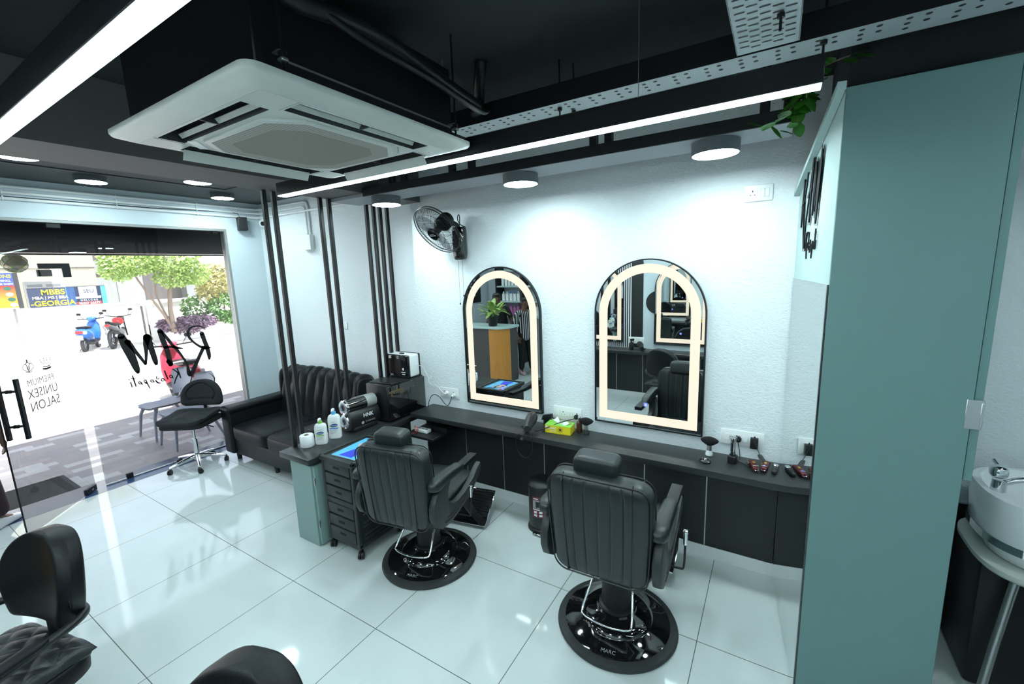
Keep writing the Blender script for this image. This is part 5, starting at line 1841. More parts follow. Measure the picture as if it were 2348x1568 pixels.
# four recessed outlets with louvres (k: 0 = +y, 1 = -x, 2 = -y, 3 = +x)
for k in range(4):
    a = k * PI / 2
    b = MB(); b.T = Matrix.Rotation(a, 4, 'Z')
    x0, x1, y0, y1, z0, z1 = -0.28, 0.28, 0.308, 0.392, 0.0042, 0.060
    b._put([(x0, y0, z0), (x1, y0, z0), (x1, y1, z0), (x0, y1, z0), (x0, y0, z1), (x1, y0, z1), (x1, y1, z1), (x0, y1, z1)],
           [(4, 5, 6, 7), (0, 1, 5, 4), (1, 2, 6, 5), (2, 3, 7, 6), (3, 0, 4, 7)])
    b.box(-0.004, 0.004, 0.312, 0.388, 0.012, 0.058)
    v = b.build('outlet', 'acdark', t, smooth=False)
    b = MB()
    if k in (0, 1):
        b.T = Matrix.Rotation(a, 4, 'Z') @ Matrix.Translation((0, 0.386, 0.006)) @ Matrix.Rotation(math.radians(-62), 4, 'X')
        b.box(-0.270, 0.270, -0.002, 0.040, -0.003, 0.0, 0.001, 1)
    else:
        b.T = Matrix.Rotation(a, 4, 'Z') @ Matrix.Translation((0, 0.326, 0.022)) @ Matrix.Rotation(math.radians(50), 4, 'X')
        b.box(-0.265, 0.265, -0.010, 0.008, -0.002, 0.002, 0.001, 1)
    b.build('louvre', 'acwhite', v)
    b = MB(); b.T = Matrix.Rotation(a, 4, 'Z')
    b.box(0.288, 0.2895, 0.30, 0.40, 0.0028, 0.0045)
    b.build('corner_joint', 'greyink', t, smooth=False)
# intake grille with cut corners
oct_ = [(-0.19, -0.285), (0.19, -0.285), (0.285, -0.19), (0.285, 0.19), (0.19, 0.285), (-0.19, 0.285), (-0.285, 0.19), (-0.285, -0.19)]
b = MB()
b.prism([(x * 1.0, y * 1.0) for x, y in oct_], -0.004, 0.006, 'xy', bev=0.003)
gr = b.build('intake_frame', 'acwhite', t)
b = MB(); b.prism([(x * 0.93, y * 0.93) for x, y in oct_], -0.0052, -0.0035, 'xy'); b.build('intake_grille', 'acgrille', gr, smooth=False)
b = MB(); b.prism([(x * 0.72, y * 0.74) for x, y in oct_], -0.0058, -0.0048, 'xy'); b.build('intake_filter', stripe_mat('dusty intake filter', (0.26, 0.245, 0.21), (0.23, 0.215, 0.185), 0, 0.010, 0.7), gr, smooth=False)
b = MB(); b.box(-0.06, 0.06, -0.312, -0.300, 0.0015, 0.0035); b.T = Matrix.Rotation(math.radians(-45), 4, 'Z')
b.bm.clear()
b.T = Matrix.Rotation(math.radians(-45), 4, 'Z')
b.box(-0.02, 0.05, 0.352, 0.358, 0.0020, 0.0036)
b._put([(-0.035, 0.350, 0.0028), (-0.025, 0.350, 0.0028), (-0.030, 0.360, 0.0028)], [(0, 1, 2)])
b.build('maker_badge', 'greyink', t, smooth=False)
b = MB(); b.T = Matrix.Rotation(math.radians(135), 4, 'Z'); b.box(-0.05, 0.05, 0.365, 0.395, 0.0015, 0.0036); b.build('receiver', 'white', t, smooth=False)
b = MB(); b.box(-0.415, 0.415, -0.415, 0.415, 0.045, 0.33, 0.004, 1); body = b.build('casing', 'blackmetal', t)
b = MB()
b.box(0.4155, 0.418, -0.32, 0.40, 0.095, 0.101); b.box(0.4155, 0.418, -0.32, 0.40, 0.065, 0.070)
b.build('casing_seam', 'silver', body, smooth=False)
for x, y in ((-0.455, -0.36), (0.455, -0.36), (0.455, 0.385), (-0.455, 0.385)):
    b = MB(); b.cyl((x, y, 0.06), (x, y, ZC - 2.513), 0.004, n=8); b.cyl((x, y, 0.085), (x, y, 0.10), 0.011, n=6); rd = b.build('threaded_rod', 'blackmetal', t)
    b = MB(); b.box(min(x, x * 0.93), max(x, x * 0.93), y - 0.010, y + 0.014, 0.10, 0.104); b.box(x - 0.012, x + 0.012, y - 0.010, y + 0.010, 0.075, 0.084, 0.002, 1); b.build('hanger_lug', 'silver', rd)
# insulated pipes from the unit to the tray
b = MB()
b.tube([(3.86, -0.72, 2.86), (3.90, -0.62, 2.74), (3.915, -0.50, 2.755), (3.91, -0.29, 2.775), (3.915, -0.11, 2.745), (3.915, 0.07, 2.722), (3.88, 0.28, 2.73), (3.76, 0.47, 2.80), (3.66, 0.56, 2.80)], 0.026, 12, smooth=2)
b.tube([(3.89, -0.70, 2.82), (3.935, -0.45, 2.715), (3.945, -0.11, 2.705), (3.945, 0.09, 2.682), (3.90, 0.30, 2.70), (3.80, 0.49, 2.785)], 0.012, 10, smooth=2)
b.tube([(3.76, 0.47, 2.83), (3.80, 0.42, 2.87), (3.84, 0.38, 2.91), (3.85, 0.37, 2.95)], 0.028, 10, smooth=1)
tag(b.build('insulated_pipes', 'blackmetal', sharp=80), 'black insulated pipes running over the air conditioner to the cable tray', 'pipe')

# ================================================================ CONDUITS, SPEAKER, CAMERA
for k, (z, l) in enumerate(((2.855, 'white conduit along the shopfront wall, highest of three'), (2.805, 'white conduit along the shopfront wall, middle of three'), (2.755, 'white conduit along the shopfront wall, lowest of three'))):
    t = thing('conduit', l, 'conduit', (0, 0, 0), 0, 'white conduits round the front walls')
    xd = 0.46 - 0.05 * k
    x0, y0 = XW + 0.014, YB - 0.014
    pts = [(x0, -3.0, z), (x0, 1.60 - 0.02 * k, z), (x0 + 0.01, 1.70, z), (x0 + 0.06, y0, z), (xd - 0.06, y0, z), (xd - 0.015, y0, z - 0.015), (xd, y0, z - 0.06), (xd, y0, 2.49)]
    if k == 2:
        pts = pts[:5] + [(1.70, y0, z)]
    b = MB(); b.tube(pts, 0.0135, 12)
    p = b.build('pipe', 'white', t, sharp=80)
    b = MB()
    for y in (-1.2, -0.4, 0.35, 1.05, 1.5):
        b.box(XW + 0.0005, XW + 0.030, y - 0.006, y + 0.006, z - 0.019, z + 0.019, 0.003, 1)
    b.build('clips', 'white', p)
t = thing('junction_box', 'white square junction box on the sofa wall where two conduits end', 'junction box', (0.425, YB, 2.392))
b = MB(); b.box(-0.085, 0.085, -0.06, -0.001, -0.075, 0.085, 0.004, 2); b.build('case', 'white', t)
b = MB(); b.box(-0.088, 0.088, -0.066, -0.058, -0.078, 0.088, 0.004, 2); b.build('lid', 'white', t)
b = MB()
x0 = XW + 0.018
b.tube([(x0, -2.0, 2.78), (x0 + 0.004, -0.3, 2.77), (x0 + 0.004, 0.6, 2.775), (x0, 1.40, 2.80), (x0 + 0.01, 1.48, 2.79), (x0 + 0.03, 1.50, 2.71)], 0.0035, 6)
tag(b.build('speaker_cable', 'piping', sharp=80), 'thin dark cable strung along the conduits to the speaker', 'cable')
t = thing('speaker', 'small black wall speaker above the glass front corner', 'speaker', (XW, 1.515, 2.665))
b = MB(); b.T = Matrix.Rotation(math.radians(-12), 4, 'Z'); b.box(0.012, 0.105, -0.048, 0.048, -0.075, 0.08, 0.006, 2); b.build('cabinet', 'plastic', t)
b = MB(); b.T = Matrix.Rotation(math.radians(-12), 4, 'Z'); b.box(0.104, 0.109, -0.043, 0.043, -0.07, 0.075, 0.004, 2); b.build('grille', mat('speaker cloth', (0.02, 0.022, 0.024), 0.95, bump=0.3, bscale=500), t)
b = MB(); b.box(0.0, 0.02, -0.015, 0.015, -0.02, 0.02); b.build('bracket', 'plastic', t)
t = thing('security_camera', 'white dome security camera in the wall corner beside the speaker', 'security camera', (-0.44, YB - 0.02, 2.685))
dc = Vector((0.70, -0.70, -0.18)).normalized()
b = MB(); b.T = dc.to_track_quat('Z', 'Y').to_matrix().to_4x4(); b.lathe([(0.001, -0.03), (0.05, -0.03), (0.058, 0.0), (0.055, 0.03), (0.040, 0.052), (0.025, 0.058)], 36); b.build('housing', 'white', t)
b = MB(); b.T = dc.to_track_quat('Z', 'Y').to_matrix().to_4x4(); b.lathe([(0.027, 0.057), (0.022, 0.064), (0.001, 0.066)], 28); b.build('lens', 'gloss', t)
b = MB(); b.tube([(0, 0.018, 0.0), (-0.02, 0.0, 0.0), (-0.01, -0.01, 0.0)], 0.016, 10); b.build('mount', 'white', t)

# ================================================================ TRAILING PLANT BY THE PARTITION
def leaf(b, p, d, up, L, W, m=0, curl=0.15):
    d = Vector(d).normalized()
    up = Vector(up)
    s = d.cross(up)
    if s.length < 1e-4:
        s = d.orthogonal()
    s.normalize()
    n = s.cross(d)
    p = Vector(p)
    pts = []
    for f, w in ((0, 0.02), (0.2, 0.32), (0.45, 0.5), (0.7, 0.42), (0.9, 0.2), (1.0, 0.01)):
        c = p + d * L * f - n * curl * L * f * f
        pts.append((c + s * W * w - n * 0.08 * W, c, c - s * W * w - n * 0.08 * W))
    vs = [q for r in pts for q in r]
    fs = []
    for i in range(len(pts) - 1):
        a = i * 3
        fs += [(a, a + 1, a + 4, a + 3), (a + 1, a + 2, a + 5, a + 4)]
    b._put(vs, fs, m)
t = thing('trailing_plant', 'green leafy trailing plant over the soffit end beside the green partition', 'plant', (5.10, 0.93, 2.655))
rnd = random.Random(3)
stems = [[(0.0, 0.06, 0.0), (0.0, -0.02, 0.04), (-0.01, -0.07, 0.0), (-0.05, -0.09, -0.05), (-0.09, -0.10, -0.08), (-0.13, -0.11, -0.10)],
         [(0.0, 0.08, 0.0), (0.02, 0.0, 0.06), (0.04, -0.06, 0.10), (0.09, -0.1, 0.11), (0.2, -0.12, 0.12)],
         [(0.0, 0.05, 0.0), (-0.01, -0.03, 0.06), (-0.01, -0.05, 0.03), (0.0, -0.08, -0.05), (-0.02, -0.09, -0.13)],
         [(0.0, 0.05, 0.0), (0.0, -0.03, 0.05), (0.02, -0.07, 0.05), (0.02, -0.09, 0.0)]]
b = MB()
for s in stems:
    b.tube(s, 0.003, 6, smooth=2)
b.build('stems', 'bark', t, sharp=80)
b = MB()
for s in stems:
    P = [Vector(p) for p in s]
    for k in range(14):
        f = k / 13 * (len(P) - 1)
        i = min(int(f), len(P) - 2)
        p = P[i].lerp(P[i + 1], f - i)
        leaf(b, p, (rnd.uniform(-1, 1), rnd.uniform(-1, 0.1), rnd.uniform(-0.8, 0.4)), (rnd.uniform(-.3, .3), -0.5, 1), rnd.uniform(0.06, 0.085), rnd.uniform(0.04, 0.055))
b.build('leaves', 'leafdark', t, sharp=80)

# ================================================================ WASH BASIN BEYOND THE PARTITION
t = thing('wash_basin', 'white ceramic backwash basin with chrome tap beyond the green partition', 'basin', (6.19, 1.22, 0))
b = MB()
rings = []
for z, k, yk in ((0.70, 0.70, 0.74), (0.72, 0.86, 0.9), (0.80, 0.97, 1.0), (0.96, 1.0, 1.0), (0.985, 0.98, 0.99), (0.985, 0.90, 0.90), (0.93, 0.82, 0.80), (0.84, 0.62, 0.6)):
    rings.append([(0.31 * k * math.copysign(abs(math.cos(u)) ** 0.75, math.cos(u)), 0.27 * yk * math.copysign(abs(math.sin(u)) ** 0.75, math.sin(u)), z) for u in [2 * PI * i / 48 for i in range(48)]])
b.loft(rings)
b.build('bowl', 'ceramic', t, sharp=60)
b = MB()
rings = []
for z, k in ((0.665, 1.0), (0.68, 1.05), (0.70, 1.05), (0.705, 0.9)):
    rings.append([(0.30 * k * math.copysign(abs(math.cos(u)) ** 0.6, math.cos(u)), 0.27 * k * math.copysign(abs(math.sin(u)) ** 0.6, math.sin(u)), z) for u in [2 * PI * i / 48 for i in range(48)]])
b.loft(rings)
b.build('bowl_tray', 'acwhite', t, sharp=60)
b = MB()
rings = []
for z in (0.775, 0.81):
    rings.append([(0.306 * math.copysign(abs(math.cos(u)) ** 0.75, math.cos(u)), 0.267 * math.copysign(abs(math.sin(u)) ** 0.75, math.sin(u)), z) for u in [2 * PI * i / 48 for i in range(48)]])
b.loft(rings, True, False)
b.build('bowl_band', 'chrome', t, sharp=60)
b = MB()
b.cyl((-0.25, -0.04, 0.98), (-0.25, -0.04, 1.03), 0.026, 0.024, 20)
b.tube([(-0.25, -0.04, 1.01), (-0.18, -0.05, 1.055), (-0.06, -0.06, 1.065), (0.02, -0.06, 1.02)], 0.013, 12, smooth=2)
b.super((-0.255, -0.035, 1.065), (0.030, 0.030, 0.030), 0.8, 0.8, 18, 12)
b.tube([(-0.25, -0.03, 1.08), (-0.26, 0.01, 1.10)], 0.008, 8)
b.build('tap', 'chrome', t, sharp=60)
for s in (-1, 1):
    b = MB(); b.tube([(s * 0.17, -0.10, 0.67), (s * 0.22, -0.14, 0.30), (s * 0.26, -0.18, 0.0)], 0.016, 10); b.build('leg', 'silver', t)
b = MB(); b.box(-0.27, 0.27, -0.05, 0.30, 0.0, 0.64, 0.02, 2); b.build('pedestal', 'plastic', t)
t = thing('wash_chair', 'black reclining wash chair in front of the basin, at the right edge', 'wash chair', (6.45, 0.40, 0))
b = MB(); b.super((0, 0.02, 0.36), (0.30, 0.30, 0.10), 0.35, 0.3, 36, 14); b.build('seat', 'leather', t)
b = MB(); b.T = Matrix.Translation((0, 0.30, 0.44)) @ Matrix.Rotation(math.radians(-28), 4, 'X'); b.super((0, 0, 0.14), (0.28, 0.06, 0.19), 0.4, 0.3, 36, 14); b.build('backrest', 'leather', t)
for s in (-1, 1):
    b = MB(); b.box(s * 0.31 - 0.03, s * 0.31 + 0.03, -0.25, 0.25, 0.0, 0.52, 0.02, 3); b.build('side_panel', 'leather2', t)
b = MB(); b.tube([(-0.29, -0.30, 0.30), (-0.29, -0.55, 0.18), (0.29, -0.55, 0.18), (0.29, -0.30, 0.30)], 0.012, 10, smooth=1); b.build('leg_rest', 'chrome', t)

# ================================================================ GLASS FRONT
w1 = bpy.data.objects.new('window_1', None); COL.objects.link(w1); w1.location = (XG, 0, 0); struct(w1)
w1['label'] = 'fixed tinted glass pane of the shopfront with black script lettering'
w1['category'] = 'window'
b = MB(); b.box(-0.006, 0.006, -0.118, 1.312, 0.012, 2.575); b.build('glass_pane', 'glass', w1, smooth=False)
b = MB(); b.box(-0.006, 0.006, -1.742, -0.122, 2.195, 2.575); b.build('transom_glass', 'glass', w1, smooth=False)
b = MB(); b.box(-0.006, 0.006, -1.742, -1.06, 0.012, 2.190); b.build('glass_pane', 'glass', w1, smooth=False)
b = MB(); b.box(-0.012, 0.012, -0.270, -0.062, 2.165, 2.212, 0.003, 1); b.box(-0.012, 0.012, -0.118, -0.062, 2.085, 2.170, 0.003, 1)
b.box(-0.012, 0.012, -0.165, -0.07, 2.53, 2.59, 0.003, 1); b.box(-0.012, 0.012, 1.20, 1.255, 2.545, 2.59, 0.003, 1)
b.build('patch_fitting', 'blackmetal', w1)
b = MB(); b.box(-0.016, 0.016, 0.045, 0.10, 0.002, 0.058, 0.003, 1); b.build('patch_fitting', 'blackmetal', w1)
b = MB(); b.box(-0.010, 0.010, -0.118, 1.312, 0.001, 0.013, 0.001, 1); b.build('bottom_channel', 'silver', w1)
def onpane(u, v, w):
    return (0.0066 + w, u, v)
FAT = lambda S, k: [[(p[0], p[1], p[2] * k) for p in q] for q in S]
b = MB(); b.strokes(FAT(RAM_STROKES, 1.18), onpane, h=0.0); b.build('name_lettering', 'lettering', w1, smooth=False)
b = MB(); b.strokes(FAT(NAME_STROKES, 1.35), onpane, h=0.0)
# registered mark ring with R
ring = [(0.155 + 0.026 * math.cos(2 * PI * k / 24), 1.452 + 0.026 * math.sin(2 * PI * k / 24), 0.005) for k in range(25)]
b.strokes([ring], onpane, h=0.0)
b.strokes([[(0.163, 1.465, 0.005), (0.163, 1.439, 0.005)], [(0.163, 1.464, 0.004), (0.150, 1.460, 0.004), (0.150, 1.452, 0.004), (0.163, 1.451, 0.004)], [(0.158, 1.451, 0.004), (0.147, 1.439, 0.004)]], onpane, h=0.0)
b.build('surname_lettering', 'lettering', w1, smooth=False)

ang = math.atan2(-0.565, 0.580)
d1 = bpy.data.objects.new('door_1', None); COL.objects.link(d1); d1.location = (XG, -0.198, 0); d1.rotation_euler = (0, 0, ang); struct(d1)
d1['label'] = 'open tinted glass door with black bar handles and thin lettering'
d1['category'] = 'door'
b = MB(); b.box(0.0, 0.815, -0.006, 0.006, 0.010, 2.165); b.build('glass_leaf', 'glass', d1, smooth=False)
b = MB(); b.box(0.8152, 0.8168, -0.006, 0.006, 0.010, 2.165); b.build('leaf_edge', 'plastic', d1, smooth=False)
b = MB(); b.box(0.0, 0.135, -0.016, 0.016, 0.004, 0.062, 0.003, 1); b.box(0.05, 0.07, 0.0155, 0.0175, 0.024, 0.04, m=1); b.build('bottom_patch', ['blackmetal', 'silver'], d1)
b = MB(); b.box(0.0, 0.135, -0.016, 0.016, 2.095, 2.155, 0.003, 1); b.build('top_patch', 'blackmetal', d1)
for s in (-1, 1):
    b = MB()
    b.box(0.672, 0.702, s * 0.062 - 0.012, s * 0.062 + 0.012, 0.79, 1.29, 0.002, 1)
    for z in (0.90, 1.19):
        b.cyl((0.687, s * 0.006, z), (0.687, s * 0.055, z), 0.010, n=14)
        b.cyl((0.687, s * 0.006, z), (0.687, s * 0.016, z), 0.015, n=14)
    b.build('handle', 'blackmetal', d1)
for body, z, sz, sp in (('PREMIUM', 1.205, 0.083, 1.0), ('UNISEX', 1.108, 0.112, 1.0), ('SALON', 0.998, 0.118, 1.0)):
    text('door_lettering', body, sz, 'lettering', d1, (0.345, -0.0068, z), (PI / 2, 0, 0), extrude=0.0002, sx=0.86, bold=-0.0004)
def ondoor(u, v, w):
    return (0.345 + u, -0.0068 - w, 1.335 + v)
b = MB()
T_ = 0.006
b.strokes([[(0.10, -0.035, T_), (0.045, 0.0, T_), (0.065, 0.035, T_), (0.09, 0.02, T_), (0.098, -0.03, T_)],
           [(0.10, -0.035, T_), (0.155, 0.0, T_), (0.135, 0.035, T_), (0.11, 0.02, T_), (0.102, -0.03, T_)],
           [(0.075, 0.03, T_), (0.10, 0.05, T_), (0.125, 0.03, T_)], [(0.09, -0.015, T_), (0.088, 0.03, T_)], [(0.11, -0.015, T_), (0.112, 0.03, T_)],
           [(0.065, -0.03, T_), (0.10, -0.042, T_), (0.135, -0.03, T_)], [(0.0995, 0.05, 0.012), (0.1005, 0.066, 0.012)],
           [(0.008, 0.06, 0.003), (0.008, -0.06, 0.003)]], ondoor, h=0)
# second crown with points and band
b.strokes([[(-0.13, -0.04, 0.016), (-0.09, -0.045, 0.018), (-0.05, -0.04, 0.016)], [(-0.128, -0.022, 0.008), (-0.09, -0.027, 0.008), (-0.052, -0.022, 0.008)],
           [(-0.13, -0.015, 0.005), (-0.145, 0.03, 0.005), (-0.115, 0.0, 0.005), (-0.105, 0.035, 0.005), (-0.09, 0.0, 0.005), (-0.075, 0.035, 0.005), (-0.065, 0.0, 0.005), (-0.035, 0.03, 0.005), (-0.05, -0.015, 0.005)],
           [(-0.145, 0.04, 0.010), (-0.144, 0.042, 0.010)], [(-0.105, 0.046, 0.010), (-0.104, 0.048, 0.010)], [(-0.075, 0.046, 0.010), (-0.074, 0.048, 0.010)], [(-0.035, 0.04, 0.010), (-0.034, 0.042, 0.010)]], ondoor, h=0)
b.build('door_crowns', 'lettering', d1, smooth=False)

# ================================================================ OUTSIDE
ZR = -0.15
o = MB().box(-60, -3.35, -40, 40, -0.4, ZR).build('road', 'road', smooth=False); struct(o)
o = MB().box(-3.35, -0.75, -9, 12, -0.4, -0.03).build('platform', 'paver', smooth=False); struct(o)
# unseen blocks, added to keep sun and sky off platform and room
o = MB().box(-2.75, -0.73, -9, 12, 2.98, 3.12).box(-0.73, 9.0, -9, 12, 3.12, 6.0).build('shade_canopy', 'greyrender', smooth=False); struct(o)
o = MB().box(-0.72, -0.50, 1.90, 12, -0.3, 3.12).box(-0.72, -0.5, -9, -3.85, -0.3, 3.12).box(-0.6, 8.4, 1.88, 2.0, -0.3, 3.12).box(8.26, 8.4, -4.0, 2.0, -0.3, 3.12).box(-0.6, 8.4, -4.0, -3.86, -0.3, 3.12).box(2.33, 8.4, -3.9, -2.08, -0.3, 3.0).build('light_seal_wall', 'greyrender', smooth=False); struct(o)
t = thing('shutter_housing', 'dark rolling shutter housing hanging outside above the glass front', 'shutter housing', (-1.22, 0, 2.32))
b = MB(); b.box(0.0, 0.40, -2.6, 2.2, 0.0, 0.62, 0.01, 1); b.build('housing', 'blackmetal', t)
b = MB(); b.box(0.18, 0.22, -2.5, 2.1, -0.012, 0.0); b.build('shutter_edge', 'greyplastic', t, smooth=False)
b = MB(); b.box(-1.45, -0.802, -1.75, -0.24, -0.03, -0.018, 0.003, 1)
for k in range(47):
    b.box(-1.44 + k * 0.0135, -1.433 + k * 0.0135, -1.74, -0.28, -0.018, -0.014)
tag(b.build('doormat', 'matcarpet', smooth=False), 'ribbed dark grey doormat outside the open glass door', 'doormat')

def plastic_chair():
    t = thing('plastic_chair', 'blue grey plastic chair on the platform outside, nearer the glass', 'chair', (-1.27, 0.93, -0.03), 0, 'plastic chairs outside')
    b = MB()
    def seat(a, c):
        u, v = a * 2 - 1, c
        w = 0.21 - 0.03 * v
        x = u * w * (1 - 0.12 * max(0, 0.25 - v) * 4 * abs(u))
        y = -0.26 + 0.44 * v
        z = 0.44 - 0.05 * max(0, 0.2 - v) ** 1.2 * 3 - 0.02 * math.sin(PI * v) + 0.015 * u * u
        return (x, y, z)
    b.grid(seat, 14, 14)
    b.grid(lambda a, c: tuple(Vector(seat(a, c)) + Vector((0, 0, -0.022))), 14, 14)
    b.build('seat', 'bluegrey', t, sharp=80)
    b = MB()
    def back(a, c):
        u, v = a * 2 - 1, c
        w = (0.10 + 0.17 * math.sin(PI * (0.15 + 0.85 * v) * 0.62)) * (1 if v < 0.8 else math.sqrt(max(0.02, 1 - ((v - 0.8) / 0.2) ** 2)))
        return (u * w, 0.22 + 0.09 * v - 0.07 * u * u * 1.0, 0.50 + 0.36 * v)
    b.grid(back, 18, 16)
    b.grid(lambda a, c: tuple(Vector(back(a, c)) + Vector((0, 0.014, 0))), 18, 16)
    b.tube([(-0.09, 0.16, 0.43), (-0.09, 0.215, 0.47), (-0.09, 0.23, 0.56)], 0.018, 8)
    b.tube([(0.09, 0.16, 0.43), (0.09, 0.215, 0.47), (0.09, 0.23, 0.56)], 0.018, 8)
    b.build('backrest', 'bluegrey', t, sharp=80)
    for sx in (-1, 1):
        b = MB(); b.tube([(sx * 0.16, -0.19, 0.42), (sx * 0.195, -0.235, 0.30), (sx * 0.225, -0.27, 0.0)], [0.026, 0.020, 0.014], 8); b.build('leg', 'bluegrey', t, sharp=80)
        b = MB(); b.tube([(sx * 0.15, 0.13, 0.42), (sx * 0.18, 0.19, 0.28), (sx * 0.215, 0.28, 0.0)], [0.026, 0.020, 0.014], 8); b.build('leg', 'bluegrey', t, sharp=80)
    return t
pc = plastic_chair()
dup(pc, (-1.93, 0.94, -0.03), 0.05, 'blue grey plastic chair on the platform outside, farther from the glass')

def wheel(parent, c, r, w, name='wheel'):
    b = MB()
    b.tube([(c[0] + r * math.cos(2 * PI * k / 36), c[1], c[2] + r * math.sin(2 * PI * k / 36)) for k in range(36)], w, 10, True)
    o = b.build(name, 'rubber', parent, sharp=80)
    b = MB()
    b.cyl((c[0], c[1] - w * 0.7, c[2]), (c[0], c[1] + w * 0.7, c[2]), r * 0.28, n=18)
    for k in range(6):
        a = 2 * PI * k / 6
        b.tube([(c[0], c[1], c[2]), (c[0] + r * 0.95 * math.cos(a), c[1], c[2] + r * 0.95 * math.sin(a))], 0.012, 6)
    b.build('rim', 'silver', o, sharp=80)
    return o

def ring_loft(b, sects, n=20, e=0.7):
    """sects: (x, zc, half width, half height) along the bike"""
    rings = []
    for x, zc, w, h in sects:
        rings.append([(x, w * math.copysign(abs(math.cos(u)) ** e, math.cos(u)), zc + h * math.copysign(abs(math.sin(u)) ** e, math.sin(u))) for u in [2 * PI * i / n for i in range(n)]])
    b.loft(rings)

def scooter(name, label, loc, rz, paint, lampm):
    """nose towards +x"""
    t = thing(name, label, 'scooter', loc, rz)
    wheel(t, (0.62, 0, 0.22), 0.19, 0.045, 'front_wheel')
    wheel(t, (-0.58, 0, 0.22), 0.19, 0.050, 'rear_wheel')
    b = MB(); ring_loft(b, [(-0.86, 0.70, 0.05, 0.05), (-0.78, 0.66, 0.13, 0.11), (-0.55, 0.58, 0.19, 0.17), (-0.25, 0.52, 0.17, 0.18), (-0.05, 0.42, 0.13, 0.14)]); b.build('rear_body', paint, t, sharp=60)
    b = MB(); ring_loft(b, [(-0.12, 0.28, 0.14, 0.05), (0.20, 0.26, 0.16, 0.045), (0.40, 0.30, 0.15, 0.06)]); b.build('floorboard', 'plastic', t, sharp=60)
    b = MB(); ring_loft(b, [(0.34, 0.34, 0.16, 0.08), (0.40, 0.55, 0.19, 0.16), (0.46, 0.74, 0.17, 0.16), (0.50, 0.90, 0.10, 0.06)]); b.build('leg_shield', paint, t, sharp=60)
    b = MB(); ring_loft(b, [(0.40, 0.42, 0.05, 0.04), (0.60, 0.46, 0.075, 0.05), (0.80, 0.38, 0.06, 0.04)]); b.build('front_mudguard', paint, t, sharp=60)
    b = MB(); ring_loft(b, [(-0.72, 0.80, 0.10, 0.03), (-0.5, 0.78, 0.15, 0.05), (-0.1, 0.75, 0.13, 0.05), (0.0, 0.72, 0.08, 0.03)]); b.build('seat', 'leather2', t, sharp=60)
    b = MB(); ring_loft(b, [(0.36, 0.98, 0.06, 0.05), (0.44, 1.00, 0.13, 0.075), (0.56, 0.96, 0.07, 0.06)]); hb = b.build('handlebar_cowl', paint, t, sharp=60)
    b = MB(); b.tube([(0.36, -0.34, 1.02), (0.42, -0.12, 1.0), (0.42, 0.12, 1.0), (0.36, 0.34, 1.02)], 0.016, 8); b.build('handlebar', 'plastic', hb, sharp=80)
    for s in (-1, 1):
        b = MB(); b.tube([(0.40, s * 0.2, 1.02), (0.38, s * 0.27, 1.14)], 0.006, 6); b.super((0.37, s * 0.29, 1.17), (0.012, 0.06, 0.04), 0.7, 0.7, 16, 10); b.build('mirror', 'plastic', hb, sharp=80)
    b = MB(); b.super((-0.85, 0, 0.66), (0.035, 0.10, 0.05), 0.6, 0.6, 20, 10); b.build('tail_lamp', lampm, t)
    b = MB()
    for s in (-1, 1):
        b.super((-0.80, s * 0.13, 0.64), (0.05, 0.045, 0.05), 0.6, 0.6, 16, 10)
    b.build('indicator', 'whiteink', t)
    b = MB(); b.tube([(-0.45, -0.17, 0.80), (-0.80, -0.14, 0.86), (-0.88, 0.0, 0.87), (-0.80, 0.14, 0.86), (-0.45, 0.17, 0.80)], 0.012, 8, smooth=1); b.build('grab_rail', 'chrome', t, sharp=80)
    b = MB(); b.box(-0.93, -0.92, -0.10, 0.10, 0.42, 0.54); b.box(-0.92, -0.80, -0.06, 0.06, 0.50, 0.56); b.build('number_plate', 'paper', t, smooth=False)
    b = MB(); b.tube([(-0.2, -0.17, 0.24), (-0.5, -0.18, 0.24), (-0.8, -0.18, 0.30)], [0.03, 0.045, 0.05], 10); b.build('exhaust', 'plastic', t, sharp=80)
    b = MB(); b.tube([(-0.1, 0.1, 0.2), (-0.12, 0.28, -0.0)], 0.012, 6); b.build('side_stand', 'blackmetal', t)
    return t
scooter('scooter', 'red scooter parked on the road just beyond the platform, behind the plastic chairs', (-4.05, 1.92, ZR), math.radians(172), 'scooterred', 'red')
scooter('scooter', 'blue scooter parked far away by the white compound wall', (-14.6, 3.42, ZR), math.radians(150), 'bikeblue', 'red')
t = thing('motorbike', 'dark grey and red motorbike parked beside the blue scooter by the compound wall', 'motorbike', (-14.5, 4.12, ZR), math.radians(150))
wheel(t, (0.68, 0, 0.30), 0.27, 0.045, 'front_wheel')
wheel(t, (-0.66, 0, 0.30), 0.27, 0.055, 'rear_wheel')
b = MB(); ring_loft(b, [(0.05, 0.80, 0.08, 0.06), (0.2, 0.86, 0.15, 0.13), (0.42, 0.84, 0.12, 0.10)]); b.build('tank', 'red', t, sharp=60)
b = MB(); ring_loft(b, [(-0.85, 0.90, 0.06, 0.04), (-0.5, 0.80, 0.13, 0.06), (0.0, 0.76, 0.13, 0.05)]); b.build('seat', 'leather2', t, sharp=60)
b = MB(); ring_loft(b, [(-0.92, 0.82, 0.06, 0.05), (-0.6, 0.70, 0.12, 0.09), (-0.2, 0.62, 0.10, 0.10)]); b.build('tail', 'bikegrey', t, sharp=60)
b = MB(); ring_loft(b, [(-0.2, 0.40, 0.14, 0.14), (0.1, 0.40, 0.17, 0.18), (0.32, 0.45, 0.12, 0.14)]); b.build('engine', 'bikegrey', t, sharp=60)
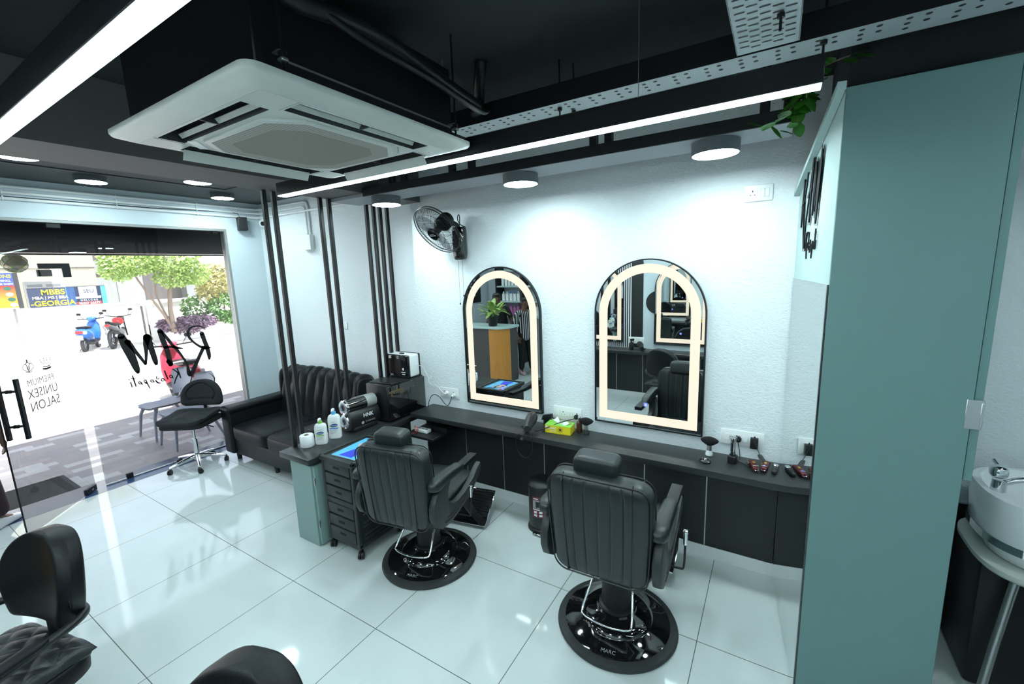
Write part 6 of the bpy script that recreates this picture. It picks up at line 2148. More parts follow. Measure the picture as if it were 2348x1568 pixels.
b = MB(); b.tube([(0.68, -0.09, 0.30), (0.50, -0.09, 0.92)], 0.022, 8); b.tube([(0.68, 0.09, 0.30), (0.50, 0.09, 0.92)], 0.022, 8); b.tube([(0.40, -0.36, 1.06), (0.48, -0.1, 1.0), (0.48, 0.1, 1.0), (0.40, 0.36, 1.06)], 0.014, 8); b.build('fork', 'blackmetal', t, sharp=80)
b = MB(); b.super((0.60, 0, 0.92), (0.08, 0.10, 0.11), 0.6, 0.6, 18, 12); b.build('headlamp', 'bikegrey', t)
b = MB(); b.tube([(0.2, -0.14, 0.25), (-0.4, -0.18, 0.32), (-0.85, -0.18, 0.45)], [0.02, 0.04, 0.05], 10); b.build('exhaust', 'silver', t, sharp=80)
b = MB(); b.super((-0.93, 0, 0.80), (0.03, 0.07, 0.04), 0.6, 0.6, 14, 8); b.build('tail_lamp', 'red', t)
b = MB(); b.tube([(-0.1, 0.1, 0.28), (-0.12, 0.30, 0.0)], 0.012, 6); b.build('side_stand', 'blackmetal', t)
for s in (-1, 1):
    b = MB(); b.tube([(0.42, s * 0.25, 1.05), (0.40, s * 0.33, 1.22)], 0.006, 6); b.super((0.40, s * 0.35, 1.24), (0.012, 0.06, 0.035), 0.7, 0.7, 14, 8); b.build('mirror', 'plastic', t, sharp=80)

# compound wall, planter and buildings across the road
t = thing('compound_wall', 'white limewashed compound wall across the road', 'wall', (-15.2, 0, ZR))
b = MB(); b.box(-0.2, 0, -14, 5.10, 0, 1.46); b.box(-0.26, 0.06, -14, 5.12, 1.40, 1.48); b.build('wall', 'compound', t, smooth=False)
b = MB(); b.box(0.0, 0.02, 2.30, 3.05, 0.0, 0.62); b.box(0.0, 0.02, 4.15, 4.55, 0.0, 0.55); b.build('cement_patch', 'patch', t, smooth=False)
b = MB(); b.box(-0.1, 0.03, 5.10, 5.15, 0.0, 1.30); b.build('end_joint', 'greyrender', t, smooth=False)
t = thing('planter', 'white planter wall with a raised back wall across the road, at the right', 'planter', (-13.9, 0, ZR))
b = MB(); b.box(-0.1, 0.1, 5.25, 12, 0, 0.58); b.box(-1.3, -0.1, 5.25, 5.4, 0, 0.58); b.build('front_wall', 'compound', t, smooth=False)
b = MB(); b.box(-1.35, -1.2, 5.25, 12, 0, 1.42); b.box(-1.40, -1.14, 5.22, 12, 1.36, 1.50, 0.03, 2); b.build('back_wall', 'compound', t)
b = MB(); b.box(-1.2, -0.1, 5.4, 12, 0.0, 0.5); b.build('soil', 'patch', t, smooth=False)

t = thing('building', 'cream painted building behind the compound wall', 'building', (-18.0, 0, 0))
b = MB(); b.box(-4, 0, -8, 4.78, -0.2, 7.0); b.build('walls', 'cream', t, smooth=False)
b = MB(); b.box(0.0, 0.05, 2.78, 3.80, 1.2, 2.2, 0.01, 1); wn = b.build('window', 'silver', t)
b = MB(); b.box(0.05, 0.06, 2.86, 3.24, 1.28, 2.08); b.box(0.05, 0.06, 3.34, 3.72, 1.28, 2.08); b.build('pane', mat('dark window glass', (0.10, 0.11, 0.12), 0.1), wn, smooth=False)
b = MB(); b.box(0.0, 0.02, -8, 4.78, 2.66, 2.69); b.build('wall_joint', 'greyrender', t, smooth=False)
t = thing('building', 'grey house with pale pillars and a white parapet behind the tree', 'building', (-20.0, 0, 0))
b = MB(); b.box(-4, -0.6, 4.78, 20, -0.2, 7.0); b.build('walls', 'greyrender', t, smooth=False)
b = MB(); b.box(-0.6, 0.0, 6.5, 6.9, -0.2, 4.0); b.box(-0.6, 0.0, 8.6, 9.0, -0.2, 4.0); b.box(-0.6, 0.0, 5.2, 6.5, -0.2, 2.3); b.build('pillar', 'frame', t, smooth=False)
b = MB(); b.box(-0.7, 0.4, 8.2, 20, 2.62, 3.4); b.build('parapet', 'compound', t, smooth=False)
b = MB(); b.box(-0.60, -0.55, 5.45, 5.95, 2.5, 3.0); b.box(0.0, 0.03, 5.95, 6.35, 0.2, 2.1); b.build('door', 'frame', t, smooth=False)

# hoardings
t = thing('banner', 'dark blue admissions banner with yellow lettering above the compound wall', 'banner', (-15.24, 0, 0))
b = MB(); b.box(-0.03, 0.0, 2.33, 4.22, 1.32, 1.965); pb = b.build('board', 'navy', t, smooth=False)
b = MB(); b.box(-0.05, 0.012, 2.30, 4.22, 1.955, 1.985); b.build('top_rail', 'silver', t, smooth=False)
b = MB(); b.box(0.0, 0.004, 3.52, 3.98, 1.62, 1.95); b.build('white_panel', 'paper', pb, smooth=False)
b = MB(); b.box(0.0, 0.004, 4.09, 4.22, 1.32, 1.955); b.build('blue_edge', 'sky', pb, smooth=False)
b = MB(); b.box(0.0, 0.004, 3.42, 4.07, 1.545, 1.615); b.build('office_strip', 'paper', pb, smooth=False)
b = MB(); b.box(0.0, 0.004, 3.42, 4.07, 1.335, 1.435); b.build('phone_strip', 'red', pb, smooth=False)
b = MB(); b.box(0.0, 0.003, 3.20, 3.42, 1.32, 1.955); b.build('blue_panel', mat('mid blue print', (0.03, 0.10, 0.25), 0.5), pb, smooth=False)
RB = (PI / 2, 0, PI / 2)
text('banner_lettering', 'MBBS', 0.24, 'yellow', pb, (0.006, 2.90, 1.805), RB, bold=0.004)
text('banner_lettering', 'MBA | MS | BBA', 0.125, 'whiteink', pb, (0.006, 2.82, 1.63), RB, bold=0.002)
text('banner_lettering', '-GEORGIA', 0.225, 'yellow', pb, (0.006, 2.87, 1.445), RB, bold=0.004)
text('banner_lettering', 'SEU', 0.17, 'navy', pb, (0.008, 3.77, 1.79), RB, bold=0.001)
text('banner_lettering', 'ADMISSIONS OFFICE', 0.058, 'greyink', pb, (0.008, 3.745, 1.58), RB)
text('banner_lettering', 'NELLORE', 0.085, 'whiteink', pb, (0.008, 3.745, 1.485), RB, spacing=1.35, bold=0.001)
text('banner_lettering', '90307 26679', 0.105, 'whiteink', pb, (0.008, 3.745, 1.383), RB, bold=0.001)
t = thing('signboard', 'tailoring signboard in blue, red and orange at the far left outside', 'signboard', (-13.0, 0, 0))
b = MB(); b.box(-0.25, 0.0, 0.85, 1.80, 1.42, 2.40); pb = b.build('box', 'acdark', t, smooth=False)
def grad(name, c1, c2):
    m, nt, bs = _new(name)
    tc = N(nt, 'ShaderNodeTexCoord'); sp = N(nt, 'ShaderNodeSeparateXYZ'); mr = N(nt, 'ShaderNodeMapRange')
    mr.inputs['From Min'].default_value = 1.45; mr.inputs['From Max'].default_value = 2.05
    mx = N(nt, 'ShaderNodeMix', data_type='RGBA'); mx.inputs[6].default_value = (*c1, 1); mx.inputs[7].default_value = (*c2, 1)
    nt.links.new(tc.outputs['Object'], sp.inputs[0]); nt.links.new(sp.outputs[2], mr.inputs['Value']); nt.links.new(mr.outputs[0], mx.inputs[0]); nt.links.new(mx.outputs[2], bs.inputs['Base Color'])
    bs.inputs['Roughness'].default_value = 0.5
    return m
b = MB(); b.box(0.0, 0.01, 0.85, 1.70, 1.45, 2.06); b.build('orange_panel', grad('orange to red print', (0.80, 0.42, 0.02), (0.60, 0.03, 0.03)), pb, smooth=False)
b = MB(); b.box(0.0, 0.01, 0.85, 1.70, 2.06, 2.40); b.build('blue_panel', mat('royal blue print', (0.05, 0.09, 0.35), 0.5), pb, smooth=False)
b = MB(); b.box(0.0, 0.012, 0.85, 1.70, 1.42, 1.45); b.build('bottom_strip', 'paper', pb, smooth=False)
text('sign_lettering', 'FASHIONS', 0.125, 'yellow', pb, (0.014, 1.675, 2.31), RB, align='RIGHT', bold=0.002)
text('sign_lettering', 'STITCHING,', 0.085, 'whiteink', pb, (0.014, 1.66, 2.19), RB, align='RIGHT', bold=0.001)
text('sign_lettering', '& COMPUTER WORK', 0.058, 'whiteink', pb, (0.014, 1.69, 2.105), RB, align='RIGHT', bold=0.001)
b = MB()
for k, (cy, cz) in enumerate(((1.56, 1.98), (1.58, 1.82), (1.60, 1.68), (1.62, 1.53))):
    b.T = None
    b._put([(0.0125, cy + 0.075 * math.cos(a), cz + 0.055 * math.sin(a)) for a in [2 * PI * q / 20 for q in range(20)]], [tuple(range(20))], k % 2)
b.build('sign_pictures', [mat('dark green print', (0.03, 0.12, 0.08), 0.5), 'skinpale'], pb, smooth=False)
b = MB(); b.box(-0.15, -0.10, 1.0, 1.05, ZR, 1.42); b.box(-0.15, -0.10, 1.6, 1.65, ZR, 1.42); b.build('post', 'frame', t, smooth=False)

# hanging netted ball
t = thing('hanging_bundle', 'brown bundle in a green net hanging outside at the far left', 'hanging bundle', (-2.0, -0.155, 2.265))
b = MB(); b.super((0, 0, 0), (0.10, 0.10, 0.095), 0.95, 1.0, 28, 18); b.build('bundle', mat('dusty brown gourd', (0.50, 0.42, 0.35), 0.8), t)
b = MB()
for k in range(7):
    a = 2 * PI * k / 7
    for s in (-1, 1):
        b.tube([(0.104 * math.cos(f) * math.cos(a + s * f), 0.104 * math.cos(f) * math.sin(a + s * f), 0.10 * math.sin(f)) for f in [-PI / 2 + PI * i / 12 for i in range(13)]], 0.003, 5)
b.tube([(0, 0, 0.09), (0, 0, 0.71)], 0.003, 5)
b.build('net', 'green', t, sharp=80)

# tree and shrubs in the planter
def foliage(b, n, c, r, size, rnd, m=0, droop=0.3):
    for _ in range(n):
        while True:
            p = Vector((rnd.uniform(-1, 1), rnd.uniform(-1, 1), rnd.uniform(-1, 1)))
            if p.length < 1 and p.length > rnd.random() * 0.8:
                break
        q = Vector((c[0] + p.x * r[0], c[1] + p.y * r[1], c[2] + p.z * r[2]))
        d = Vector((p.x + rnd.uniform(-.6, .6), p.y + rnd.uniform(-.6, .6), rnd.uniform(-.6, .4) - droop)).normalized()
        s = d.orthogonal().normalized() * size * rnd.uniform(0.25, 0.4)
        if rnd.random() < 0.5:
            s = d.cross(s)
        L = size * rnd.uniform(0.7, 1.3)
        b._put([q, q + d * L * 0.5 + s, q + d * L, q + d * L * 0.5 - s], [(0, 1, 2, 3)], m)
rnd = random.Random(11)
t = thing('tree', 'light green feathery tree in the planter across the road', 'tree', (-13.6, 5.45, 0.4))
b = MB()
b.tube([(0, 0, -0.2), (0.0, -0.02, 0.6), (0.02, 0.05, 1.3), (0.0, 0.25, 1.9), (0.1, 0.4, 2.7)], [0.09, 0.075, 0.065, 0.055, 0.04], 10, smooth=0)
b.tube([(0, -0.05, -0.1), (0.05, -0.25, 0.45), (0.05, -0.55, 1.1), (0.0, -0.8, 1.7), (0.0, -1.0, 2.3)], [0.045, 0.04, 0.035, 0.03, 0.02], 8)
b.tube([(0, -0.03, 0.0), (-0.05, -0.2, 0.6), (-0.05, -0.35, 1.2), (0.0, -0.3, 2.0)], [0.04, 0.035, 0.03, 0.02], 8)
b.build('trunk', 'bark', t, sharp=80)
b = MB()
for c, r, n in (((0.1, -0.9, 2.35), (0.8, 0.85, 0.45), 900), ((0.2, 0.1, 2.6), (0.9, 0.9, 0.7), 900), ((0.2, 0.75, 1.95), (0.6, 0.55, 0.5), 520), ((0.2, -1.35, 2.05), (0.5, 0.45, 0.35), 380), ((0.2, 0.2, 1.75), (0.5, 0.6, 0.35), 330)):
    foliage(b, int(n * 1.8), c, r, 0.115, rnd)
b.build('foliage', 'leaflime', t, smooth=False)
def shrub(name, label, loc, clumps, size, m, stem=True):
    t = thing(name, label, 'shrub', loc)
    b = MB()
    for c, r, n in clumps:
        foliage(b, n, c, r, size, rnd)
    b.build('foliage', m, t, smooth=False)
    if stem:
        b = MB()
        for c, r, n in clumps:
            b.tube([(0, c[1] * 0.6, 0.0), (0, c[1] * 0.8, c[2] * 0.5), tuple(c)], 0.018, 6)
        b.build('stems', 'bark', t)
    return t
shrub('purple_shrub', 'purple leaved shrub spilling over the front of the planter', (-13.85, 6.0, 0.38), [((0, -0.4, 0.10), (0.35, 0.5, 0.28), 420), ((0.05, 0.35, 0.12), (0.35, 0.6, 0.28), 460), ((0.1, 0.0, -0.05), (0.3, 0.5, 0.2), 260)], 0.15, 'leafpurple', False)
shrub('yellow_shrub', 'tall yellow green flowering shrub at the right of the planter', (-13.9, 7.15, 0.38), [((0, 0, 1.5), (0.5, 0.55, 0.55), 520), ((0, 0.3, 1.9), (0.5, 0.5, 0.5), 380), ((0, -0.3, 1.2), (0.35, 0.35, 0.35), 220)], 0.14, 'leafyellow')
shrub('green_shrub', 'green bushy shrub at the right end of the planter, beside the frame', (-13.8, 7.25, 0.38), [((0.1, 0.05, 0.6), (0.4, 0.5, 0.55), 520), ((0.15, 0.25, 0.2), (0.3, 0.4, 0.3), 260)], 0.15, 'leaf')
shrub('green_shrub', 'small green shrub behind the purple one, at the foot of the tree', (-14.3, 6.55, 0.38), [((0, 0, 0.6), (0.3, 0.45, 0.6), 360)], 0.15, 'leaf')

# ================================================================ PEOPLE
def skin_mesh(name, verts, edges, radii, m, parent, sub=2):
    me = bpy.data.meshes.new(name)
    me.from_pydata([tuple(v) for v in verts], edges, [])
    o = bpy.data.objects.new('tmp_skin', me)
    COL.objects.link(o)
    md = o.modifiers.new('skin', 'SKIN')
    md.use_smooth_shade = True
    md.branch_smoothing = 0.4
    if not me.skin_vertices:
        return None
    for i, r in enumerate(radii):
        d = me.skin_vertices[0].data[i]
        d.radius = (r, r) if not isinstance(r, tuple) else r
        d.use_root = (i == 0)
    ms = o.modifiers.new('sub', 'SUBSURF')
    ms.levels = sub
    ms.render_levels = sub
    dg = bpy.context.evaluated_depsgraph_get()
    m2 = bpy.data.meshes.new_from_object(o.evaluated_get(dg))
    bpy.data.objects.remove(o, do_unlink=True)
    m2.name = name
    m2.materials.clear()
    m2.materials.append(M[m] if isinstance(m, str) else m)
    m2.polygons.foreach_set('use_smooth', [True] * len(m2.polygons))
    q = bpy.data.objects.new(name, m2)
    COL.objects.link(q)
    q.parent = parent
    return q

class Sk:
    def __init__(self):
        self.v, self.e, self.r = [], [], []
    def add(self, p, r, par=None):
        self.v.append(Vector(p)); self.r.append(r)
        i = len(self.v) - 1
        if par is not None:
            self.e.append((par, i))
        return i
    def chain(self, pts, par):
        for p, r in pts:
            par = self.add(p, r, par)
        return par

def hand(sk, w, d, thumb, par, s=1.0, curl=0.5):
    """w wrist position, d direction of the forearm, thumb: sideways direction of the thumb"""
    d = Vector(d).normalized()
    th = Vector(thumb)
    th = (th - d * th.dot(d)).normalized()
    n = d.cross(th).normalized()
    w = Vector(w)
    k = sk.add(w + d * 0.045 * s, (0.024 * s, 0.016 * s), par)
    k2 = sk.add(w + d * 0.075 * s, (0.026 * s, 0.013 * s), k)
    for j, (off, L) in enumerate(((0.027, 0.072), (0.009, 0.080), (-0.009, 0.074), (-0.026, 0.058))):
        b0 = w + (d * 0.088 + th * off) * s
        c = curl * (0.8 + 0.12 * j)
        p1 = b0 + (d * math.cos(c * 0.5) + n * math.sin(c * 0.5)) * L * 0.45 * s
        p2 = p1 + (d * math.cos(c * 1.1) + n * math.sin(c * 1.1)) * L * 0.32 * s
        p3 = p2 + (d * math.cos(c * 1.6) + n * math.sin(c * 1.6)) * L * 0.24 * s
        a = sk.add(b0, 0.0095 * s, k2)
        a = sk.add(p1, 0.0085 * s, a)
        a = sk.add(p2, 0.0078 * s, a)
        sk.add(p3, 0.0065 * s, a)
    a = sk.add(w + (d * 0.045 + th * 0.034 + n * 0.006) * s, 0.011 * s, k)
    a = sk.add(w + (d * 0.075 + th * 0.052 + n * 0.014) * s, 0.0095 * s, a)
    sk.add(w + (d * 0.100 + th * 0.056 + n * 0.020) * s, 0.0078 * s, a)

def person(label, loc, rz, H, arms, legs, lean=0.0, head=(0, 0), shirt='blackcloth', trouser='blackcloth', shoe='pinkshoe', sleeve=1.0, long_hair=False, glasses=False, tunic=False, hem=0.064):
    """faces local +y. arms: ((elbow, wrist, thumb) left, right), legs: ((knee, ankle) left, right); left is +x side mirrored as s=-1,1"""
    t = thing('person', label, 'person', loc, rz)
    k = H / 1.62
    def P(x, y, z):
        # lean forward above the hips
        if z > 0.9:
            dz = z - 0.9
            y = y + math.sin(lean) * dz
            z = 0.9 + math.cos(lean) * dz
        return Vector((x * k, y * k, z * k))
    sk = Sk()
    pel = sk.add(P(0, 0, 0.90), 0.115 * k)
    ab = sk.add(P(0, 0.01, 1.05), 0.108 * k, pel)
    ch = sk.add(P(0, 0.0, 1.22), 0.115 * k, ab)
    nb = sk.add(P(0, -0.01, 1.345), 0.062 * k, ch)
    nk = sk.add(P(0, 0.0, 1.395), 0.050 * k, nb)
    hx, hy = head
    hb = sk.add(P(hx * 0.3, 0.02 + hy * 0.3, 1.445), (0.060 * k, 0.066 * k), nk)
    hm = sk.add(P(hx * 0.7, 0.028 + hy * 0.7, 1.51), (0.074 * k, 0.088 * k), hb)
    sk.add(P(hx, 0.02 + hy, 1.575), (0.062 * k, 0.074 * k), hm)
    sl = Sk()
    s0 = sl.add(P(0, 0, 0.70 if tunic else 0.86), (0.180 * k if tunic else 0.155 * k, 0.135 * k))
    if tunic:
        s0 = sl.add(P(0, 0, 0.88), (0.165 * k, 0.125 * k), s0)
    s1 = sl.add(P(0, 0.01, 1.05), (0.150 * k, 0.118 * k), s0)
    s2 = sl.add(P(0, 0.0, 1.22), (0.155 * k, 0.118 * k), s1)
    s3 = sl.add(P(0, -0.01, 1.335), (0.085 * k, 0.07 * k), s2)
    tr = Sk()
    t0 = tr.add(P(0, 0, 0.92), (0.145 * k, 0.118 * k))
    tr.add(P(0, 0, 1.01), (0.132 * k, 0.112 * k), t0)
    for s, (el, wr, th) in zip((-1, 1), arms):
        sh = sk.add(P(s * 0.155, -0.01, 1.315), 0.052 * k, nb)
        e = sk.add(P(*el), 0.038 * k, sh)
        w = sk.add(P(*wr), (0.025 * k, 0.021 * k), e)
        d = (P(*wr) - P(*el)).normalized()
        hand(sk, P(*wr), d, th, w, k, -s * 0.45)
        q = sl.add(P(s * 0.155, -0.01, 1.315), 0.064 * k, s3)
        if sleeve > 1.0:
            q = sl.add(P(*el), 0.050 * k, q)
            f = sleeve - 1.0
            sl.add(P(*el).lerp(P(*wr), f), 0.042 * k, q)
        else:
            sl.add(P(s * 0.155, -0.01, 1.315).lerp(P(*el), sleeve), 0.056 * k, q)
    feet = []
    for s, (kn, an) in zip((-1, 1), legs):
        hp = sk.add(P(s * 0.085, 0, 0.84), 0.088 * k, pel)
        q = sk.add(P(*kn), 0.055 * k, hp)
        a = sk.add(P(*an), 0.037 * k, q)
        feet.append(P(*an))
        sk.add(P(*an) + Vector((s * 0.01, 0.10 * k, -0.045 * k)), 0.030 * k, a)
        h2 = tr.add(P(s * 0.088, 0, 0.80), 0.104 * k, t0)
        q2 = tr.add(P(*kn), 0.076 * k, h2)
        tr.add(P(*an) + Vector((0, 0, 0.005)), hem * k, q2)
    body = skin_mesh('body', sk.v, sk.e, sk.r, 'skin', t)
    skin_mesh('shirt', sl.v, sl.e, sl.r, shirt, t)
    skin_mesh('trousers', tr.v, tr.e, tr.r, trouser, t)
    for f in feet:
        b = MB()
        rings = []
        for y, w, h in ((-0.075, 0.022, 0.030), (-0.065, 0.034, 0.045), (0.0, 0.040, 0.050), (0.06, 0.043, 0.038), (0.12, 0.045, 0.028), (0.165, 0.034, 0.022), (0.18, 0.012, 0.014)):
            rings.append([(f.x + w * math.copysign(abs(math.cos(u)) ** 0.7, math.cos(u)), f.y + y * k, max(f.z - 0.085 * k, 0.0) + h + h * math.copysign(abs(math.sin(u)) ** 0.7, math.sin(u))) for u in [2 * PI * i / 20 for i in range(20)]])
        b.loft(rings)
        b.build('shoe', shoe, t, sharp=70)
    # head details
    hc = P(hx * 0.85, 0.03 + hy * 0.85, 1.535)
    b = MB()
    def cap(p):
        if p.y > 0.02 and p.z < 0.035:
            p.y = 0.02 + (p.y - 0.02) * 0.25
        return p
    b.super((hc.x, hc.y - 0.012, hc.z + 0.012), (0.082 * k, 0.10 * k, 0.095 * k), 0.95, 1.0, 30, 18, 0, cap)
    if long_hair:
        b.super((hc.x, hc.y - 0.10 * k, hc.z - 0.02), (0.04 * k, 0.035 * k, 0.045 * k), 0.9, 0.9, 18, 12)
    b.build('hair', 'hair', t, sharp=80)
    b = MB()
    f = Vector((hc.x, hc.y + 0.083 * k, hc.z - 0.03 * k))
    b.loft([[f + Vector((x * k, y * k, z * k)) for x, y, z in ((-0.008, -0.006, 0.03), (0.008, -0.006, 0.03), (0.006, 0.004, 0.03), (-0.006, 0.004, 0.03))], [f + Vector((x * k, y * k, z * k)) for x, y, z in ((-0.015, -0.008, -0.012), (0.015, -0.008, -0.012), (0.009, 0.02, -0.010), (-0.009, 0.02, -0.010))]])
    for s in (-1, 1):
        b.super((hc.x + s * 0.076 * k, hc.y - 0.005 * k, hc.z - 0.02 * k), (0.010 * k, 0.02 * k, 0.03 * k), 0.9, 0.9, 12, 8)
    b.build('nose_and_ears', 'skin', body, sharp=80)
    b = MB()
    for s in (-1, 1):
        b.super((f.x + s * 0.030 * k, f.y - 0.006 * k, f.z + 0.022 * k), (0.011 * k, 0.005 * k, 0.0038 * k), 0.9, 0.9, 12, 8)
        b.super((f.x + s * 0.030 * k, f.y - 0.0 * k, f.z + 0.022 * k), (0.0055 * k, 0.006 * k, 0.0042 * k), 0.9, 0.9, 12, 8, 1)
        b.tube([(f.x + s * 0.015 * k, f.y, f.z + 0.040 * k), (f.x + s * 0.048 * k, f.y - 0.008 * k, f.z + 0.042 * k)], 0.003 * k, 6, m=1)
    b.build('eyes', ['whiteink', 'hair'], body, sharp=80)
    b = MB(); b.super((f.x, f.y - 0.004 * k, f.z - 0.035 * k), (0.022 * k, 0.007 * k, 0.007 * k), 0.8, 0.9, 16, 8); b.build('mouth', mat('lips', (0.18, 0.05, 0.045), 0.5), body, sharp=80)
    if glasses:
        b = MB()
        for s in (-1, 1):
            b.tube([(f.x + s * 0.032 * k + 0.022 * k * math.cos(2 * PI * i / 20), f.y + 0.008 * k, f.z + 0.020 * k + 0.018 * k * math.sin(2 * PI * i / 20)) for i in range(20)], 0.0016, 5, True)
            b.tube([(f.x + s * 0.054 * k, f.y + 0.008 * k, f.z + 0.022 * k), (hc.x + s * 0.080 * k, hc.y, hc.z - 0.005 * k)], 0.0016, 5)
        b.tube([(f.x - 0.011 * k, f.y + 0.010 * k, f.z + 0.022 * k), (f.x + 0.011 * k, f.y + 0.010 * k, f.z + 0.022 * k)], 0.0016, 5)
        b.build('glasses', 'blackmetal', t, sharp=80)
    return t

# person at the open door: only a hand, a trouser leg and a trainer reach into the photograph
PDOOR = person('person in dark maroon trousers and white trainers stepping through the doorway at the left edge', (-0.47, -0.985, 0.0), math.radians(42), 1.60,
       (((-0.22, -0.04, 1.07), (-0.23, 0.05, 0.84), (0.7, 0.7, 0)), ((0.225, 0.10, 1.00), (0.185, 0.185, 0.765), (-0.7, 0.7, 0))),
       (((-0.10, 0.10, 0.47), (-0.10, -0.04, 0.085)), ((0.10, 0.08, 0.47), (0.11, 0.10, 0.085))), trouser='trouser', shoe='shoe', sleeve=0.9, hem=0.085)
# two people by the reception, seen in the left mirror
person('person in black and white striped shirt standing by the reception, seen in the left mirror', (0.98, -2.60, 0), math.radians(-55), 1.47,
       (((-0.22, -0.03, 1.06), (-0.21, 0.10, 0.84), (0.7, 0.7, 0)), ((0.21, -0.03, 1.06), (0.20, 0.12, 0.85), (-0.7, 0.7, 0))),
       (((-0.09, 0.03, 0.47), (-0.10, 0.0, 0.085)), ((0.09, 0.05, 0.47), (0.12, 0.08, 0.085))), head=(0.0, 0.03), shirt='stripes', sleeve=1.7, long_hair=True, glasses=True, tunic=True)
person('person in black bending over the reception desk, behind the potted plant', (0.47, -2.60, 0), math.radians(-14), 1.60,
       (((-0.24, 0.06, 1.10), (-0.20, 0.28, 1.03), (0.7, 0.2, 0)), ((0.24, 0.04, 1.06), (0.27, 0.16, 0.84), (-0.7, 0.7, 0))),
       (((-0.10, 0.03, 0.47), (-0.10, 0.0, 0.085)), ((0.10, 0.03, 0.47), (0.11, 0.02, 0.085))), lean=0.32, head=(0.0, 0.06), sleeve=0.85)

# ================================================================ RECEPTION
t = thing('reception_desk', 'dark reception desk with sage top and orange wood front, seen in the left mirror', 'desk', (0, 0, 0))
def deskline(off):
    pts = [(-0.45, -1.72 + off), (0.85, -1.72 + off)]
    for i in range(1, 9):
        a = PI / 2 - PI / 2 * i / 8
        r = 0.25 + off
        pts.append((0.85 + r * math.cos(a), -1.97 + r * math.sin(a)))
    pts += [(1.10 + off, -2.20), (-0.45, -2.20)]
    return pts
b = MB(); b.prism(deskline(-0.05), 0.0, 0.98, 'xy'); b.build('body', 'deskgrey', t, sharp=30)
b = MB(); b.prism(deskline(0.0), 0.98, 1.02, 'xy', bev=0.006); b.build('desk_top', 'mintpale', t)
b = MB()
def curvedfront(a, c):
    i = a
    pts = [(0.72, -1.762), (0.84, -1.762), (0.93, -1.778), (0.99, -1.82), (1.035, -1.88), (1.052, -1.95)]
    f = i * (len(pts) - 1)
    j = min(int(f), len(pts) - 2)
    q = f - j
    return (pts[j][0] * (1 - q) + pts[j + 1][0] * q, pts[j][1] * (1 - q) + pts[j + 1][1] * q, 0.02 + 0.955 * c)
b.grid(curvedfront, 20, 4)
b.build('wood_front', 'wood', t)
t = thing('potted_plant', 'lime green potted plant on the reception desk, seen in the left mirror', 'plant', (0.74, -1.88, 1.02))
b = MB(); b.lathe([(0.001, 0.0), (0.075, 0.0), (0.095, 0.16), (0.098, 0.17), (0.085, 0.17), (0.08, 0.15), (0.001, 0.15)], 32); b.build('pot', 'plastic', t)
rnd = random.Random(5)
b = MB()
for k in range(46):
    a = rnd.uniform(0, 2 * PI)
    el = rnd.uniform(0.15, 1.3)
    p = Vector((0.04 * math.cos(a), 0.04 * math.sin(a), 0.16 + rnd.uniform(0, 0.16)))
    leaf(b, p + Vector((math.cos(a) * 0.05, math.sin(a) * 0.05, 0.03)), (math.cos(a) * math.cos(el), math.sin(a) * math.cos(el), math.sin(el)), (0, 0, 1), rnd.uniform(0.14, 0.22), rnd.uniform(0.07, 0.10), 0, 0.5)
b.build('leaves', 'leaflime', t, sharp=80)
b = MB()
for k in range(8):
    a = 2 * PI * k / 8
    b.tube([(0, 0, 0.14), (0.03 * math.cos(a), 0.03 * math.sin(a), 0.26), (0.10 * math.cos(a), 0.10 * math.sin(a), 0.38)], 0.004, 6)
b.build('stems', 'leaf', t, sharp=80)

t = thing('display_shelf', 'black framed display shelf with sage boards behind the reception', 'shelf', (-0.15, -3.68, 0))
for x in (0.0, 0.62, 1.24):
    b = MB(); b.box(x - 0.02, x + 0.02, 0.0, 0.30, 0.0, 2.3); b.build('upright', 'blackmetal', t, smooth=False)
SH = (1.02, 1.34, 1.665, 2.0)
for z in SH:
    b = MB(); b.box(0.0, 1.24, 0.0, 0.30, z - 0.03, z); b.build('board', 'mintpale', t, smooth=False)
def shelf_bottle(x, z, h, r, m, label, group, capm='white', pump=False):
    t = thing('bottle', label, 'bottle', (x, -3.50, z), 0, group)
    b = MB(); b.lathe([(0.001, 0), (r, 0), (r, h * 0.72), (r * 0.6, h * 0.80), (r * 0.35, h * 0.82), (0.001, h * 0.82)], 18); b.build('body', m, t)
    b = MB(); b.lathe([(0.001, h * 0.82), (r * 0.45, h * 0.82), (r * 0.45, h), (0.001, h)], 14)
    if pump:
        b.box(-0.006, 0.006, 0.0, r, h * 0.95, h)
    b.build('cap', capm, t)
    return t
G1, G2, G3 = 'white pump bottles on the upper shelf', 'white and blue bottles on the middle shelf', 'pink bottles on the lower shelf'
for k in range(7):
    shelf_bottle(-0.05 + k * 0.082, SH[2], 0.22, 0.030, 'white', 'white pump bottle in the row on the upper reception shelf, seen in the left mirror', G1, 'white', True)
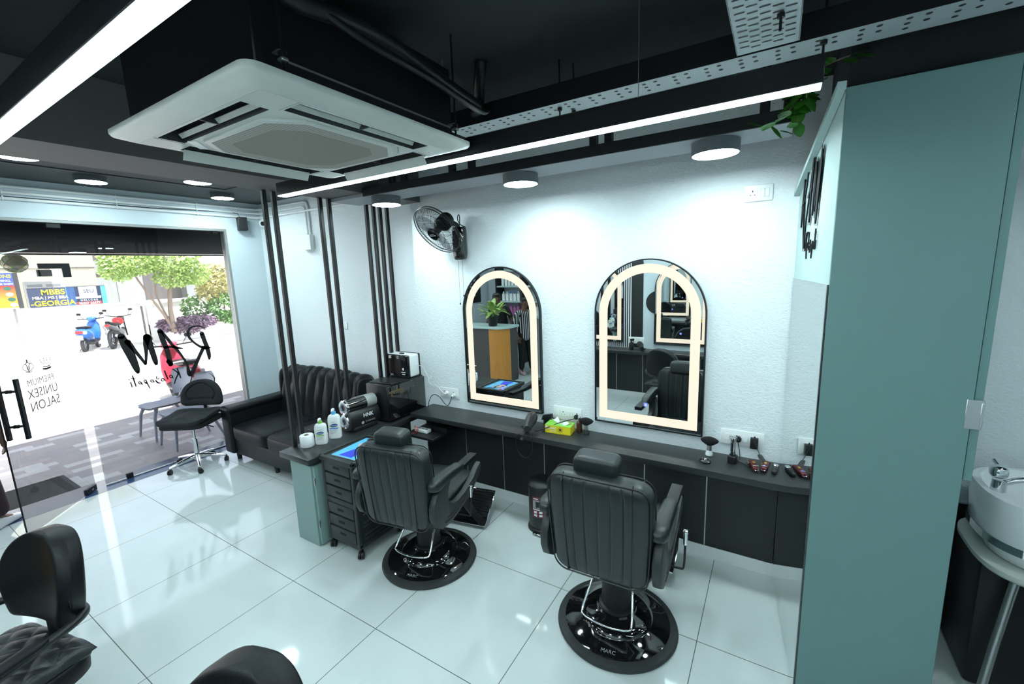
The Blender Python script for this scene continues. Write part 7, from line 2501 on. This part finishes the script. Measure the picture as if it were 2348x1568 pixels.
for k in range(6):
    shelf_bottle(-0.04 + k * 0.095, SH[1], 0.20, 0.038, 'white', ('white bottle with blue cap on the middle reception shelf' if k in (2, 3) else 'white bottle with white cap on the middle reception shelf') + ', seen in the left mirror', G2 + (' with blue caps' if k in (2, 3) else ''), 'blue' if k in (2, 3) else 'white')
for k in range(5):
    shelf_bottle(0.06 + k * 0.09, SH[0], 0.22 + 0.03 * (k % 2), 0.036, 'pink', 'pink bottle in the row on the lower reception shelf, seen in the left mirror', G3, 'pink')
for k in range(5):
    shelf_bottle(0.62 + k * 0.085, SH[0] + 0.0, 0.26, 0.032, 'trayzinc' if k % 2 else 'white', 'pale tall bottle at the right part of the lower reception shelf', 'pale tall bottles on the lower shelf')
t = thing('poster', 'black poster with white strokes on the front wall behind the reception', 'poster', (XW, -3.0, 1.62))
b = MB(); b.box(0.001, 0.015, -0.36, 0.36, -0.30, 0.34); b.build('board', 'piping', t, smooth=False)
b = MB()
rnd = random.Random(9)
for k in range(9):
    y, z = rnd.uniform(-0.28, 0.28), rnd.uniform(-0.2, 0.25)
    b.strokes([[(y, z, 0.02), (y + rnd.uniform(-.08, .08), z + 0.05, 0.03), (y + rnd.uniform(-.12, .12), z + 0.10, 0.012)]], lambda u, v, w: (0.016, u, v), h=0)
b.build('white_strokes', 'whiteink', t, smooth=False)

# tools on the opposite worktop
hd2 = [o for o in bpy.data.objects if o.name.startswith('hair_dryer') and o.parent is None][0]
dup(hd2, (3.42, -1.74, 0.772), 2.4, 'black hair dryer lying on the opposite worktop, seen in the right mirror')
t = thing('spray_bottle', 'black trigger spray bottle on the opposite worktop, seen in the right mirror', 'bottle', (3.27, -1.78, 0.77), 0.6)
b = MB(); b.lathe([(0.001, 0.0), (0.032, 0.0), (0.034, 0.01), (0.032, 0.09), (0.014, 0.12), (0.012, 0.135), (0.001, 0.135)], 24); b.build('body', 'plastic', t)
b = MB(); b.box(-0.012, 0.012, -0.045, 0.02, 0.135, 0.165, 0.005, 2); b.tube([(0, -0.03, 0.14), (0, -0.045, 0.115), (0, -0.035, 0.095)], 0.005, 8); b.build('trigger', 'plastic', t)
